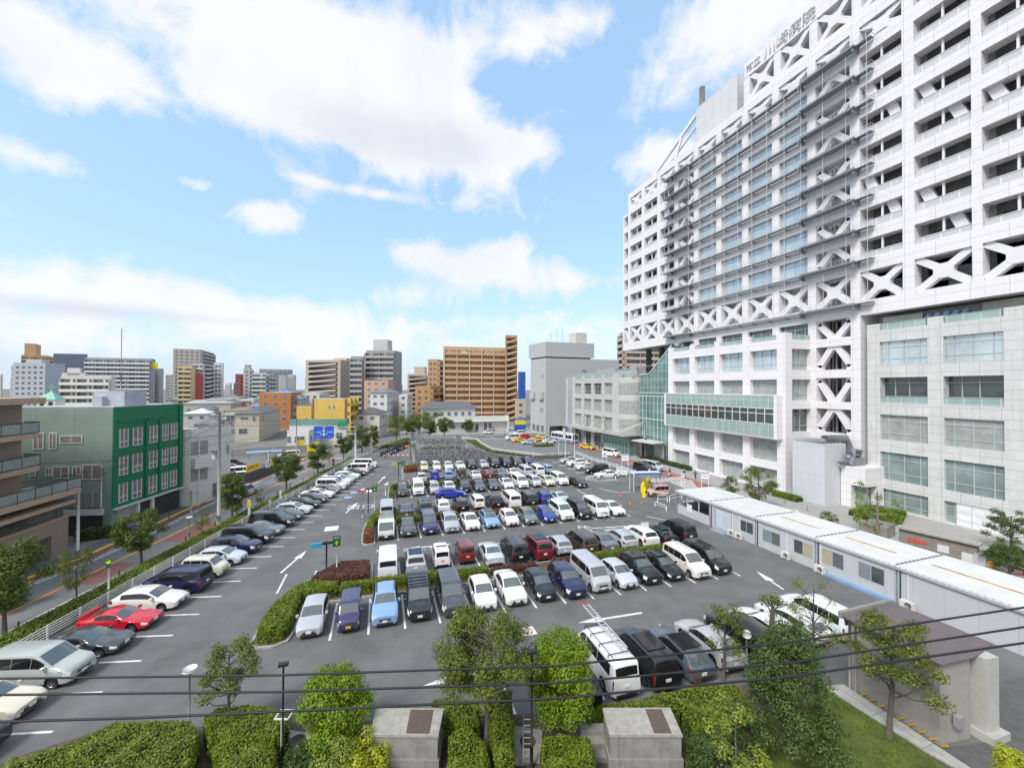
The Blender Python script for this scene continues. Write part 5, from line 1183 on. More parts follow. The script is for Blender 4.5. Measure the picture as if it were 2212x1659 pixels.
# --- beige house behind the pay car park
BG = mat('beige_siding', (.50,.46,.38), .75, var=.05, joint=(5,.3), jcol=(.42,.39,.32), jw=.03)
bh = pxb('beige_house','beige sided two-storey house with hipped grey roof behind the pay car park','house',508,561,605,893,125,0,BG)
for (u,z,w,h) in ((1.0,6.2,.8,1.6),(3.2,2.5,2.2,1.6),(3.0,6.8,2.0,.8),(6.5,2.6,.9,1.4),(6.5,6.2,2.2,2.0)): bh.window('L',u,z,w,h,DWIN,True,1)
for (u,z,w,h) in ((1,6.2,1,1.5),(1,2.4,1.2,1.4),(4,6.2,1.2,1.4)): bh.window('R',u,z,w,h,DWIN,True,1)
ROOFD = mat('slate_roof', (.13,.14,.155), .8, var=.15, joint=(.5,.3), jw=.02)
def hip(B, rise, mt, over=.5, ridge=.35, name='roof'):
    L, R = B.dL, B.dR; wl, wr = B.wL, B.wR
    c = [-L*over-R*over, L*(wl+over)-R*over, L*(wl+over)+R*(wr+over), -L*over+R*(wr+over)]
    r0 = L*wl*ridge+R*wr*.5; r1 = L*wl*(1-ridge)+R*wr*.5; m = MB()
    if wr > wl: r0 = L*wl*.5+R*wr*ridge; r1 = L*wl*.5+R*wr*(1-ridge)
    v = [(p.x,p.y,B.h) for p in c]+[(r0.x,r0.y,B.h+rise),(r1.x,r1.y,B.h+rise)]
    f = [(0,1,5,4),(1,2,5),(2,3,4,5),(3,0,4),(0,3,2,1)] if wr <= wl else [(0,1,4),(1,2,5,4),(2,3,5),(3,0,4,5),(0,3,2,1)]
    return m.add(v, f).build(name, mt, B.root)
hip(bh, 1.6, ROOFD)
# --- yellow apartment block, white shop with green fascia, narrow houses
YL = mat('yellow_paint', (.60,.42,.10), .75, var=.06, vs=.4, stain=.35); RB = mat('red_brown_paint', (.25,.12,.09), .7)
yb = pxb('yellow_building','yellow painted apartment block with brown corner stripes and stepped balconies','building',675,749,767,862,128,14,YL,ROOFG)
yb = yb; 
yb2 = None
bpy.data.objects.remove(yb.root) if False else None
yb_f = pxb('yellow_annex','lower yellow wing with a small terrace left of the yellow block','building',641,673,677,878,133,8,YL,ROOFG)
for (u,z) in ((1,5.5),(3,2.5),(1,2.5)): yb_f.window('L',u,z,1.0,1.2)
m = MB(); yb.box(m,'L',-.02,.6,0,.1,0,yb.h+.1); yb.box(m,'L',yb.wL-.5,yb.wL,0,.1,0,yb.h+.1); m.build('corner_stripe', RB, yb.root)
for u in (2.2,3.6): yb.window('L',yb.wL*.5-u+2,yb.h-3,.5,1.0); 
yb.balconies('R',4,2.2,2.9,.1,yb.wR-.1,2,YL,1.4,1.0)
GT = mat('teal_fascia', (.12,.28,.23), .6, var=.12)
sh = pxb('white_shop','long white shop with teal green roof fascia beneath the yellow block','shop',626,748,753,907,117,8,WH,ROOFG)
m = MB(); sh.box(m,'L',-.1,sh.wL,-.1,.25,sh.h-1.2,sh.h+.3); sh.box(m,'R',0,sh.wR,-.1,.25,sh.h-1.2,sh.h+.3); m.build('teal_fascia', GT, sh.root)
for (u,w) in ((1,1.6),(4.2,2.4),(8,1.2)): sh.window('L',u,2.2,w,1.6,DWIN,True,1)
ws2 = pxb('white_workshop','low white workshop with sloping roof edge left of the blue road sign','workshop',621,668,693,930,106,10,WH,ROOFG)
for (u,w) in ((1,2.4),(4.4,.8)): ws2.window('L',u,2.4,w,1.6,DWIN,True,1)
for (u,w) in ((1,1.4),(4,1.4)): ws2.window('R',u,2.4,w,1.6,DWIN,True,1)
sg = sh.part('green_sign','L',-.2,2.2,.3,.5,sh.h-2.1,sh.h-.4,mat('sign_green',(.03,.26,.09),.5))
rowspec = [  # name,label,cat,uL,uC,uR,v,dist,ang,colour,roof colour or None
 ('townhouse','cream three-storey house with dark roof right of the yellow block','house',766,820,836,893,135,14,(.58,.56,.50),(.10,.10,.11)),
 ('narrow_building','white building with rounded roof edge and a line of small windows','building',800,836,862,848,165,14,(.60,.61,.62),(.18,.2,.24)),
 ('office_block','pale orange office block behind the rounded white building','building',787,838,852,822,200,14,(.50,.34,.25),None),
 ('townhouse','white house with balconies right of the rounded building','house',862,880,892,852,175,14,(.58,.58,.57),None),
 ('orange_building','orange brown apartment with white bands behind the beige house','building',560,628,652,848,165,0,(.46,.19,.075),None),
 ('house','pink walled house with green hipped roof','house',478,520,545,905,150,-8,(.50,.36,.32),(.24,.34,.28)),
 ('house','pale house with blue grey gabled roof among low roofs','house',535,572,590,878,185,-5,(.52,.50,.45),(.2,.23,.28)),
 ('house','grey roofed low house left of the pink house','house',420,472,498,915,140,-10,(.42,.42,.42),(.17,.18,.2)),
 ('house','white workshop with pale metal roof by the green building','workshop',396,452,478,893,165,-10,(.5,.5,.5),(.58,.6,.6)),
 ('house','grey block of flats with rooftop tank behind low roofs','house',396,440,470,872,220,-10,(.42,.42,.40),None),
 ('house','cream house with dark hipped roof above the pink house','house',470,505,530,872,205,-6,(.52,.48,.42),(.17,.15,.14)),
 ('house','long low grey building with flat roof in the middle distance','building',440,500,540,862,260,-8,(.38,.38,.37),None),
 ('house','brick red house beside the orange apartment','house',598,632,650,868,180,0,(.32,.17,.13),(.2,.2,.2)),
 ('house','white house with three small windows under the beige complex','house',655,690,712,850,190,8,(.6,.6,.58),None),
 ('house','small beige house behind the yellow wing','house',628,650,668,862,170,5,(.5,.46,.4),(.2,.22,.24)),
 ('house','white flat-roofed house left of the orange apartment','house',520,548,565,862,230,-4,(.56,.55,.52),None),
 ('house','tan house with brown roof at the foot of the red tower','house',555,590,606,850,290,-4,(.45,.38,.3),(.2,.14,.1)),
 ('house','white house with blue roof sign near the grey apartments','house',596,622,640,846,260,0,(.55,.57,.6),(.12,.2,.45)),
]
for (nm,lab,cat,a,b,c,v,d,an_,colr,rc) in rowspec:
    wm = mat('wall_%d_%d' % (a, v), colr, .8, var=.06, stain=.25)
    B = pxb(nm,lab,cat,a,b,c,v,d,an_,wm,None if rc else ROOFG)
    if rc: hip(B, 1.7, mat('roof_%.2f_%.2f' % (rc[0],rc[2]), rc, .8, var=.15))
    fl = max(1, int(B.h/3)); B.grid('L', max(1,int(B.wL/3.2)), fl, B.h-fl*3, 3.0, 1.3, 1.1, frame=True); B.grid('R', max(1,int(B.wR/3.2)), fl, B.h-fl*3, 3.0, 1.1, 1.1, frame=False)
# extra low houses in the left distance
houses = []
for i in range(26):
    pass
for i in range(26):
    u = 400+i*9.5+random.uniform(-4,4); d = random.uniform(170, 420); 
    if 560 < u < 640 and d < 200: d = 300
    r_ = ray(u, 840); k = d/r_.dot(FW); x, y = r_.x*k, r_.y*k
    c = random.choice([(.5,.49,.46),(.42,.4,.37),(.55,.55,.55),(.46,.36,.28),(.38,.36,.36),(.58,.55,.48)]); rc = random.choice([(.2,.2,.21),(.13,.14,.16),(.25,.18,.14),(.35,.36,.36),(.18,.24,.28)])
    a = math.radians(random.choice([-10,0,8])); wl, wr = random.uniform(7,13), random.uniform(6,10)
    B = Bld('house', f'low distant house, {ORDN[i]} from the left among the far low roofs' if i < 27 else '', 'house', (x,y), (-math.cos(a), math.sin(a)), wl, (math.sin(a), math.cos(a)), wr, random.uniform(5.5,9.5), mat('wall_h%.2f' % c[2], c, .8, var=.1))
    B.root['group'] = 'low distant houses'
    hip(B, random.uniform(1,2), mat('roof_h%.2f' % rc[2], rc, .8, var=.15)); B.grid('L', 3, 2, .3, 2.8, 1.2, 1.1)
# --- mid-rise blocks that close the horizon
for i in range(40):
    u = -30+i*29+random.uniform(-8,8); d = random.uniform(380, 620); w = random.uniform(9, 22)
    c = random.choice([(.42,.42,.43),(.5,.48,.45),(.36,.37,.40),(.46,.40,.35),(.52,.52,.52)]); wm = mat('wall_m%.2f' % c[0], c, .8, var=.08)
    B = pxb('distant_block', f'hazy distant block on the skyline, {i+1} from the left behind the nearer towers', 'apartment block', u-w*.7, u, u+w*.3, random.uniform(808, 832), d, random.choice([-8,0,10,20]), wm, ROOFG); B.root['group'] = 'hazy distant blocks on the skyline'
    m = MB(); fl = int(B.h/3.2)
    for f in range(fl): B.box(m, 'L', .6, B.wL-.6, .0, .1, 1+f*3.2, 2.5+f*3.2)
    m.build('window_band', mat('far_window_band', (.16,.18,.20), .4, var=.4, vs=.3), B.root)
# --- towers and apartment blocks on the skyline
TANW = (.49,.315,.165)
def tower(name, label, uL, uC, uR, v, dist, ang, colr, floors_h=3.0, L=None, R=None, par=None, top=None, dm=DWIN, cat='apartment block', roof=True, depth=12):
    wm = mat('wall_%s_%d' % (name, uL), colr, .8, var=.05, stain=.15); B = pxb(name, label, cat, uL, uC, uR, v, dist, ang, wm, ROOFG if roof else None, depth)
    pm = mat('par_%s_%d' % (name, uL), par or tuple(min(.8, c*1.15) for c in colr), .75, var=.05); fl = max(1, int((B.h-1.5)/floors_h)); z0 = B.h-1.2-fl*floors_h
    for face, st in (('L', L), ('R', R)):
        W = B.wL if face == 'L' else B.wR
        if not st or W < 1.5: continue
        if st[0] == 'b': B.balconies(face, fl, z0, floors_h, .2, W-.2, max(1, int(W/6)), pm, 1.4, 1.15, dm)
        elif st[0] == 'w': B.grid(face, max(1, st[1] if len(st) > 1 else int(W/3.5)), fl, z0, floors_h, 1.5, 1.3, dm)
        elif st[0] == 's':      # outside stair tower with slanted parapets
            for f in range(fl):
                z = z0+f*floors_h; m = MB(); d, n = B.fr(face)
                p, q = d*(W*.1)+n*.7, d*(W*.9)+n*.7; m.bar((p.x,p.y,z+.4),(q.x,q.y,z+1.9),.9,1.0,up=(n.x,n.y,0)) if f % 1 == 0 else None; m.build('stair_flight', pm, B.root)
                B.part('stair_void', face, W*.08, W*.92, .02, .06, z+1.3, z+2.9, DARKV)
    if top:
        for (a0, a1, h, c) in top:
            m = MB(); rbox(B, m, B.wL*a0, B.wL*a1, B.wR*.25, B.wR*.75, B.h, B.h+h); m.build('rooftop_house', mat('top_%.2f_%.2f' % (c[0], c[2]), c, .8), B.root)
    return B
tower('apartment_block','pale blue grey apartment block at the far left skyline',-10,28,97,783,230,10,(.40,.43,.48),L=('b',),R=('w',5),top=[(.2,.6,2,(.4,.42,.45))])
tower('apartment_block','tan apartment tower with a rooftop tank tower, far left',45,100,120,768,310,-20,TANW,L=('b',),R=('b',),top=[(.55,1.0,9,TANW)])
B = tower('office_block','dark slate blue office block on the left skyline',114,186,188,765,285,5,(.085,.115,.17),R=None,L=None,roof=True)
tower('apartment_block','long grey apartment slab with white balconies on the left skyline',183,325,335,775,290,2,(.30,.32,.34),L=('b',),R=None,par=(.58,.60,.62))
tower('apartment_block','grey narrow tower with yellow sign box on the roof',326,344,353,796,300,2,(.38,.36,.34),L=('w',1),R=None)
sb = pxb('rooftop_sign','yellow rooftop sign box on the grey slab','sign',325,338,340,783,292,2,mat('sign_yellow',(.75,.6,.02),.5)); 
sb.root.location.z = sb.h-4.5; sb.root.children[0].data.transform(Matrix.Diagonal((1,1,4.5/sb.h,1)))
tower('apartment_block','white apartment block with rooftop tower in front of the slab',131,240,248,812,185,4,(.56,.55,.51),L=('b',),R=None,par=(.66,.65,.60),top=[(.65,.9,3.4,(.58,.58,.56)),(.55,1.0,1.2,(.5,.5,.5))])
tower('apartment_block','tall pale tower with dark window columns',373,432,462,755,360,-5,(.40,.37,.34),L=('w',5),R=('b',))
tower('apartment_block','sand yellow apartment block below the tall pale tower',358,385,414,790,260,-8,(.58,.46,.24),L=('w',2),R=('b',),par=(.62,.50,.28))
tower('apartment_block','white block with red middle stripe and zigzag stairs',413,440,463,785,275,-8,(.46,.45,.47),L=('b',),R=('s',),par=(.62,.62,.64)).part('red_stripe','L',0,5,1.45,1.6,3,26,mat('stripe_red',(.42,.10,.11),.7))
tower('apartment_block','slim white tower right of the zigzag stairs',461,480,483,784,300,-8,(.55,.57,.60),L=('w',2),R=None)
tower('apartment_block','small brick red apartment block on the skyline',508,520,530,808,330,0,(.30,.09,.075),L=('w',2),R=('b',))
tower('office_block','narrow grey white tower with framed roof sign',525,540,545,796,320,0,(.42,.42,.42),L=('w',1),R=('b',),top=[(.1,.9,3,(.35,.33,.33))])
tower('apartment_block','pale grey apartment block left of the far grey slab',545,576,592,805,290,0,(.50,.52,.52),L=('b',),R=('b',),par=(.56,.62,.60))
tower('apartment_block','far hazy grey slab with rooftop masts',560,625,632,798,620,0,(.33,.36,.40),L=('b',),R=None)
tower('apartment_block','beige apartment block with stepped balconies left of the dark tower',637,660,735,778,235,30,(.42,.36,.31),L=('w',2),R=('s',))
tower('apartment_block','beige middle wing with round rooftop water tower',660,700,757,792,240,18,(.43,.37,.33),L=('b',),R=('w',4),par=(.5,.44,.4),top=[(.3,.8,5.5,(.52,.46,.38))])
tower('apartment_block','dark grey apartment tower with curved white balcony stack',757,790,852,757,225,22,(.31,.30,.295),L=('b',),R=('b',),par=(.38,.37,.36),top=[(.0,.6,6,(.45,.47,.48))])
tower('apartment_block','slender balcony stack of white frames on the dark tower',757,784,786,770,218,16,(.50,.50,.50),L=('b',),R=None,par=(.6,.6,.6))
tower('apartment_block','beige apartment block with zigzag stairs behind the street trees',850,880,926,808,270,20,(.44,.36,.31),L=('w',2),R=('s',),top=[(.3,.8,5,(.45,.38,.3))])
tower('apartment_block','tan brick annex with tall side wall below the brown block',897,930,956,834,195,30,(.42,.23,.095),L=('w',2),R=('b',),par=(.44,.25,.11))
tower('apartment_block','tan corner tower with white hotel-like roof sign',924,945,962,776,235,25,(.45,.285,.15),L=('w',2),R=('b',))
BIG = tower('apartment_block','large orange brown apartment block with ten storeys of long balconies',957,958,1092,748,205,5,(.55,.37,.21),L=None,R=('b',),par=(.58,.37,.20),dm=mat('dark_balcony_window',(.34,.26,.21),.4,var=.5,vs=1.2))
d_, n_ = BIG.fr('R')
m = MB()
for k in range(6): BIG.box(m,'R',.2+(BIG.wR-.5)*k/5,.5+(BIG.wR-.5)*k/5,1.3,1.65,0,BIG.h)
m.build('white_downpipe', mat('pipe_cream',(.55,.48,.38),.6), BIG.root)
for q in range(3): BIG.part('laundry','R',BIG.wR*.28+q*.1,BIG.wR*.36,1.45,1.55,BIG.h-3.6,BIG.h-2.6,WFR) if q == 0 else None
tower('apartment_block','orange brown stair tower with zigzag flights right of the big block',1091,1092,1117,724,206,5,(.44,.265,.13),L=None,R=('s',),par=(.58,.38,.22))
tower('apartment_block','blue sheeted construction scaffold beside the grey hall','x' and 1119 or 0,1122,1135,803,240,5,(.03,.10,.42),L=None,R=None,cat='scaffold',roof=False)
tower('apartment_block','beige shop block behind the bank sign',1113,1114,1136,862,180,5,(.5,.46,.36),L=None,R=('w',1))
tower('apartment_block','brown grey apartment block seen under the tower overhang',1338,1350,1440,716,190,10,(.42,.35,.31),L=('b',),R=('b',),par=(.50,.42,.37))
bs = pxb('shop_sign','blue and yellow shop sign with white writing beside the grey hall','sign',1111,1112,1136,903,160,5,mat('sign_blue',(.02,.10,.42),.5)); bs.part('sign_face','R',0,bs.wR,.05,.12,bs.h-2.6,bs.h-1.0,mat('sign_yellow',(.75,.6,.02),.5))
dd, nn = bs.fr('R'); tq = dd*bs.wR*.5+nn*.08
text_obj('sign_text','横浜銀行',1.0,WFR,frameM((tq.x,tq.y,bs.h-.75), dd),bs.root,ext=.02)
# --- grey windowless hall
GH = mat('grey_hall_wall', (.42,.425,.43), .7, var=.04, vs=.2, stain=.12)
hc = (57.16,133.3); gh = Bld('grey_hall', 'big plain grey hall with box upper storey and small windows, left of the hospital wing', 'building', hc, (-.12,1), 11.5, (1,0.0), 30, 27.6, GH)
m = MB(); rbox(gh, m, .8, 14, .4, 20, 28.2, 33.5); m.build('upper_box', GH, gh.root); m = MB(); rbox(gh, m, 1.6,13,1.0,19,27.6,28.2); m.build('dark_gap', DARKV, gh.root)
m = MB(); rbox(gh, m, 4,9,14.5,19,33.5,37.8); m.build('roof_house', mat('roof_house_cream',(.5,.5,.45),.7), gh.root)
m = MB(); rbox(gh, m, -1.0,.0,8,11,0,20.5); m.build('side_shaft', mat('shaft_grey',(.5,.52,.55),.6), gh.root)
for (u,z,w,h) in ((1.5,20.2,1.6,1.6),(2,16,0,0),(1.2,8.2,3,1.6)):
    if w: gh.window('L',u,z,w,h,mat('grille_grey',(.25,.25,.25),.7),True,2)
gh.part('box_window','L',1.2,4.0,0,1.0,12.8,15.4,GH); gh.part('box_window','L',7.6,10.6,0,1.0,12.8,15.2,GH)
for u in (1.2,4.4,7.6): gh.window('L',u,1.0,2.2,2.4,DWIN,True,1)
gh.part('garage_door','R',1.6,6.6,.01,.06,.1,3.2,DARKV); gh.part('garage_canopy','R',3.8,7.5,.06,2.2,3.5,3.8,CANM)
m = MB()
for (a,c,h) in ((2,3,37),(3,6,38.5),(2.5,8,39)): p = gh.dL*a+gh.dR*c; m.tube([(p.x,p.y,33.5),(p.x,p.y,h)],.05,4)
m.build('lightning_rod', STEEL, gh.root)
# --- low white clinic
CL = mat('clinic_white', (.60,.60,.575), .7, var=.05, stain=.15)
cl = Bld('white_clinic', 'long low white single-storey clinic with flat roof facing the forecourt', 'clinic', (21.7,151.6), (0,1), 9, (1,0), 27, 4.7, CL, ROOFG)
m = MB(); cl.box(m,'R',-.2,27.2,0,1.6,4.0,4.25); cl.box(m,'R',-.2,27.2,-.2,.05,4.7,6.1); cl.box(m,'R',26.6,27.2,.05,1.8,0,6.2); m.build('flat_eave', CL, cl.root)
for (u,z,w,h) in ((1.2,.2,2.2,3.2),(5.0,1.4,1.4,1.6),(8.6,1.4,2.6,1.6),(14.2,.3,1.2,2.8),(17.6,.2,1.2,3.2),(19.4,.2,1.2,3.2)): cl.window('R',u,z,w,h,DWIN,True,1)
m = MB()
for u in (3.9,16.6,21.6,25.4): cl.box(m,'R',u,u+.2,.05,.2,0,4.0)
m.build('post', WFR, cl.root)
h2 = Bld('tiled_house', 'white two-storey house with dark slate gabled roof behind the clinic', 'house', (17.5,163), (0,1), 9, (1,0), 21, 8.6, WH); hip(h2, 2.6, ROOFD, .8, .12)
for k in range(7): h2.window('R',1.2+k*2.8,5.6,1.2,1.4,DWIN,True,1)
# chapel turret and small roof things left
ch = empty('chapel_turret', (0,0,0), 0, 'white chapel turret with green pyramid roof and cross', 'turret')
r_ = ray(111, 880); k = 92/r_.dot(FW); ch.location = (r_.x*k, r_.y*k, 0); zt = ht(111, 862.5, r_.x*k, r_.y*k)-1.0
m = MB(); m.box(-1.55,1.55,-1.55,1.55,0,zt+1.0); m.box(-6,14,-.5,8,0,zt-1.6); m.build('wall', WH, ch)
m = MB(); m.add([(-1.75,-1.75,zt+1),(1.75,-1.75,zt+1),(1.75,1.75,zt+1),(-1.75,1.75,zt+1),(0,0,zt+2.9)], [(0,1,4),(1,2,4),(2,3,4),(3,0,4),(3,2,1,0)]); m.build('roof', mat('copper_green',(.22,.48,.37),.6), ch)
m = MB(); m.box(-.1,.1,-.08,.08,zt+2.7,zt+4.5); m.box(-.55,.55,-.08,.08,zt+3.7,zt+3.9); m.build('cross', MATS['copper_green'], ch)
for s in (-.75,.75):
    m = MB(); m.prism([(s-.35,-1.61),(s+.35,-1.61),(s+.35,-1.53),(s-.35,-1.53)], zt-.6, zt+.5); m.build('arched_window', DARKV, ch)
# ================================================================ vegetation
BARK = mat('bark', (.10,.085,.07), .9, var=.3, vs=6, bump=.6, bs=20); BARKP = mat('pale_bark', (.20,.18,.155), .9, var=.3, vs=6, bump=.5, bs=20)
LF = dict(
 hedge=leafmat('leaf_hedge', [(.06,.095,.008),(.16,.22,.012),(.30,.35,.025)], .3),
 dark=leafmat('leaf_dark', [(.022,.055,.014),(.065,.12,.022),(.16,.23,.04)], .25),
 olive=leafmat('leaf_olive', [(.045,.07,.010),(.13,.165,.022),(.31,.34,.045)], .3),
 street=leafmat('leaf_street', [(.04,.07,.015),(.10,.145,.022),(.20,.25,.04)], .3),
 bright=leafmat('leaf_bright', [(.05,.12,.006),(.17,.29,.010),(.42,.54,.03)], .35),
 yellow=leafmat('leaf_yellow', [(.16,.20,.01),(.38,.42,.02),(.62,.60,.04)], .35),
 lime=leafmat('leaf_lime', [(.07,.12,.02),(.20,.26,.03),(.42,.44,.07)], .3),
 red=leafmat('leaf_red', [(.045,.018,.014),(.13,.05,.03),(.24,.11,.06)], .2),
 rust=leafmat('leaf_rust', [(.09,.035,.015),(.22,.09,.03),(.34,.17,.06)], .2))
CORE = mat('hedge_core', (.018,.026,.010), .95, var=.3, vs=4); COREP = mat('hedge_core_red', (.03,.014,.010), .95, var=.3, vs=4)
from mathutils import noise as mnoise
def leafquad(mb, p, n, s, rnd):
    n = Vector(n)
    if n.length < 1e-5: n = Vector((0,0,1))
    n.normalize(); a = n.cross(Vector((rnd.uniform(-1,1), rnd.uniform(-1,1), rnd.uniform(-1,1)))); 
    if a.length < 1e-4: a = n.cross(Vector((1,0,.3)))
    a.normalize(); b = n.cross(a); a *= s; b *= s*.55; k = len(mb.v)
    mb.v += [tuple(p-a), tuple(p-b*1.0+a*.1), tuple(p+a), tuple(p+b*1.0+a*.1)]; mb.f.append([k,k+1,k+2,k+3]); mb.mi.append(0); mb.sm.append(False)
def pip(x, y, P):
    c = False; n = len(P)
    for i in range(n):
        x0,y0 = P[i]; x1,y1 = P[(i+1)%n]
        if (y0 > y) != (y1 > y) and x < (x1-x0)*(y-y0)/(y1-y0)+x0: c = not c
    return c
def edist(x, y, P):
    m = 1e9; n = len(P)
    for i in range(n):
        ax,ay = P[i]; bx,by = P[(i+1)%n]; dx,dy = bx-ax,by-ay; t = max(0,min(1,((x-ax)*dx+(y-ay)*dy)/(dx*dx+dy*dy+1e-9))); m = min(m, math.hypot(x-ax-dx*t, y-ay-dy*t))
    return m
HS = [100]
def hedge(name, label, P, h, leaf='hedge', dens=220, ls=.07, z0=.12, cat='hedge', group=None, rough=.12, rnd_edge=.35, kind=None):
    HS[0] += 1; rnd = random.Random(HS[0]); cx_ = sum(p[0] for p in P)/len(P); cy_ = sum(p[1] for p in P)/len(P)
    Q = [(x-cx_, y-cy_) for x,y in P]
    xs = [p[0] for p in Q]; ys = [p[1] for p in Q]; x0,x1,y0,y1 = min(xs),max(xs),min(ys),max(ys)
    def top(x, y, d): return h*(1+rough*1.3*mnoise.noise(Vector((x+cx_,y+cy_,0))*.9)) - .55*h*max(0, 1-d/rnd_edge)**2*.6
    root = empty(name, (cx_, cy_, z0), 0, label, cat, group)
    if kind: root['kind'] = kind
    m = MB(); st = .3 if max(x1-x0,y1-y0) < 12 else .45
    # core: columns of a grid make an uneven solid
    nx, ny = int((x1-x0)/st)+1, int((y1-y0)/st)+1; Hh = {}
    for i in range(nx+1):
        for j in range(ny+1):
            x, y = x0+i*st, y0+j*st
            if pip(x, y, Q): Hh[i,j] = top(x, y, edist(x, y, Q))-.10
    vid = {}
    for (i,j), z in Hh.items(): vid[i,j] = len(m.v); m.v.append((x0+i*st, y0+j*st, z))
    bid = {}
    for (i,j) in Hh: bid[i,j] = len(m.v); m.v.append((x0+i*st, y0+j*st, 0))
    cells = [(i,j) for (i,j) in Hh if all(q in Hh for q in ((i+1,j),(i,j+1),(i+1,j+1)))]; cs_ = set(cells)
    for (i,j) in cells:
        m.f.append([vid[i,j],vid[i+1,j],vid[i+1,j+1],vid[i,j+1]])
        for (di,dj,a,b) in ((-1,0,(i,j+1),(i,j)),(1,0,(i+1,j),(i+1,j+1)),(0,-1,(i,j),(i+1,j)),(0,1,(i+1,j+1),(i,j+1))):
            if (i+di,j+dj) not in cs_: m.f.append([vid[b],vid[a],bid[a],bid[b]][::-1])
    m.mi = [0]*len(m.f); m.sm = [False]*len(m.f)
    m.build('branches', COREP if leaf in ('red','rust') else CORE, root)
    lm = MB(); area = abs(sum(Q[i][0]*Q[(i+1)%len(Q)][1]-Q[(i+1)%len(Q)][0]*Q[i][1] for i in range(len(Q))))/2
    for _ in range(int(area*dens)):
        for t in range(20):
            x, y = rnd.uniform(x0,x1), rnd.uniform(y0,y1)
            if pip(x, y, Q): break
        else: continue
        d = edist(x, y, Q); z = top(x, y, d)+rnd.gauss(0,.035)
        leafquad(lm, Vector((x,y,z)), (rnd.gauss(0,.5), rnd.gauss(0,.5), 1), ls*rnd.uniform(.6,1.3), rnd)
    for i in range(len(Q)):
        a, b = Vector(Q[i]), Vector(Q[(i+1)%len(Q)]); L_ = (b-a).length; t = (b-a)/L_ if L_ else Vector((1,0)); nn = Vector((t.y,-t.x))
        if pip(*(tuple((a+b)/2+nn*.05)), Q): nn = -nn
        for _ in range(int(L_*h*dens*.9)):
            s = rnd.random()*L_; z = rnd.uniform(.0, h*.98); bul = .05*mnoise.noise(Vector((a.x+t.x*s+cx_, a.y+t.y*s+cy_, z))*1.7)-.07-(.12*(z/h)**3)
            p = a+t*s+nn*(bul+rnd.gauss(0,.03)); leafquad(lm, Vector((p.x,p.y,z)), (nn.x+rnd.gauss(0,.5), nn.y+rnd.gauss(0,.5), rnd.gauss(.2,.4)), ls*rnd.uniform(.6,1.3), rnd)
    lm.build('leaves', LF[leaf], root); return root
def topo(pts, z): return [g(u, v, z) for u, v in pts]
# clipped hedges on the parking islands
hedge('clipped_hedge', 'long clipped green hedge curving round the left end of the front row', [(-7.45,31.2),(-7.3,30.4),(-6.6,30.0),(-5.8,30.15),(-5.45,31),(-5.3,34.9),(-2.8,35.1),(-2.8,36.3),(-5.1,37.2),(-6.3,36.2),(-7.2,34)], .85, dens=420)
hedge('clipped_hedge', 'low hedge strip behind the purple and light blue cars, front row', [(-2.7,35.0),(5.1,34.8),(5.1,36.0),(-2.7,36.2)], .8, dens=260)
hedge('clipped_hedge', 'short hedge tuft between the two dark minivans and the white hatchback', [(6.6,34.8),(9.6,34.7),(9.6,35.7),(6.6,35.8)], .7, dens=220)
hedge('red_shrub', 'reddish bare shrub strip behind the pearl white sedan', [(9.9,34.7),(14.2,34.5),(14.2,35.6),(9.9,35.7)], .55, 'red', 160, cat='shrub')
hedge('red_shrub', 'reddish shrub strip beside the tall silver van', [(15.6,34.4),(18.8,34.3),(18.8,35.4),(15.6,35.5)], .6, 'red', 160, cat='shrub')
hedge('clipped_hedge', 'yellow green hedge strip behind the black cars at the right of the front row', [(19.4,34.2),(29.3,33.9),(29.3,35.1),(19.4,35.4)], .75, dens=260)
hedge('red_shrub', 'dark red shrubs around the lamp post at the left end of the second row', [(-5.2,38.0),(-4.9,38.9),(-3.1,41.0),(-.5,40.5),(-.5,37.2),(-3,36.9)], .6, 'red', 420, cat='shrub')
hedge('clipped_hedge', 'green hedge mound at the left end of the third row', [(-1.1,49.3),(-.9,52.6),(.4,57),(2.6,56.6),(2.6,53.6),(-.1,52),(-.2,49.2)], .75, dens=300)
hedge('red_shrub', 'rusty red shrub mound at the left end of the third row', [(-1.3,46.6),(-.9,46.1),(-.2,46.3),(-.2,49.2),(-1.2,49.3)], .75, 'rust', 420, cat='shrub')
hedge('clipped_hedge', 'hedge strip behind the third row, left part', [(2.4,51.6),(10,51.4),(10,52.4),(2.4,52.6)], .8, dens=180)
hedge('red_shrub', 'rusty shrub strip behind the third row, middle part', [(10.3,51.3),(16.8,51.1),(16.8,52.2),(10.3,52.4)], .6, 'rust', 150, cat='shrub')
hedge('clipped_hedge', 'hedge strip behind the third row, right part', [(17.2,51.1),(29.8,50.7),(29.8,51.6),(17.2,52.1)], .7, dens=150)
hedge('clipped_hedge', 'small L-shaped hedge behind the round arrow sign', [(1.9,63.6),(2.7,63.3),(2.75,68.8),(5,69),(5,70.3),(3,70.4),(2.2,69)], .85, dens=240)
hedge('clipped_hedge', 'hedge strip behind the fifth row, left part', [(5.4,68.9),(13.5,68.6),(13.5,69.8),(5.4,70.1)], .7, dens=130)
hedge('red_shrub', 'reddish strip of shrubs behind the fifth row, right part', [(13.8,68.6),(30,68.1),(30,69.2),(13.8,69.8)], .55, 'red', 110, cat='shrub')
hedge('red_shrub', 'round rusty red shrub bed at the left end of the last row', [(5,82.4),(5.6,81.7),(7.9,82.2),(8,86.4),(5.6,86)], .8, 'rust', 240, cat='shrub')
hedge('clipped_hedge', 'thin hedge strip between the last row and the bicycles', [(8.4,87.2),(31,86.0),(31,86.8),(8.4,88.2)], .6, dens=90)
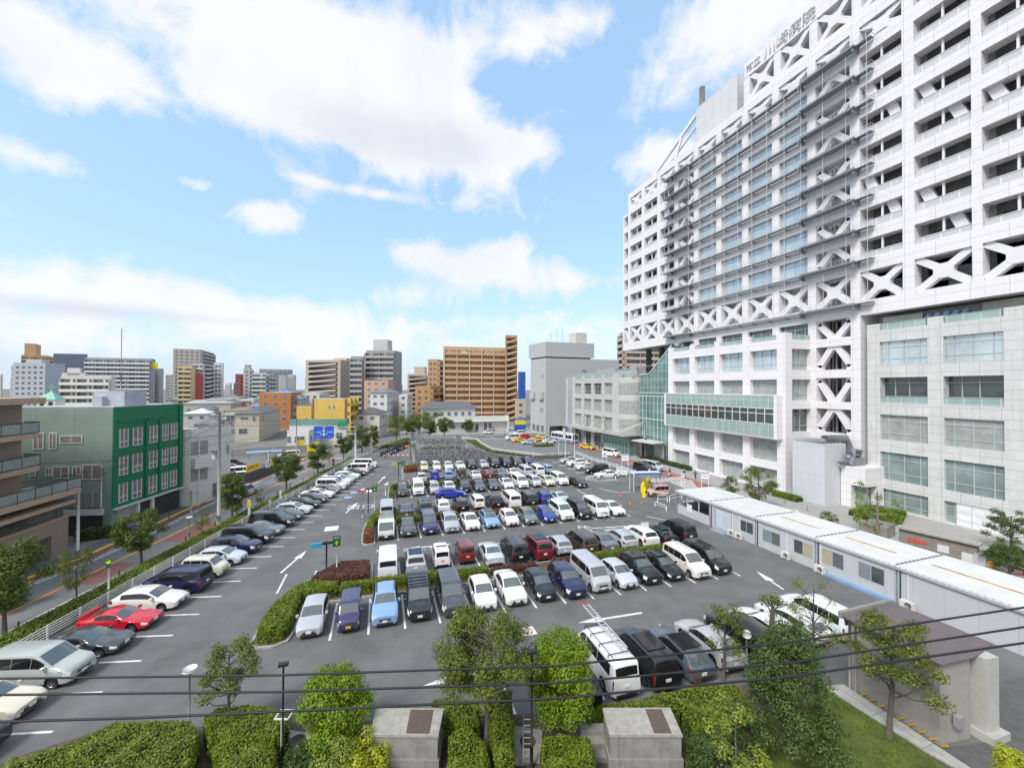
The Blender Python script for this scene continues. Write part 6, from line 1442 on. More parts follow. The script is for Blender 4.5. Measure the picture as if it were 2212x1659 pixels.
hedge('street_hedge', 'long low hedge between the white railing and the street, near part', [rdp(-31.2,17),rdp(-28.7,17),rdp(-28.7,57),rdp(-31.0,57)], .45, dens=170, ls=.075)
hedge('street_hedge', 'grassy low hedge between the white railing and the street, far part', [rdp(-31.0,57.2),rdp(-28.7,57.2),rdp(-28.7,98),rdp(-30.6,98)], .3, dens=60, ls=.1)
hedge('grass_bed', 'green bed by the bicycle park railing along the turning circle', [(27,128),(30,126),(29.2,114),(29.6,104),(33,98.6),(38,91),(46,91),(46,90.2),(37.2,90.1),(31.6,97),(28.0,103),(27.2,112)], .35, dens=26, ls=.12, cat='bed')
hedge('grass_bed', 'small green beds inside the bicycle park', [(12,113.2),(22,110.6),(22.2,111.7),(12.2,114.4)], .4, dens=40, ls=.1, cat='bed')
hedge('grass_bed', 'green bed at the far left corner of the bicycle park', [(1,116),(9,127),(10,136),(7.6,134),(-1,118)], .4, dens=30, ls=.12, cat='bed')
hedge('grass_bed', 'low planting on the round island in the turning circle', [(46+3.2*math.cos(a*math.pi/6), 108.8+1.4*math.sin(a*math.pi/6)) for a in range(12)], .35, 'olive', 50, .1, cat='bed')
hedge('clipped_hedge', 'dark hedge at the foot of the white hospital wing', [(60.0,78.5),(61.4,78.7),(61.3,67),(60.2,66.8)], .9, 'dark', 90, .09)
hedge('clipped_hedge', 'purple shrub row beside the hospital entrance column', [(59.6,82.2),(60.8,82.4),(60.9,79.2),(60,79)], .8, 'red', 90, .09)
hedge('clipped_hedge', 'bright green hedge left of the ribbed grey annex', [(58.6,47.6),(60.4,47.8),(60.2,43.6),(58.4,43.6)], .8, 'bright', 90, .09)
hedge('clipped_hedge', 'bright green hedge right of the ribbed grey annex', [(59.6,37.2),(65.6,38.4),(66.6,34.5),(60.8,32.0),(59,33.6)], .8, 'bright', 80, .09)
hedge('clipped_hedge', 'dark shrubs beside the notice wall near the right edge', [(56.2,23.2),(60.5,24.2),(61.4,20.8),(57,18.0),(54.2,18.0)], .9, 'dark', 110, .09)
hedge('clipped_hedge', 'hedge by the carport of the green building', [(-30.6,56.0),(-27.4,56.9),(-27.0,57.5),(-30.2,57.9)], 1.1, 'dark', 160, .07)
# foreground shrubbery
hedge('shrub_mass', 'big sloping green shrub mass at the lower left', topo([(-10,1668),(120,1612),(190,1585),(250,1556),(310,1554),(412,1552),(436,1580),(420,1640),(400,1720),(-20,1760)], 1.1), 1.05, dens=520, ls=.055, cat='shrub', rough=.22)
hedge('shrub_mass', 'rounded green shrub around the thin pruned tree, lower left', topo([(437,1548),(470,1524),(540,1517),(612,1530),(628,1560),(600,1592),(520,1600),(450,1590)], 1.2), 1.15, dens=560, ls=.055, cat='shrub', rough=.2)
hedge('shrub_mass', 'green shrub block left of the short lamp pole, bottom edge', topo([(455,1600),(520,1590),(596,1596),(602,1640),(590,1690),(470,1690)], 1.0), 1.0, dens=560, ls=.055, cat='shrub', rough=.2)
hedge('shrub_mass', 'green shrub between concrete box and tall tree, bottom middle', topo([(932,1512),(975,1500),(1040,1520),(1036,1560),(1000,1575),(960,1560)], 1.0), 1.0, dens=520, ls=.055, cat='shrub', rough=.2)
hedge('shrub_mass', 'dark green shrub under the tall tree, bottom middle', topo([(968,1585),(1010,1566),(1052,1600),(1060,1640),(1052,1700),(966,1700)], 1.2), 1.2, dens=560, ls=.055, cat='shrub', rough=.2)
hedge('shrub_mass', 'green shrub column left of the tall pole and ladder frame', topo([(1048,1500),(1105,1488),(1112,1560),(1110,1650),(1072,1660),(1060,1580)], 1.3), 1.3, 'hedge', dens=560, ls=.055, cat='shrub', rough=.2)
hedge('shrub_mass', 'green shrub below the bright tree, right of the pole', topo([(1170,1592),(1210,1582),(1275,1590),(1288,1625),(1280,1700),(1168,1700)], 1.2), 1.2, dens=560, ls=.055, cat='shrub', rough=.2)
hedge('shrub_mass', 'long green shrub bank behind the nearest row of cars', topo([(1270,1545),(1300,1522),(1390,1505),(1500,1482),(1590,1478),(1622,1520),(1600,1560),(1500,1570),(1470,1530),(1310,1528)], 1.1), 1.1, dens=420, ls=.06, cat='shrub', rough=.25)
hedge('shrub_mass', 'dark olive shrubs right of the right-hand concrete box', topo([(1482,1560),(1600,1556),(1640,1600),(1600,1650),(1484,1650)], .9), .8, 'dark', dens=420, ls=.06, cat='shrub', rough=.35)
hedge('shrub_mass', 'green shrub on the soil below the white cars', topo([(820,1600),(800,1575),(760,1610),(770,1650)], .5), .5, 'dark', dens=300, ls=.06, cat='shrub', rough=.3)
hedge('shrub_mass', 'small dark shrub left of the grey cover slab, bottom edge', topo([(612,1612),(680,1600),(700,1640),(640,1670),(606,1660)], .7), .7, 'dark', dens=480, ls=.055, cat='shrub', rough=.3)
# grass tufts
gm = MB(); rnd = random.Random(5); GP = [(16.5,14.0),(19,15.6),(23.6,15.8),(24.0,13.4),(23.8,10.9),(26.6,9.8),(23,7),(15,8.5)]
for _ in range(15000):
    x, y = rnd.uniform(14.5,27), rnd.uniform(7,16)
    if not pip(x, y, GP): continue
    if mnoise.noise(Vector((x,y,0))*.8) + rnd.random()*.8 < .22: continue
    a = rnd.random()*6.28; hh = rnd.uniform(.05,.14); w = .02; k = len(gm.v); dx, dy = math.cos(a)*w, math.sin(a)*w
    gm.v += [(x-dx,y-dy,.05),(x+dx,y+dy,.05),(x+rnd.gauss(0,.04),y+rnd.gauss(0,.04),.05+hh)]; gm.f.append([k,k+1,k+2]); gm.mi.append(0); gm.sm.append(False)
gr = gm.build('grass', leafmat('leaf_grass', [(.07,.10,.012),(.14,.19,.015),(.26,.32,.03)], .3)); tag(gr, 'short patchy grass on the slope at the lower right', 'grass', kind='stuff')
# ---------------------------------------------------------------- trees
def make_tree(seed, h, R, trunk_h, leaf, nclump=26, per=110, ls=.12, cs=.5, shape='round', bark=None, tr=.1, flat=1.0, hollow=.35, lean=.12):
    rnd = random.Random(seed); tm = MB(); lm = MB(); C = []
    top = h-cs*.5
    tx, ty = rnd.uniform(-lean,lean), rnd.uniform(-lean,lean)
    trunk = [Vector((0,0,-.1)), Vector((tx*.4,ty*.4,trunk_h*.5)), Vector((tx,ty,trunk_h)), Vector((tx*1.5+rnd.uniform(-.1,.1),ty,trunk_h+(top-trunk_h)*.5)), Vector((tx*1.2,ty*1.5,top-.2))]
    tm.tube(trunk, [tr*1.25, tr, tr*.85, tr*.5, tr*.18], 8)
    for i in range(nclump):
        for _ in range(30):
            a = rnd.random()*6.283; t = rnd.random(); zf = rnd.random()
            if shape == 'round': rr = math.sqrt(max(0, 1-(2*zf-1)**2*.85))
            elif shape == 'cone': rr = (1-zf*.75)
            elif shape == 'column': rr = .85-.25*abs(2*zf-1)
            elif shape == 'layer': rr = 1.0-.4*zf; zf = round(zf*3)/3
            else: rr = .95-.5*zf*zf
            r = rr*R*(hollow+(1-hollow)*math.sqrt(t)); c = Vector((tx+r*math.cos(a), ty+r*math.sin(a)*flat, trunk_h+cs*.3+(top-trunk_h-cs*.3)*zf))
            if all((c-q).length > cs*.62 for q in C): break
        C.append(c)
    for c in C:
        zt = max(trunk_h*.75, min(top-.3, c.z-abs(c.x)*.5-.2)); t = (zt-trunk_h)/(max(.1, top-trunk_h)); s = Vector((tx,ty,zt))
        mid = s.lerp(c, .55)+Vector((rnd.uniform(-.12,.12), rnd.uniform(-.12,.12), -.08*R))
        tm.tube([s, mid, c], [tr*.42*(1-t*.4), tr*.25, tr*.08], 5, cap=False)
        for _ in range(3):
            e = c+Vector((rnd.gauss(0,1),rnd.gauss(0,1),rnd.gauss(0,.8))).normalized()*cs*.75; tm.tube([mid.lerp(c,.6), e], [tr*.1, tr*.04], 4, cap=False)
        k = rnd.uniform(.75,1.25)
        for _ in range(int(per*k)):
            d = Vector((rnd.gauss(0,1), rnd.gauss(0,1), rnd.gauss(0,1))).normalized(); q = d*cs*k*1.18*(rnd.random()**.5); q.z *= .72; q.z += .05
            leafquad(lm, c+q, (d.x+rnd.gauss(0,.4), d.y+rnd.gauss(0,.4), d.z*.7+.45+rnd.gauss(0,.4)), ls*rnd.uniform(.6,1.25), rnd)
    return (tm.mesh('trunk', bark or BARK), lm.mesh('crown', LF[leaf]))
def put_tree(T_, x, y, label, group=None, s=1, rz=0, name='tree', z=0, cat='tree', sz=None):
    o = empty(name, (x, y, z), rz, label, cat, group); o.scale = (s, s, sz or s)
    inst('trunk', T_[0], o); inst('crown', T_[1], o); return o
def tree_px(T_h, T_, ub, vb, vt, label, group=None, rz=0, name='tree', z=0, wide=1, cat='tree'):
    x, y = g(ub, vb, z); hh = ht(ub, vt, x, y)-z; o = put_tree(T_, x, y, label, group, hh/T_h*wide, rz, name, z, cat, hh/T_h); return o
SA = make_tree(1, 6, 2.0, 1.7, 'street', 34, 330, .10, .6, 'round', tr=.12)
SB_ = make_tree(2, 6, 1.7, 1.5, 'olive', 26, 110, .09, .6, 'column', tr=.09)
SC = make_tree(3, 6, 1.6, 1.2, 'street', 28, 380, .10, .6, 'column', tr=.11)
SD = make_tree(4, 6, 1.3, 1.6, 'olive', 18, 70, .09, .55, 'column', tr=.08)
gS = 'trees along the street'
tree_px(6, SA, 306, 1220, 1102, 'dense green street tree, nearest full tree behind the white railing', gS, .3, 'street_tree')
tree_px(6, SB_, 165, 1296, 1185, 'thin grey green street tree near the left picture edge', gS, 1.3, 'street_tree')
tree_px(6, SC, 501, 1120, 1022, 'narrow green street tree beside the utility pole', gS, 2.3, 'street_tree')
tree_px(6, SD, 436, 1165, 1090, 'small sparse street tree left of the utility pole', gS, .9, 'street_tree')
tree_px(6, SD, 562, 1103, 1055, 'small sparse street tree beside the driving silver car', gS, 3.9, 'street_tree')
tree_px(6, SA, 619, 1060, 978, 'round street tree in front of the yellow banners', gS, 1.9, 'street_tree')
tree_px(6, SC, 686, 1024, 958, 'two-tiered bright street tree before the white shop', gS, 4.1, 'street_tree', wide=1.2)
tree_px(6, SA, 742, 992, 943, 'street tree below the blue road sign', gS, 2.9, 'street_tree')
tree_px(6, SC, 782, 977, 924, 'upright street tree just right of the blue sign gantry', gS, .4, 'street_tree', wide=1.3)
tree_px(6, SC, 808, 970, 920, 'slim street tree right of the sign gantry', gS, 1.4, 'street_tree', wide=.8)
tree_px(6, SB_, 857, 953, 896, 'tall pale tree at the far left corner of the bicycle park', gS, 1.1, 'street_tree', wide=1.4)
tree_px(6, SD, 711, 1005, 965, 'tiny bare street tree beside the motorcyclist', gS, 1.0, 'street_tree')
tree_px(6, SA, 10, 1370, 1170, 'leafy roadside tree cut by the left picture edge', gS, .2, 'street_tree')
gF = 'trees around the far pavement'
for (u,vb,vt,T_,w,lab) in ((892,944,905,SA,1.5,'dark round tree left of the clinic forecourt'),(878,940,897,SB_,1.7,'pale loose tree behind the dark round tree'),(929,943,910,SC,1.5,'round dark tree beside the green shop sign'),(960,943,902,SA,1.3,'light green round tree at the left end of the clinic'),(1013,934,907,SC,1.4,'small dark tree in front of the clinic windows'),(930,930,888,SB_,2.2,'wide olive tree behind the clinic forecourt trees'),(905,935,890,SB_,2.0,'olive tree before the tan brick annex')):
    tree_px(6, T_, u, vb, vt, lab, gF, random.random()*6, 'street_tree', wide=w)
HA = make_tree(11, 5, 1.9, 1.3, 'olive', 34, 170, .08, .5, 'round', tr=.1); HB = make_tree(12, 5, 2.2, 1.5, 'lime', 12, 45, .11, .45, 'layer', bark=BARKP, tr=.13)
tree_px(5, HA, 1578, 1078, 1030, 'small round olive tree on the hospital pavement', None, 0, 'pavement_tree')
tree_px(5, HA, 1640, 1098, 1010, 'wider olive tree in front of the white hospital wing', None, 2, 'pavement_tree')
tree_px(5, HB, 1897, 1165, 1048, 'half bare pruned tree with pale trunk before the stone clinic block', None, 1, 'pavement_tree')
tree_px(5, HA, 1790, 1150, 1105, 'low scrappy tree behind the prefab roof', None, 2.5, 'pavement_tree')
PN = make_tree(13, 5, 2.4, 1.8, 'dark', 26, 150, .10, .5, 'layer', tr=.14)
tree_px(5, PN, 2185, 1195, 1105, 'dark layered pine at the right picture edge', None, 1, 'pine_tree')
tree_px(5, PN, 2180, 1262, 1170, 'low spreading pine below the other pine, right edge', None, 2, 'pine_tree')
# near trees
def near(seed, ub, vb, vt, R, th, leaf, label, nc, per, ls, cs, shape='round', bark=None, tr=.09, hollow=.35, z=.05, name='tree', lean=.12, flat=1):
    x, y = g(ub, vb, z); h = ht(ub, vt, x, y)-z; T_ = make_tree(seed, h, R, th, leaf, nc, per, ls, cs, shape, bark, tr, flat, hollow, lean)
    return put_tree(T_, x, y, label, None, 1, 0, name, z)
near(21, 497, 1592, 1388, 1.45, 1.5, 'olive', 'thin pruned evergreen with gappy crown at the lower left', 24, 230, .055, .34, 'column', tr=.085)
near(22, 713, 1622, 1447, 1.35, .5, 'bright', 'round bright green bushy tree left of the left concrete box', 60, 520, .06, .50, 'round', tr=.08, hollow=.2)
near(23, 1052, 1606, 1322, 2.3, 2.6, 'olive', 'tall dense olive green tree in the bottom middle', 52, 620, .055, .52, 'round', tr=.12, lean=.05)
near(24, 1212, 1588, 1376, 1.5, .9, 'bright', 'bright yellow green tree beside the ladder van', 62, 560, .06, .52, 'column', tr=.09, hollow=.25)
near(26, 1562, 1468, 1298, 1.25, 1.7, 'olive', 'sparse pruned tree in front of the silver wagon', 14, 190, .055, .36, 'column', tr=.09)
near(27, 1668, 1440, 1285, .9, 2.6, 'olive', 'knotty pruned tree with almost no leaves by the black cars', 7, 90, .06, .3, 'column', tr=.17)
near(28, 1757, 1450, 1255, 1.9, 1.6, 'olive', 'open wide pruned tree in front of the white cars', 26, 80, .055, .36, 'round', tr=.09)
near(29, 1702, 1625, 1345, 2.2, 1.0, 'dark', 'big dark green conifer-like tree at the lower right', 52, 520, .06, .58, 'cone', tr=.12, hollow=.25)
near(30, 1920, 1592, 1328, 1.75, 2.6, 'olive', 'wind-swept pine with curved trunk in front of the shed wall', 30, 330, .06, .42, 'layer', tr=.11, lean=.35)
near(31, 1592, 1700, 1500, 1.3, 1.0, 'lime', 'yellow green sapling with thin bare stems at the bottom', 16, 150, .075, .34, 'round', bark=BARKP, tr=.05)
x, y = g(1512, 1520); T_ = make_tree(33, 1.5, .8, .3, 'red', 10, 40, .04, .3, 'round', tr=.04); put_tree(T_, x, y, 'reddish twiggy bush behind the dark wagon with roof bars', None, 1, 0, 'twig_bush', cat='bush')
# plants right under the window: close to the camera
def bush(name, label, u, v, dist, R, leaf, n, ls, zs=.8):
    r = ray(u, v); k = dist/r.dot(FW); c = Vector((r.x*k, r.y*k, CAMH+r.z*k)); rnd = random.Random(int(u)); root = empty(name, (c.x, c.y, 0), 0, label, 'tree')
    tm = MB(); lm = MB(); tm.tube([(0,0,0),(.1,0,c.z*.5),(0,.1,c.z-.2)], [.12,.09,.03], 7)
    for i in range(26):
        d = Vector((rnd.gauss(0,1), rnd.gauss(0,1), rnd.gauss(0,.8))).normalized()*R*rnd.uniform(.3,1); d.z *= zs; q = Vector((0,0,c.z))+d; tm.tube([(0,0,c.z-R), q], [.03,.01], 4, cap=False)
        for _ in range(n//26):
            e = Vector((rnd.gauss(0,1), rnd.gauss(0,1), rnd.gauss(0,1))).normalized(); p = q+e*.32*R*rnd.random()**.33; leafquad(lm, p, (e.x, e.y, e.z*.6+.6), ls*rnd.uniform(.7,1.3), rnd)
    tm.build('trunk', BARKP, root); lm.build('crown', LF[leaf], root); return root
bush('yellow_tree', 'yellow green leafy tree top at the bottom edge, left of centre', 800, 1640, 17.5, 1.25, 'yellow', 7000, .055)
bush('yellow_tree', 'lime green tree top left of the yellow one, bottom edge', 735, 1650, 17.2, 1.3, 'lime', 6500, .055)
bush('yellow_tree', 'bright yellow foliage in the lower right corner', 2215, 1668, 12, .75, 'yellow', 3000, .05, .5)
bush('yellow_tree', 'bright leafy top in the lower left corner', -6, 1672, 17, .75, 'lime', 3000, .06, .5)
bush('yellow_tree', 'yellow green foliage cut by the left picture edge above the street', -12, 1290, 30, 1.6, 'lime', 3500, .09)
# ================================================================ prefab offices, shed, boxes, street furniture, bicycles, people
WHP = mat('white_pipe', (.68,.69,.70), .45, var=.05); GALV = mat('galvanised_grey', (.34,.36,.37), .5, var=.1, metal=.3)
# prefab office row
PX, PXB = 38.9, 44.9
PFW = mat('prefab_wall', (.47,.49,.51), .6, var=.05, vs=.5, joint=(1.8,9), jcol=(.36,.39,.44), jw=.02)
PFR = mat('prefab_roof', (.66,.665,.66), .5, var=.1, vs=.7, joint=(.36,300), jcol=(.46,.47,.475), jw=.045); RUST = mat('rust_seam', (.42,.27,.13), .8, var=.4, vs=2)
segs = [(45.6,39.6,0),(39.6,33.3,1),(33.3,27.0,2),(27.0,20.8,3),(20.8,13.4,4)]
acs = []
for (ya, yb, n) in segs:
    lab = ['open-sided grey prefab shelter at the far end of the prefab row','grey prefab office with white sliding window, second in the prefab row','grey prefab office with two outdoor units, middle of the prefab row','grey prefab office with curtained window and blue ledge','long blank grey prefab unit at the near end of the row'][n]
    pf = empty('prefab_office', (PX, ya, 0), 0, lab, 'prefab office', 'row of grey prefab offices')
    def q(m, name, mt, par=None):
        o = m.build(name, mt, par or pf); 
        if par is None: o.location = (-PX, -ya, 0)
        return o
    m = MB(); g_ = .05
    if n == 0:
        m.box(PX,PX+.08,yb+g_,ya,0,1.15); m.box(PX,PXB,ya-.08,ya,0,1.1); m.box(PXB-.08,PXB,yb,ya,0,2.9)
        for y in (ya-.1,ya-2.1,ya-4.1,yb+.1): m.box(PX-.02,PX+.1,y-.05,y+.05,0,2.85)
        m.box(PX,PX+.1,yb,ya-3.9,0,2.8) if False else None
        m.box(PX+.2,PXB-.2,yb+.1,yb+.2,0,2.8)
        for y in (ya,): 
            for x in (PX+1.5,PX+3,PX+4.5): m.box(x-.04,x+.04,y-.1,y,0,2.85)
    else: m.box(PX,PXB,yb+g_,ya-g_,0,2.86)
    q(m, 'wall', PFW)
    m = MB(); m.box(PX-.14,PXB+.14,yb+.03,ya-.03,2.87,3.02); q(m, 'roof', PFR)
    m = MB(); m.box(PX-.18,PX-.02,yb+.02,ya-.02,2.72,2.9); m.box(PX-.03,PX-.005,ya-.12-g_,ya-g_,0,2.7); m.box(PX-.03,PX-.005,yb+g_,yb+.12+g_,0,2.7); q(m, 'eaves_trim', mat('prefab_trim', (.36,.39,.43), .6))
    m = MB()
    for k in range(12): m.box(PX+.1+k*.5-.0,PX+.35+k*.5,yb-.02,yb+.12,3.0,3.08)
    q(m, 'roof_joint', mat('roof_joint_dark', (.14,.16,.17), .7))
    if n in (2,3,4): m = MB(); m.box(PX+2.6,PX+2.9,yb+1.5,ya-.8,3.021,3.03); q(m, 'rust_strip', RUST)
    def win(y, w, z=.95, h=1.25, left=GLASSD, right=GLASSD):
        m = MB(); m.box(PX-.022,PX-.012,y-w,y,z,z+h); fr_ = q(m, 'window', FRAMEM)
        m = MB(); m.box(PX-.03,PX-.0225,y-w/2+.03,y-.05,z+.05,z+h-.05); q(m, 'pane', left, fr_).location = (0,0,0)
        m = MB(); m.box(PX-.03,PX-.0225,y-w+.05,y-w/2-.03,z+.05,z+h-.05); q(m, 'pane', right, fr_)
    TANC = mat('tan_curtain', (.38,.34,.24), .4, var=.1)
    if n == 1: 
        m = MB(); m.box(PX-.009,PX-.001,ya-3.4,ya-.6,.15,2.6); q(m, 'entrance_frame', mat('prefab_trim', (.36,.39,.43)))
        win(ya-.9, 2.2, .2, 2.2, mat('frost_glass',(.50,.56,.60),.2), mat('frost_glass',(.5,.56,.6),.2)); win(ya-5.9+1.6, 1.7)
    if n == 2: win(ya-.8, 2.0, .8, 1.3, mat('shade_glass',(.2,.24,.28),.15), mat('shade_glass2',(.12,.13,.13),.15)); win(ya-4.2, 1.8, .9, 1.3, GLASSD, TANC)
    if n == 3: win(ya-.5, 1.9, .95, 1.35, TANC, mat('shade_glass2',(.12,.13,.13),.15)); win(ya-3.5, 1.9, .95, 1.35, mat('shade_glass',(.2,.24,.28),.15), GLASSD)
    m = MB(); m.bar((PX-.05,ya-.25,0),(PX-.05,ya-.25,2.7),.06,.06); q(m, 'dark_downpipe', mat('navy_pipe', (.02,.03,.07), .5))
    for off in {1:(2.9,3.9),2:(3.1,),3:(.05,),4:(.3,)}.get(n, ()):
        y = ya-off-.6
        ac = empty('outdoor_unit', (PX-.45, y, 0), 0, ['','white air conditioner outdoor unit, %s of the pair by the sliding window','white air conditioner outdoor unit below the curtained prefab window%s','white air conditioner outdoor unit between the third and fourth prefab%s','white air conditioner outdoor unit by the shed roof edge%s'][n] % (('farther' if off < 3.5 else 'nearer') if n == 1 else ''), 'air conditioner', 'prefab outdoor units')
        m = MB(); m.box(-.17,.17,-.42,.42,.12,.72); m.build('case', mat('ac_cream', (.62,.61,.57), .5), ac)
        m = MB(); m.tube([(-.18,-.1,.42),(-.172,-.1,.42)], .23, 16); m.build('fan_grille', mat('ac_fan_grey', (.2,.2,.2), .6), ac)
        m = MB(); m.box(-.2,.2,-.38,-.3,0,.12); m.box(-.2,.2,.3,.38,0,.12); m.build('feet', KERB, ac)
        m = MB(); m.bar((.39,.15,.6),(.39,.15,2.6),.07,.07); m.build('pipe_cover', WHP, ac)
tag(MB().box(PX-.5,PX-.02,20.9,26.2,0,.18).build('blue_ledge', mat('blue_sheet', (.18,.32,.5), .6, var=.2)), 'blue sheeting strip along the foot of the prefab offices', 'sheet')
tag(MB().box(PX-1.1,PX-.05,36.6,38.6,0,.12).build('entrance_mat', mat('grey_blue_ramp', (.25,.29,.34), .7)), 'grey blue entrance ramp plate at the prefab door', 'ramp')
tag(MB().box(PX-.05,PX-.035,42.6,43.5,.7,1.7).build('paper_notice', WHP), 'white paper notice on the prefab shelter wall', 'notice')
# cream shed with brown corrugated roof
SH = mat('shed_wall', (.33,.305,.28), .85, var=.08, vs=3, bump=.2, bs=60, stain=.15); SHR = mat('shed_roof', (.15,.125,.13), .6, var=.15, vs=1.5, joint=(.30,300), jcol=(.10,.085,.09), jw=.05)
sd_ = empty('block_shed', (25.3,12,0), 0, 'grey rendered shed with dark corrugated lean-to roof at the lower right', 'shed')
def sq(m, name, mt): o = m.build(name, mt, sd_); o.location = (-25.3,-12,0); return o
m = MB(); m.prism([(25.35,11.92),(27.3,11.72),(27.3,12.6),(29.2,12.4),(29.2,15.7),(25.4,15.75)], 0, 3.85); sq(m, 'wall', SH)
m = MB(); m.prism([(27.75,11.35),(28.6,11.25),(28.7,12.3),(27.8,12.38)],0,3.9); sq(m, 'pillar', mat('pale_concrete_cap', (.42,.42,.40), .7))
m = MB(); P = [(25.15,11.75),(27.3,11.55),(29.6,11.85),(29.5,15.95),(27.3,16.0),(25.15,16.05)]; zz = lambda x,y: 3.86+.02*(x-25)
m.add([(x,y,zz(x,y)) for x,y in P]+[(x,y,zz(x,y)+.07) for x,y in P], [(5,4,3,2,1,0),(6,7,8,9,10,11)]+[(i,(i+1)%6,(i+1)%6+6,i+6) for i in range(6)]); sq(m, 'roof', SHR)
m = MB(); m.tube([(25.25,15.7,0),(25.25,15.7,3.84)], .06, 8); m.tube([(25.25,15.4,0),(25.25,15.4,3.84)], .045, 8); m.box(25.1,29.5,16.0,16.2,3.8,4.15); sq(m, 'drain_pipe', mat('drain_grey', (.25,.24,.23), .6))
m = MB(); m.box(27.6,28.9,11.0,12.3,0,.4); sq(m, 'pillar_base', mat('pale_concrete_cap', (.55,.56,.54), .7))
m = MB(); m.box(26.0,26.4,11.5,11.74,.9,1.4); sq(m, 'wall_box', GALV)
m = MB()
for k in range(9): m.bar((25.28,15.2-k*.42,.06),(25.28,15.2-k*.42-.25,.30),.05,.09)
sq(m, 'yellow_warning_stripe', mat('warning_yellow', (.5,.33,.04), .7, var=.3))
tag(MB().prism([(24.0,16.2),(25.2,16.0),(25.0,10.6),(27.4,9.4),(27.2,9.2),(24.5,10.3),(24.2,12)], 0, .12).build('path_kerb', KERB), 'low concrete kerb along the shed foot', 'kerb')
# concrete boxes
CONC = mat('old_concrete', (.25,.245,.225), .9, var=.2, vs=1.6, bump=.4, bs=30, stain=.6); CONCT = mat('concrete_top', (.33,.32,.28), .9, var=.22, vs=3.5, bump=.3, bs=30); HATCH = mat('rusty_hatch', (.105,.075,.06), .8, var=.15, vs=6)
for (pts, lab, hx) in (([(-.15,18.85),(2.66,17.88),(3.11,19.33),(.07,20.33)], 'weathered concrete vent box with brown hatch, left one at the bottom', (.52,.86)), ([(9.77,15.59),(12.8,14.58),(13.34,16.02),(10.27,17.02)], 'weathered concrete vent box with brown hatch, right one at the bottom', (.62,.86))):
    cx_ = sum(p[0] for p in pts)/4; cy_ = sum(p[1] for p in pts)/4; bx_ = empty('concrete_box', (cx_, cy_, 0), 0, lab, 'concrete box', 'concrete vent boxes'); Q = [(x-cx_, y-cy_) for x,y in pts]
    Qi = offs_in(Q, .04)
    m = MB(); m.prism(Qi, 0, 1.55); m.build('body', CONC, bx_); m = MB(); m.prism(Q, 1.55, 1.66); m.build('top_slab', CONCT, bx_); m = MB(); m.prism(offs_in(Q,-.03), 0, .6); m.build('plinth', CONC, bx_)
    L0, L1 = Vector(Q[0]), Vector(Q[1]); B0, B1 = Vector(Q[3]), Vector(Q[2]); m = MB()
    hp = [tuple(L0.lerp(L1,t).lerp(B0.lerp(B1,t),s)) for t,s in ((hx[0],.06),(hx[1],.06),(hx[1],.93),(hx[0],.93))]; m.prism(hp, 1.661, 1.675); m.build('hatch', HATCH, bx_)
tag(MB().prism([g(612,1578),g(690,1590),g(660,1640),g(604,1640)], .03, .1).build('cover_slab', CONCT), 'grey concrete slab with round lid by the small lamp pole', 'slab')
tag(MB().prism([g(1108,1570),g(1172,1580),g(1166,1650),g(1112,1655)], .03, .1).build('cover_slab', CONCT), 'grey concrete slab with round manhole beneath the ladder frame', 'slab')
for (u,v,lab) in ((642,1605,'round iron lid on the slab by the small lamp pole'),(1140,1605,'round iron manhole lid beneath the ladder frame')):
    x,y = g(u,v); tag(MB().tube([(0,0,0),(0,0,.02)], .38, 20).build('manhole_lid', HATCH, None, (x,y,.1)), lab, 'manhole')
m = MB(); 
for k in range(3): m.box(-.8,.8,-.25+.45*k-.3,.2+.45*k-.3,0,.25+.22*k)
tag(m.build('concrete_steps', CONC, None, (*g(1295,1625),0), -.32), 'concrete steps beside the right-hand concrete box', 'steps')
# lamp posts and poles
def lamp(ub, vb, vt, label, style, rad=.05, col=None, z=0):
    x, y = g(ub, vb, z); h = ht(ub, vt, x, y); o = empty('lamp_post', (x,y,z), 0, label, 'lamp post'); h -= z
    m = MB(); m.tube([(0,0,0),(0,0,h)], rad, 8); m.tube([(0,0,0),(0,0,1.0)], rad*1.8, 8); m.build('pole', col or GALV, o)
    m = MB()
    if style == 'disc': m.tube([(0,0,h),(0,0,h+.08)], .30, 18); m.tube([(0,0,h-.12),(0,0,h)], .12, 10)
    elif style == 'head': m.box(-.2,.2,-.1,.1,h,h+.12)
    elif style == 'ball': m.tube([(0,0,h),(0,0,h+.18),(0,0,h+.3)], [.2,.26,.2], 14)
    else: m.tube([(0,0,h),(0,0,h+.1)], .2, 14)
    m.build('lamp_head', BLK if style == 'head' else WHP, o); return o
lamp(408,1602,1447,'slim pale lamp post with flat white disc head, lower left','disc',.045)
lamp(610,1660,1438,'thin black pole with small square head at the lower left','head',.04,BLK)
lamp(1148,1660,1410,'thin dark pole in the bottom middle beside the ladder frame','head',.045,BLK)
lamp(994,1560,1470,'short galvanised pole beside the tall tree','none',.05)
lamp(1304,1166,1113,'grey lamp post standing in the front row hedge','disc',.07)
lamp(1613,1470,1375,'grey lamp post with round white head among the black cars','ball',.06)
lamp(736,1130,1016+0,'pale lamp post beside the street hedge','disc',.05) if False else None
lamp(408,1170,1118,'small lamp post on the near sidewalk of the street','disc',.06)
lamp(783,1118,1098-40+0,'pale lamp post before the green left-turn sign','disc',.05)
lamp(1090,975,930,'thin lamp post near the turning circle','none',.05)
lamp(1152,1010,985,'grey lamp post between the last row and the pale van','none',.05)
lamp(1497,1086,1062,'small lamp post by the crossing sign','disc',.05)
lamp(1720,1160,1105,'lamp post with white bar head on the hospital pavement','disc',.05)
lamp(535,1112,1080,'low lamp post by the hedge near the pole','none',.05)
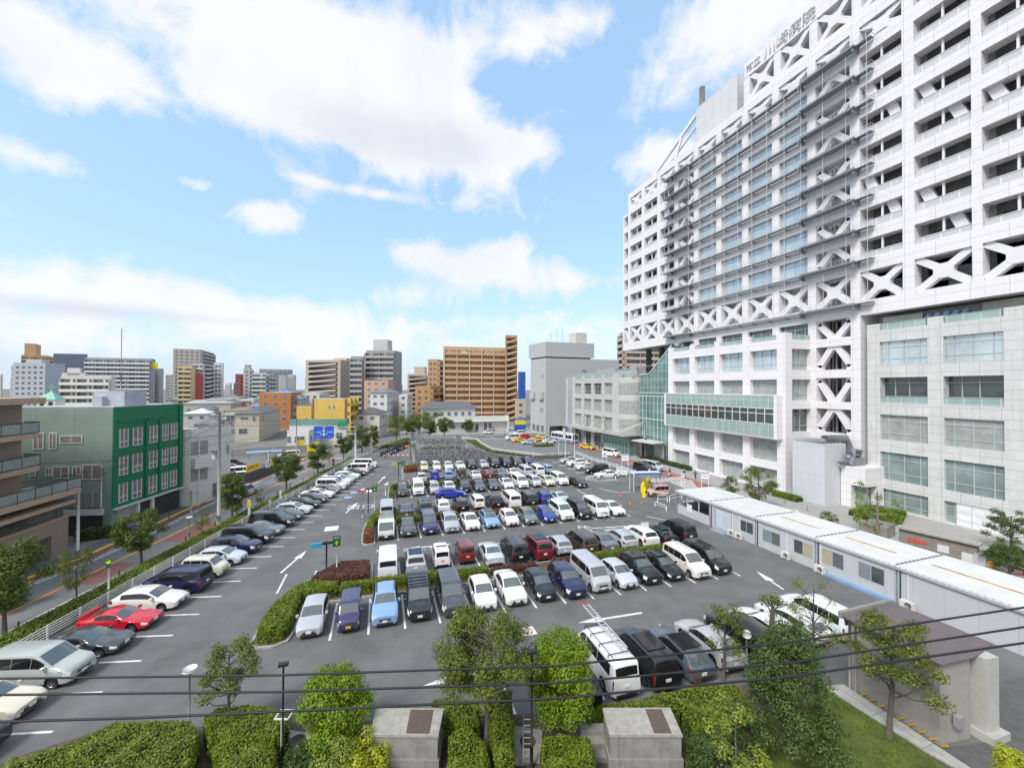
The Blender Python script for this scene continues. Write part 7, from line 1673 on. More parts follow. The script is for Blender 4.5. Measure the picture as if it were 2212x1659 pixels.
for (ub,vb,vt,lab,wd) in ((472,1142,892,'tall concrete utility pole with transformer in front of the white office',.19),(128,0,0,'',0),):
    if not wd: continue
    x, y = g(ub, vb); h = ht(ub, vt, x, y); o = empty('utility_pole', (x,y,0), 0, lab, 'utility pole')
    m = MB(); m.tube([(0,0,0),(0,0,h)], [wd,wd*.65], 12); m.build('pole', mat('concrete_pole', (.34,.34,.33), .8, var=.1), o)
    m = MB()
    for zz in (h-.3,h-1.4): m.bar((-1.1,-.1,zz),(1.1,.1,zz),.14,.14)
    for zz in (h-3.6,h-3.9,h-4.2,h-4.6): m.bar((0,0,zz),(.5,0,zz),.06,.06)
    m.build('cross_arm', GALV, o)
    m = MB(); m.tube([(-.5,0,h-4.4),(-.5,0,h-5.4)], .26, 10); m.tube([(-1.0,0,h-.25),(-.4,0,h-.25)], .16, 8); m.build('transformer', mat('transformer_grey', (.33,.36,.38), .5), o)
    m = MB(); m.tube([(0,0,.05),(0,0,1.6)], wd*1.05, 12); m.build('pole_sleeve', mat('pale_green_sleeve', (.30,.42,.37), .6), o)
for (ub,vb,vt,lab,wd) in ((412,1110,1060,'utility pole by the carport of the green building',.13),(640,990,902,'utility pole left of the white shop',.14),(780,960,905,'utility pole beside the gantry',.1),(640+0,960,905,'',0)):
    if not wd: continue
    x, y = g(ub, vb); h = ht(ub, vt, x, y); o = empty('utility_pole', (x,y,0), 0, lab, 'utility pole'); m = MB(); m.tube([(0,0,0),(0,0,h)], [wd,wd*.7], 8); m.build('pole', MATS['concrete_pole'], o); m = MB(); m.bar((-.8,0,h-.4),(.8,0,h-.4),.08,.08); m.build('cross_arm', GALV, o)
# cables
CAB = mat('cable_black', (.012,.011,.016), .6, var=0)
def cable(label, pts, rad, cat='cable', group=None, sag=0):
    P = []
    for i in range(len(pts)-1):
        a, b = Vector(pts[i]), Vector(pts[i+1])
        for k in range(24): t = k/24; p = a.lerp(b, t); p.z -= sag*4*t*(1-t); P.append(p)
    P.append(Vector(pts[-1])); tag(MB().tube(P, rad, 6).build('overhead_cable', CAB), label, cat, group)
def cpx(pts, dist): return [tuple(Vector((0,0,CAMH))+ray(u,v)*(d/ray(u,v).dot(FW))) for (u,v),d in zip(pts, dist)]
cable('uppermost of the three thick cables across the bottom', cpx([(-60,1466),(600,1458),(1200,1438),(1700,1388),(2290,1300)], [10.5,10.6,10.9,11.2,11.6]), .026, group='three thick cables across the foreground')
cable('middle one of the three thick cables across the bottom', cpx([(-60,1501),(600,1494),(1200,1475),(1700,1432),(2290,1342)], [10.0,10.1,10.4,10.7,11.1]), .026, group='three thick cables across the foreground')
cable('lowest of the three thick cables across the bottom', cpx([(-60,1560),(300,1550),(700,1532),(1200,1508),(1700,1462),(2290,1377)], [9.4,9.4,9.5,9.8,10.1,10.5]), .027, group='three thick cables across the foreground')
up_ = g(472,1142); hp_ = ht(472,892,*up_)
for k,(u,v) in enumerate(((-20,1085),(-20,1110),(-20,1052),(60,1000))):
    a = (*up_, hp_-[.3,1.4,3.6,4.4][k]); r = ray(u,v); kk = 42/r.dot(FW); cable(['top street cable running left from the utility pole','second street cable running left from the utility pole','third street cable running left from the utility pole','lowest street cable running left from the utility pole'][k], [a,(r.x*kk,r.y*kk,CAMH+r.z*kk)], .022, group='street cables left of the pole', sag=.4)
pB = g(640,990); hB = ht(640,902,*pB)
for k in range(4): cable(['first','second','third','fourth'][k]+' street cable from the top down, between the two utility poles', [(*up_, hp_-[.3,1.4,3.6,4.4][k]), (*pB, hB-[.3,.9,2,2.6][k])], .022, group='street cables right of the pole', sag=.5)
# railings
def railing(label, P, h=1.0, step=2.1, name='white_railing', bars=4, rad=.03, post=.045, z=0, m_=None):
    o = empty(name, (*P[0], 0), 0, label, 'railing'); B = Vector((*P[0],0)); m = MB(); pm = MB()
    for i in range(len(P)-1):
        a, b = Vector((*P[i],z)), Vector((*P[i+1],z)); L_ = (b-a).length; n = max(1, round(L_/step))
        for k in range(bars): zz = h*(.35+.65*k/(max(1,bars-1))) if bars > 1 else h; m.bar(a-B+Vector((0,0,zz)), b-B+Vector((0,0,zz)), rad*1.6, rad*1.6)
        for k in range(n+1 if i == len(P)-2 else n): q = a.lerp(b,k/n)-B; pm.bar(q, q+Vector((0,0,h+.04)), post*2, post*2)
    m.build('rails', m_ or WHP, o); pm.build('posts', m_ or WHP, o); return o
railing('long white railing between the left-hand cars and the street hedge', [rdp(-28.3,t) for t in (16,40,64,88,101)], 1.05, 2.15, bars=5, rad=.028)
railing('white railing round the left side of the bicycle park', [rdp(-28.3,101.2),(-.3,112),(2.5,122),(9,134)], 1.0, 2.5, bars=4)
railing('cream railing along the far side of the bicycle park', [(10,137),(25,133.5)], 1.0, 2.8, bars=4)
railing('white railing curving along the turning circle', [(26.5,130.5),(30.2,125.5),(29.2,114),(29.2,104),(32.3,98.6),(38,91),(45.5,91)], 1.0, 2.6, bars=6)
railing('white railing between the right-hand cars and the hospital road', [(47.4,91.4),(46.6,82),(47.3,73),(46.9,66.3)], 1.15, 2.4, bars=6)
railing('metal handrail along the hospital pavement behind the prefabs', [(56.6,50),(56.0,40),(55.3,30),(54.6,18),(54.2,10)], .9, 3.2, bars=1, m_=GALV)
railing('white inner railing between the bicycle rows', [(12,115.2),(24,112.1)], .8, 3, bars=2)
# red white barrier bars
bar_ = empty('barrier_bar', (1.6,100.6,0), 0, 'red and white striped barrier at the end of the left lane', 'barrier')
m = MB(); n = MB()
for k in range(12):
    a, b = Vector((k*.52,-.09*k,.75)), Vector(((k+1)*.52,-.09*(k+1),.75)); (m if k % 2 else n).bar(a, b, .12, .16)
m.build('red_stripes', mat('barrier_red', (.55,.05,.04), .5), bar_); n.build('white_stripes', WHP, bar_); m = MB(); m.box(-.1,.1,-.1,.1,0,.7); m.box(6.1,6.3,-.65,-.45,0,.8); m.build('post', mat('barrier_orange', (.6,.2,.03), .5), bar_)
# street bollards
for k,(x,y) in enumerate([(-22.76,36.58),(-20.95,44.04),(-19.1,51.89),(-17.93,56.53),(-16.9,60.8),(-15.7,65.5),(-14.3,70.5),(-13.4,75),(-12.2,79.6),(-11.0,84.2),(-9.9,88.9),(-8.6,94)]):
    tag(MB().tube([(0,0,0),(0,0,.75),(0,0,.82)], [.06,.055,.02], 8).build('bollard', mat('bollard_dark', (.04,.03,.03), .6), None, (x,y,.13)), f'dark slim bollard on the near sidewalk, {ORDN[k]} from the near end', 'bollard', 'dark bollards on the near sidewalk')
for k,(x,y) in enumerate([(-28.3,46.2),(-25.9,55.5),(-24.6,62.1),(-17.4,92.5),(-15.2,102)]):
    tag(MB().tube([(0,0,0),(0,0,.8),(0,0,.86)], [.06,.055,.02], 8).build('bollard', mat('bollard_red', (.12,.03,.03), .6), None, (x,y,.05)), f'reddish bollard on the far sidewalk, {ORDN[k]} from the near end', 'bollard', 'reddish bollards on the far sidewalk')
# signs in the car park
SG = mat('sign_green_dark', (.01,.12,.05), .5); SY = mat('sign_lime', (.45,.62,.02), .5); SBK = mat('sign_black', (.02,.02,.02), .5)
def lotsign(x, y, hgt, colr, label):
    o = empty('direction_sign', (x,y,0), math.radians(6), label, 'sign')
    m = MB(); m.tube([(0,0,0),(0,0,hgt)], .07, 8); m.build('pole', SBK, o); m = MB(); m.box(-1.25,-.35,-.12,.12,hgt-.42,hgt-.02); m.build('light_box', colr, o)
    m = MB(); m.box(-.35,.5,-.1,.1,hgt-.22,hgt-.04); m.build('arm', SBK, o)
    m = MB(); m.tube([(.85,.5,0),(.85,.5,hgt-.2)], .06, 8); m.build('second_pole', WHP, o)
    m = MB(); m.box(.5,1.15,.42,.5,hgt-.7,hgt+.25); p = m.build('green_panel', SG, o)
    m = MB(); m.add([(.66,.41,hgt-.35),(.82,.41,hgt-.6),(.98,.41,hgt-.35),(.87,.41,hgt-.35),(.87,.41,hgt-.18),(.77,.41,hgt-.18),(.77,.41,hgt-.35)], [tuple(range(7))]); m.build('yellow_arrow', SY, p)
    t = text_obj('sign_text', '出口', .24, WHP, frameM((.82,.405,hgt+.07),(1,0,0)), p, ext=.004); return o
lotsign(-4.05,38.9,3.3,mat('lightbox_blue',(.05,.30,.50),.4),'black twin sign with blue light box by the red shrubs, second row')
lotsign(-.95,57.9,3.3,mat('lightbox_magenta',(.55,.05,.12),.4),'black twin sign with pink light box at the left end of the fourth row')
lotsign(3.9,76.4,3.2,mat('lightbox_lime',(.35,.55,.03),.4),'black twin sign with lime light box at the left end of the sixth row')
lotsign(7.3,93.0,4.0,mat('lightbox_orange',(.6,.3,.05),.4),'sign post with white pole and green panel before the bicycles')
rs = empty('round_arrow_sign', (1.45,66.3,0), 0, 'round white sign with black turning arrow by the L-shaped hedge', 'sign')
m = MB(); m.tube([(0,0,0),(0,0,1.6)], .07, 8); m.build('pole', WHP, rs); m = MB(); m.tube([(0,0,2.0),(0,.05,2.0)], .52, 24); m.build('disc', WHP, rs)
m = MB(); m.tube([(0,-.01,2.0),(0,0,2.0)], .5, 24); d_ = m.build('ring', BLK, rs); m = MB(); m.tube([(0,-.02,2.0),(0,-.011,2.0)], .43, 24); m.build('disc_face', WHP, rs)
m = MB(); m.box(-.22,.12,-.035,-.021,1.97,2.06); m.add([(.05,-.03,2.16),(.05,-.03,1.88),(.28,-.03,2.02)], [(0,1,2)]); m.box(-.24,-.15,-.035,-.021,1.82,2.0); m.build('arrow', BLK, rs)
# blue road sign on its gantry
gx, gy = -4.56,101.6; gt = empty('road_sign_gantry', (gx,gy,0), 0, 'pale blue steel gantry holding a big blue direction sign over the street', 'road sign')
m = MB(); m.tube([(0,0,0),(0,0,9.0)], .22, 10); m.tube([(0,0,7.6),(-5.2,-1.2,7.6)], .1, 8); m.tube([(0,0,5.9),(-5.2,-1.2,5.9)], .1, 8); m.build('pole', mat('gantry_blue_grey', (.40,.50,.56), .5), gt)
m = MB(); m.box(-2.1,2.1,-.04,.04,-1.35,1.35); p = m.build('sign_panel', mat('road_sign_blue', (.01,.10,.52), .4), gt, (-6.6,-1.7,6.7), math.radians(-8))
m = MB(); m.box(-.09,.09,-.06,-.041,-.95,.3); m.box(-.8,.8,-.06,-.041,-.55,-.42); m.add([(-.28,-.06,.3),(.28,-.06,.3),(0,-.06,.8)], [(0,1,2)]); m.build('white_arrows', WHP, p)
for (s,x,z,sz_) in (('川崎駅',-1.2,.0,.46),('川崎港',1.2,.0,.46),('多摩',0,1.05,.38),('Kawasaki',-1.2,-.95,.28),('Port',1.2,-.95,.28)): text_obj('sign_text', s, sz_, WHP, frameM((x,-.045,z),(1,0,0)), p, ext=.004)
ws_ = empty('street_sign', (rdp(-29.6,35.0)[0], rdp(-29.6,35.0)[1], 0), 0, 'white post with a yellow and green round emblem behind the railing', 'sign')
m = MB(); m.tube([(0,0,0),(0,0,2.6)], .07, 8); m.build('pole', WHP, ws_); m = MB(); m.box(-.12,.12,-.1,-.04,2.3,3.0); m.build('panel', SG, ws_); m = MB(); m.tube([(0,-.12,2.8),(0,-.1,2.8)], .17, 16); m.build('emblem', SY, ws_)
ns = empty('notice_sign', (27.9,37.6,0), math.radians(-20), 'white notice board on a post at the right end of the second row', 'sign')
m = MB(); m.tube([(0,0,0),(0,0,2.2)], .05, 8); m.build('pole', WHP, ns); m = MB(); m.box(-.42,.42,-.04,0,1.4,2.2); m.build('board', mat('board_grey_white', (.5,.53,.53), .5), ns)
for (x,y,w,h,hh,lab,col) in ((49.3,81,1.2,.7,1.9,'white notice board behind the right-hand railing','w'),(50.0,74,1.5,1.4,2.9,'tall white notice board by the gate road','w'),(52.8,54.9,1.3,1.2,2.8,'white, blue and yellow information sign near the crossing','w'),(50.4,57.4,.6,.7,2.2,'small white notice on a post near the crossing','w'),(44.5,66.9,2.0,1.3,1.7,'white board leaning on the fence before the ticket gate','w')):
    o = empty('notice_board', (x,y,0), math.radians(-35), lab, 'sign'); m = MB(); m.tube([(-w/2+.1,0,0),(-w/2+.1,0,hh)], .04, 6); m.tube([(w/2-.1,0,0),(w/2-.1,0,hh)], .04, 6); m.build('posts', WHP, o); m = MB(); m.box(-w/2,w/2,-.05,0,hh-h,hh); b_ = m.build('board', WHP, o)
    m = MB(); m.box(-w/2+.08,w/2-.08,-.055,-.051,hh-.3,hh-.15); m.box(-w/2+.08,w/2-.3,-.055,-.051,hh-h*.6,hh-h*.55); m.build('blue_lines', mat('print_blue', (.08,.2,.5), .5), b_)
# ticket gate
tg = empty('ticket_gate_canopy', (42.2,57.2,0), math.radians(-12), 'white pipe frame canopy with blue edge over the ticket machine', 'canopy')
m = MB()
for (x,y) in ((-2.2,-1.2),(-2.2,.4),(2.6,-1.0),(2.6,.6)): m.bar((x,y,0),(x,y,2.9),.09,.09)
m.bar((-2.2,-1.2,2.9),(2.6,-1.0,2.9),.1,.14); m.bar((-2.2,.4,2.9),(2.6,.6,2.9),.1,.14); m.bar((-2.2,-1.2,2.9),(-2.2,.4,2.9),.1,.1); m.bar((2.6,-1,2.9),(2.6,.6,2.9),.1,.1); m.build('frame', WHP, tg)
m = MB(); m.box(-2.2,2.6,-1.15,.5,2.95,3.0); m.build('roof', mat('canopy_white', (.62,.66,.72), .5), tg); m = MB(); m.box(-2.1,2.5,-1.3,-1.25,2.8,3.05); m.build('blue_edge', mat('canopy_blue', (.03,.13,.5), .4), tg)
YM = mat('machine_yellow', (.78,.60,.02), .4, var=.05)
for (x,y,s,lab) in ((41.1,55.7,.95,'tall yellow ticket machine under the white frame'),(39.5,53.2,.85,'short yellow ticket machine at the gate'),(44.2,58.6,.85,'yellow machine partly behind the pink car')):
    o = empty('ticket_machine', (x,y,0), .4, lab, 'ticket machine'); m = MB(); m.box(-.38*s,.38*s,-.3*s,.3*s,0,1.45*s); m.box(-.16*s,.16*s,-.15*s,.15*s,1.45*s,1.7*s); m.tube([(0,0,1.7*s),(0,0,1.95*s)], .2*s, 12); m.build('cabinet', YM, o); m = MB(); m.box(-.2*s,.2*s,-.32*s,-.3*s,.8*s,1.25*s); m.build('screen_panel', BLK, o); m = MB(); m.box(-.3*s,.1*s,-.32*s,-.3*s,.3*s,.7*s); m.build('notice', WHP, o)
ga = empty('gate_arm', (39.6,53.6,0), math.radians(-38), 'long white gate arm lowered in front of the pink car', 'barrier'); m = MB(); m.bar((.2,0,.95),(3.6,0,.8),.1,.14); m.build('arm', WHP, ga)
for k,(u,v) in enumerate(((1341,1073),(1361,1090),(1386,1088))):
    x,y = g(u,v); o = empty('traffic_cone', (x,y,.01), 0, ['pale traffic cone left of the other two','orange traffic cone in the middle by the gate','orange traffic cone nearest the gate'][k], 'cone', 'traffic cones by the gate'); m = MB(); m.tube([(0,0,.03),(0,0,.7)], [.14,.03], 12); m.build('cone', mat('cone_orange', (.75,.16,.05), .5), o); m = MB(); m.box(-.2,.2,-.2,.2,0,.03); m.build('base', BLK, o)
for k,(a,b,hh,lab) in enumerate((((39.7,50.4),(41.1,50.0),.95,'white hoop rail nearest the prefab shelter, left'),((41.4,49.9),(44.2,50.6),.95,'white hoop rail nearest the prefab shelter, right'),((37.8,48.6),(37.9,46.3),.7,'low red and white hoop barrier in front of the prefab'),((36.4,66),(42,65.2),.8,'long low white barrier rail before the gate'))):
    A_, B_ = Vector((*a,0)), Vector((*b,0)); o = empty('hoop_barrier', A_, 0, lab, 'barrier'); D_ = B_-A_; m = MB(); Z_ = Vector((0,0,hh)); m.tube([Vector((0,0,0)), Z_*.85, Z_+D_*.06, Z_+D_*.94, D_+Z_*.85, D_], .05, 8); m.bar(Z_*.5, D_+Z_*.5, .05, .05); m.build('pipe', WHP, o)
# notice wall, service box
nw = empty('notice_wall', (54.6,25.5,0), 0, 'long brown stone notice wall with posters and flat cap near the right edge', 'wall')
w0, w1 = Vector(g(1942,1195)), Vector(g(2112,1240)); d_ = (w1-w0); L_ = d_.length; t_ = d_/L_; nw.location = (w0.x,w0.y,0); nw.rotation_euler = (0,0,math.atan2(t_.y,t_.x)); hw = ht(1942,1140,w0.x,w0.y)
m = MB(); m.box(0,L_,0,.6,0,hw); m.build('wall', mat('notice_stone', (.24,.215,.19), .8, var=.12, joint=(1.2,.8), jw=.02), nw); m = MB(); m.box(-.2,L_+.2,-.3,.9,hw,hw+.15); m.build('cap', CONCT, nw)
for k,(x,z,w,h,c) in enumerate(((.7,1.5,1.3,.35,(.55,.08,.05)),(2.8,1.2,.8,.7,(.6,.62,.62)),(4.4,.7,1.1,1.0,(.6,.62,.6)),(6.0,.7,.5,.8,(.6,.3,.08)),(6.7,.6,.6,.8,(.6,.62,.62)),(7.5,.6,.5,.7,(.55,.35,.32)))):
    m = MB(); m.box(x,x+w,-.04,-.002,z,z+h); m.build('poster', mat('poster_%d' % k, c, .6, var=.1), nw)
x, y = g(2118,1240); o = empty('grey_cabinet', (x,y,0), .3, 'grey metal cabinet at the end of the notice wall', 'cabinet'); m = MB(); m.box(-.4,.4,-.35,.35,.7,1.9); m.build('case', PFW, o); m = MB(); m.box(-.38,.38,-.33,.33,0,.7); m.build('base', BLK, o)
a, b = Vector(g(1830,1165)), Vector(g(1895,1185)); 
p0 = g(1945,1190); o = empty('concrete_planter', (g(1798+140,1160)[0], g(1938,1160)[1], .14), .25, 'square concrete vent block beside the bright hedge', 'concrete block'); m = MB(); m.box(-2.6,.2,.2,2.4,0,1.3); m.build('block', CONC, o); m = MB(); m.box(-1.9,-1.1,.9,1.4,1.3,1.33); m.build('grille', BLK, o)
x, y = g(2073,1222); m = MB(); m.tube([(0,0,0),(.1,.1,.6),(.3,.1,.9),(.9,.3,.7)], [.5,.7,.6,.3], 10); tag(m.build('blue_sheeted_heap', mat('blue_tarp', (.05,.17,.55), .6, var=.25, vs=3), None, (x,y,0)), 'small heap under bright blue sheeting behind the prefab roof', 'tarpaulin')
x, y = g(2120,1236); tag(MB().box(-1.2,1.2,-.8,.8,0,.25).build('orange_mat', mat('orange_sheet', (.6,.35,.1), .7), None, (x,y,0)), 'orange sheet on the ground behind the prefab roof', 'sheet')
# pay car park across the street
pw = empty('parking_wall', (-23.5,82,0), 0, 'dark stone wall with notices in front of the small pay car park', 'wall'); a, b = Vector((-21.6,81.5)), Vector((-18.3,94.0)); d_ = b-a; pw.location = (*a,0); pw.rotation_euler = (0,0,math.atan2(d_.y,d_.x)); m = MB(); m.box(0,d_.length,0,.3,0,1.7); m.build('wall', mat('dark_stone', (.10,.095,.085), .9, var=.35, vs=2.5), pw)
for k,(x,z,w,h,mt) in enumerate(((.3,1.9,4.2,1.1,YM),(8.0,1.5,1.6,.8,YM),(6.6,1.4,1.1,1.2,WHP),(9.2,2.0,1.0,.9,YM),(10.6,.9,1.6,1.2,mat('orange_panel',(.55,.3,.12),.6)))):
    m = MB(); m.box(x,x+w,-.12,-.06,z,z+h); bn = m.build('banner', mt, pw)
text_obj('banner_text', '駐車場 空車', .62, mat('print_red', (.5,.03,.02), .6), frameM((2.4,-.13,2.45),(1,0,0)), pw, ext=.004)
m = MB(); m.box(7.4,8.0,-.2,-.12,1.4,4.6); m.build('tall_banner', WHP, pw)
for k,ch_ in enumerate('駐車場'): text_obj('banner_text', ch_, .62, mat('print_navy', (.03,.06,.35), .6), frameM((7.7,-.21,4.1-k*.85),(1,0,0)), pw, ext=.004)
bc = empty('blue_canopy', (-22.6,99,0), math.radians(12), 'light blue flat canopy over the pay machine', 'canopy'); m = MB(); m.box(-3.2,3.2,-1.4,1.4,3.0,3.08); m.build('roof', mat('canopy_sky_blue', (.20,.38,.62), .5, joint=(1.2,4), jw=.04), bc); m = MB(); m.tube([(-2.8,0,0),(-2.8,0,3)], .05, 6); m.tube([(2.8,0,0),(2.8,0,3)], .05, 6); m.build('posts', GALV, bc)
for (x,y,z,w,h,mt,lab) in ((-17.0,107.5,3.0,1.5,1.2,YM,'small yellow hanging sign above the pay car park entrance'),(-14.6,107.0,.4,2.0,2.6,YM,'large yellow parking price board'),(-12.8,108.0,0,1.6,3.0,mat('vending_blue',(.02,.07,.35),.4),'dark blue vending machine beside the yellow price board'),(-13.4,107.2,2.2,1.1,1.4,YM,'tilted yellow parking sign over the price board')):
    o = empty('parking_sign' if mt is YM else 'vending_machine', (x,y,0), math.radians(8), lab, 'sign' if mt is YM else 'vending machine'); m = MB(); m.box(-w/2,w/2,-.15,.15,z,z+h); m.build('panel', mt, o); m = MB(); m.tube([(0,.2,0),(0,.2,z+h*.5)], .05, 6); m.build('post', GALV, o)
cw = railing('grey block wall behind the pay car park', [(-36,112),(-12.5,117)], 1.9, 3.5, 'block_wall', 1, .03, .06, m_=GALV); m = MB(); v0 = Vector((0,0)); v1 = Vector((23.5,5)); n_ = Vector((-v1.y,v1.x)).normalized()*.15; m.prism([tuple(v0),tuple(v1),tuple(v1+n_),tuple(n_)], 0, 1.85); m.build('wall', mat('block_wall_grey', (.30,.295,.28), .85, var=.15, joint=(1.6,.6), jw=.03), cw); cw['category'] = 'wall'
# flags and poles at the entrance
for k,(u,vb,vt,lab) in enumerate(((1207,977,938,'thin white flagpole, left of three'),(1221,990,924,'thin white flagpole with white flag, middle of three'),(1241,1003,924,'tall white flagpole, right of three'))):
    x,y = g(u,vb); h = ht(u,vt,x,y); o = empty('flagpole', (x,y,0), 0, lab, 'flagpole', 'three white flagpoles'); m = MB(); m.tube([(0,0,0),(0,0,h)], .06, 6); m.build('pole', WHP, o)
    if k == 1: m = MB(); m.grid([[(-.05-.1*i-.03*math.sin(j*2),.05*math.sin(i+j),h-.1-.5*j) for i in range(7)] for j in range(6)]); m.build('flag', mat('flag_white', (.7,.71,.72), .8), o)
# bicycles
BK = []
def bike_mesh(seed):
    rnd = random.Random(seed); m = MB()
    for x in (-.52,.52):
        ring_ = [(x+.33*math.cos(a*math.pi/6), 0, .34+.33*math.sin(a*math.pi/6)) for a in range(13)]; m.tube(ring_, .022, 4, 0, False)
        for a in range(3): c, s = math.cos(a*math.pi/3), math.sin(a*math.pi/3); m.bar((x-.32*c,0,.34-.32*s),(x+.32*c,0,.34+.32*s),.008,.008,2)
    for a, b in (((-.52,0,.34),(-.1,0,.3)),((-.1,0,.3),(.42,0,.72)),((-.1,0,.3),(-.22,0,.8)),((-.52,0,.34),(-.2,0,.62)),((-.2,0,.58),(.40,0,.66)),((.52,0,.34),(.4,0,.95))): m.bar(a, b, .035, .035, 1)
    m.bar((.38,-.28,.98),(.38,.28,.98),.03,.03,2); m.box(-.34,-.1,-.07,.07,.80,.86,0)
    m.box(.46,.76,-.17,.17,.72,.95,2)
    m.bar((-.72,0,.56),(-.34,0,.56),.14,.02,2); m.tube([(-.52+.37*math.cos(a*math.pi/6),0,.34+.37*math.sin(a*math.pi/6)) for a in range(1,7)], .03, 4, 2, False)
    return m
fc = mat('bike_frame', rough=.35, var=0, objcol=True); BB = mat('bike_black', (.025,.025,.027), .6, var=0); BS = mat('bike_steel', (.30,.31,.33), .4, metal=.4, var=0)
bm0 = bike_mesh(1).mesh('bicycle', [BB, fc, BS])
bc_ = [(.02,.02,.025),(.3,.31,.33),(.02,.03,.12),(.25,.02,.03),(.5,.5,.5),(.03,.12,.10),(.12,.12,.13),(.4,.38,.33)]
spots = []
for (p, q, n) in (((9.5,92.6),(26,91.0),30),((9.8,96.2),(28,93.6),34),((10,100.4),(27.6,97.6),34),((10.5,104.8),(26.5,101.6),30),((11,109.5),(25.6,106),26),((13,118.5),(24.5,115.5),26),((12.4,123.8),(25,120.5),26),((12,129.2),(25.4,125.8),26),((8.6,91),(9.9,112),16)):
    for k in range(n):
        t = (k+random.uniform(.1,.9))/n; spots.append((p[0]+(q[0]-p[0])*t, p[1]+(q[1]-p[1])*t+random.uniform(-.3,.3)))
for (x,y) in spots:
    o = inst('bicycle', bm0, None, (x,y,.01), random.choice((1.4,1.75,-1.4,1.57))+random.uniform(-.25,.25), random.choice(bc_)); tag(o, 'bicycle parked tightly among others in the crowded bicycle park', 'bicycle', 'bicycles in the crowded bicycle park')
for k in range(12):
    o = inst('bicycle', bm0, None, (33.5+k*.62 if k < 7 else 38.5+(k-7)*.7, 88.5 if k < 7 else 89.0, .01), 1.5+random.uniform(-.3,.3), (.5,.05,.04) if k < 4 else (.15,.15,.16)); tag(o, 'bicycle leaning in the short row before the curved railing', 'bicycle', 'bicycles before the curved railing')
# motor scooters
def scooter(x, y, rz, c, i):
    o = empty('motor_scooter', (x,y,.01), rz, 'motor scooter in the scooter park left of the bicycles', 'scooter', 'scooters in the scooter park')
    m = MB()
    for xx in (-.6,.62): m.tube([(xx,-.06,.26),(xx,.06,.26)], .26, 12)
    m.build('wheels', TYRE, o); m = MB(); m.tube([(-.75,0,.6),(-.4,0,.66),(.0,0,.5),(.35,0,.42),(.55,0,.95)], [.08,.17,.15,.12,.12], 8); m.box(-.7,-.1,-.13,.13,.68,.8); b = m.build('body', fc, o); b.color = (*c,1); m = MB(); m.bar((.5,-.3,1.02),(.5,.3,1.02),.04,.04); m.box(-.95,-.6,-.18,.18,.75,1.05); m.build('handlebar', BB, o)
for i in range(30):
    r_, c_i = divmod(i, 10); scooter(1.6+c_i*.62+r_*.9, 104.5+c_i*1.5-r_*1.2+random.uniform(-.2,.2) if r_ < 2 else 112+c_i*1.3, .6+random.uniform(-.2,.2), random.choice([(.02,.02,.03),(.45,.46,.48),(.03,.05,.25),(.35,.02,.02),(.12,.13,.14)]), i)
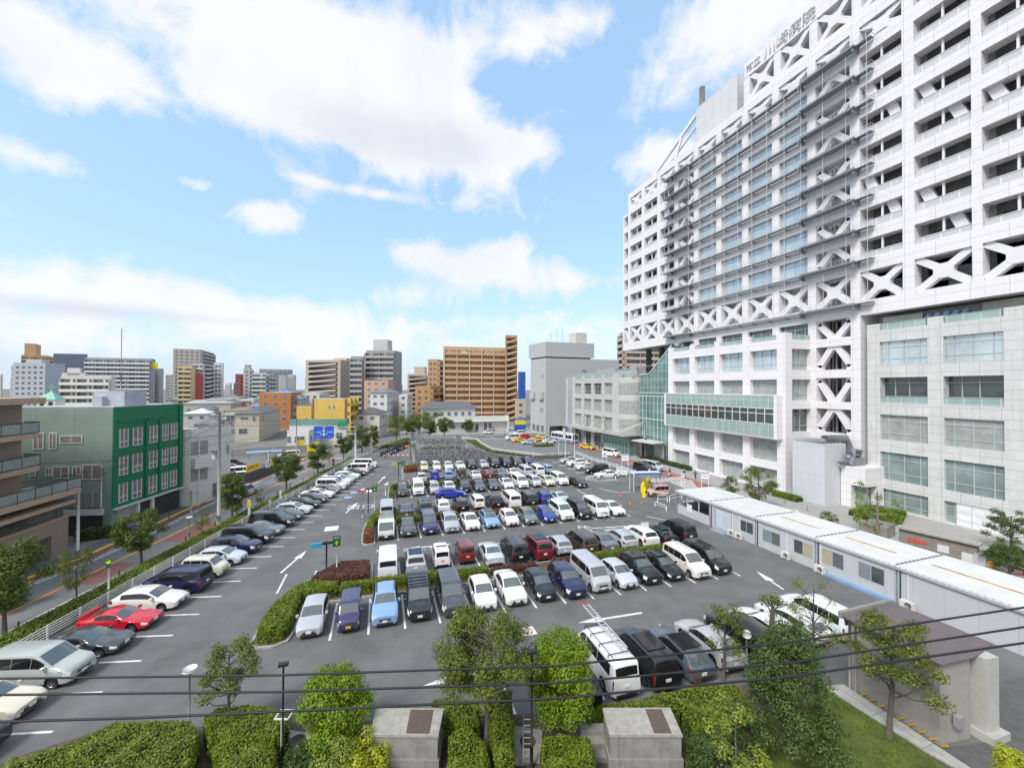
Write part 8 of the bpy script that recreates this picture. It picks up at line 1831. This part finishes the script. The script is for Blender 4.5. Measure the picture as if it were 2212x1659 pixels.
# people
def person(u, v, label, top, legs, hair=(.015,.012,.01), rz=0, pose='stand', bag=False, z=.14, at=None):
    x, y = at or g(u, v, z); root = empty('person', (x,y,z), rz, label, 'person'); st = .16 if pose == 'walk' else .05
    J = dict(pel=(0,0,.92), lk=(.03+st*.6,.09,.50), la=(st*1.0,.09,.07), lt=(st+.14,.09,.03), rk=(.02-st*.1,-.09,.50), ra=(-st*1.2,-.09,.09), rt=(-st*1.2+.13,-.09,.03), ch=(.02,0,1.30), nk=(.02,0,1.46), hd=(.04,0,1.56), ht=(.04,0,1.66), ls=(.0,.19,1.38), le=(-.04-st*.5,.25,1.10), lh=(.06-st*.6,.26,.88), lf=(.09-st*.6,.26,.80), rs=(.0,-.19,1.38), re=(-.02+st*.5,-.25,1.10), rh=(.14+st*.5,-.24,.90), rf=(.17+st*.5,-.24,.82))
    names = list(J); idx = {n:i for i,n in enumerate(names)}
    E_ = [('pel','lk'),('lk','la'),('la','lt'),('pel','rk'),('rk','ra'),('ra','rt'),('pel','ch'),('ch','nk'),('nk','hd'),('hd','ht'),('ch','ls'),('ls','le'),('le','lh'),('lh','lf'),('ch','rs'),('rs','re'),('re','rh'),('rh','rf')]
    rad = dict(pel=.15, lk=.075, la=.05, lt=.035, rk=.075, ra=.05, rt=.035, ch=.155, nk=.06, hd=.085, ht=.075, ls=.075, le=.052, lh=.036, lf=.028, rs=.075, re=.052, rh=.036, rf=.028)
    me = bpy.data.meshes.new('body'); me.from_pydata([J[n] for n in names], [(idx[a],idx[b]) for a,b in E_], []); o = bpy.data.objects.new('body', me); COL.objects.link(o)
    sk = o.modifiers.new('s','SKIN'); sb_ = o.modifiers.new('u','SUBSURF'); sb_.levels = 1
    for i,n in enumerate(names): me.skin_vertices[0].data[i].radius = (rad[n], rad[n]*(1.15 if n in ('ch','pel') else 1)); 
    me.skin_vertices[0].data[0].use_root = True
    dg = bpy.context.evaluated_depsgraph_get(); m2 = bpy.data.meshes.new_from_object(o.evaluated_get(dg)); bpy.data.objects.remove(o)
    m2.materials.clear(); SK = mat('skin', (.42,.25,.18), .6, var=0)
    for c in (mat('cloth_%.2f_%.2f' % (top[0],top[2]), top, .8, var=.1), mat('cloth_%.2f_%.2f' % (legs[0],legs[2]), legs, .8, var=.1), SK, BLK): m2.materials.append(c)
    for p in m2.polygons:
        c = p.center; p.use_smooth = True
        p.material_index = 2 if (c.z > 1.47 or (c.z < .92 and abs(c.y) > .2)) else 3 if c.z < .07 else 1 if c.z < .93 else 0
    b = bpy.data.objects.new('body', m2); COL.objects.link(b); b.parent = root
    m = MB(); 
    rows = [[Vector((.03+.115*math.cos(a)*math.sin(t)-.015, .10*math.sin(a)*math.sin(t), 1.62+.115*math.cos(t))) for a in [k*math.pi/5 for k in range(11)]] for t in (.05,.5,.95,1.35,1.6)]
    m.grid(rows); m.build('hair', mat('hair_%.2f' % hair[0], hair, .8, var=0), root)
    if bag: m = MB(); m.box(.05,.3,.28,.38,.45,.75); m.build('bag', WHP, root)
    return root
person(1447,1029,'person in dark coat walking beside the crossing, carrying a white bag',(.03,.03,.035),(.03,.03,.04),rz=2.6,pose='walk',bag=True)
person(1427,1036,'person in dark blue jacket stepping on the zebra crossing',(.03,.04,.10),(.04,.06,.14),rz=2.9,pose='walk',z=.02)
person(1478,1033,'person in navy clothes and white cap standing on the red lane',(.04,.05,.12),(.04,.05,.10),(.6,.6,.6),rz=-1.6,z=.02)
person(1502,1036,'person in purple jacket walking right of the person in the white cap',(.12,.05,.16),(.03,.03,.05),rz=.3,pose='walk',z=.02)
person(1065,932,'pedestrian in dark clothes crossing by the far pavement',(.03,.03,.05),(.03,.03,.05),rz=0,pose='walk',z=.02)
for k in range(5): person(0,0,f'person waiting at the hospital entrance, {ORDN[k]} from the left',random.choice([(.05,.05,.06),(.15,.13,.12),(.03,.04,.09)]),(.03,.03,.04),rz=-2,at=(58.4+k*.35,98.6-k*.9))
# cyclist in black on the near sidewalk
cx_, cy_ = g(700+20,1007,.13); bo = inst('bicycle', bm0, None, (cx_,cy_,.13), math.radians(255), (.02,.02,.02)); tag(bo, 'black bicycle ridden on the near sidewalk', 'bicycle')
person(0,0,'cyclist in black riding on the near sidewalk',(.02,.02,.022),(.02,.02,.022),rz=math.radians(255),pose='walk',z=.2,at=(cx_,cy_))
# ladder frame on the tall pole
x, y = g(1140,1655); o = empty('steel_ladder', (x,y,0), -.32, 'steel ladder frame rising beside the tall pole, bottom middle', 'ladder'); m = MB(); hh = ht(1132,1545,x,y)
for s in (-.2,.2): m.tube([(s,0,0),(s,0,hh)], .025, 6)
for k in range(8): m.bar((-.2,0,hh*.12*k+.2),(.2,0,hh*.12*k+.2),.03,.03)
m.build('frame', GALV, o)
x, y = g(612,1640); o = empty('square_frame', (x,y,0), -.32, 'white square frame bracket on the short black pole', 'bracket'); hh = ht(612,1545,x,y); m = MB()
for a,b in (((-.3,-.2),(.3,-.2)),((.3,-.2),(.3,.3)),((.3,.3),(-.3,.3)),((-.3,.3),(-.3,-.2))): m.bar((*a,hh),(*b,hh),.05,.05)
m.bar((0,-.2,0),(0,-.2,hh),.03,.03); m.build('frame', WHP, o)
# roadside cabinet posts on railing
for (x,y,h,lab) in ((*rdp(-29.4,62.5),1.5,'white control post on the street side of the railing'),(*rdp(-28.9,58.5),1.2,'short white cabinet at the railing'),(*rdp(-29.2,54.0),2.4,'yellow and white sign post by the street hedge')):
    o = empty('control_post', (x,y,0), .2, lab, 'post'); m = MB(); m.box(-.14,.14,-.12,.12,0,h); m.build('case', WHP, o)
    if h > 2: m = MB(); m.box(-.2,.2,-.15,-.12,1.6,2.4); m.build('panel', YM, o)
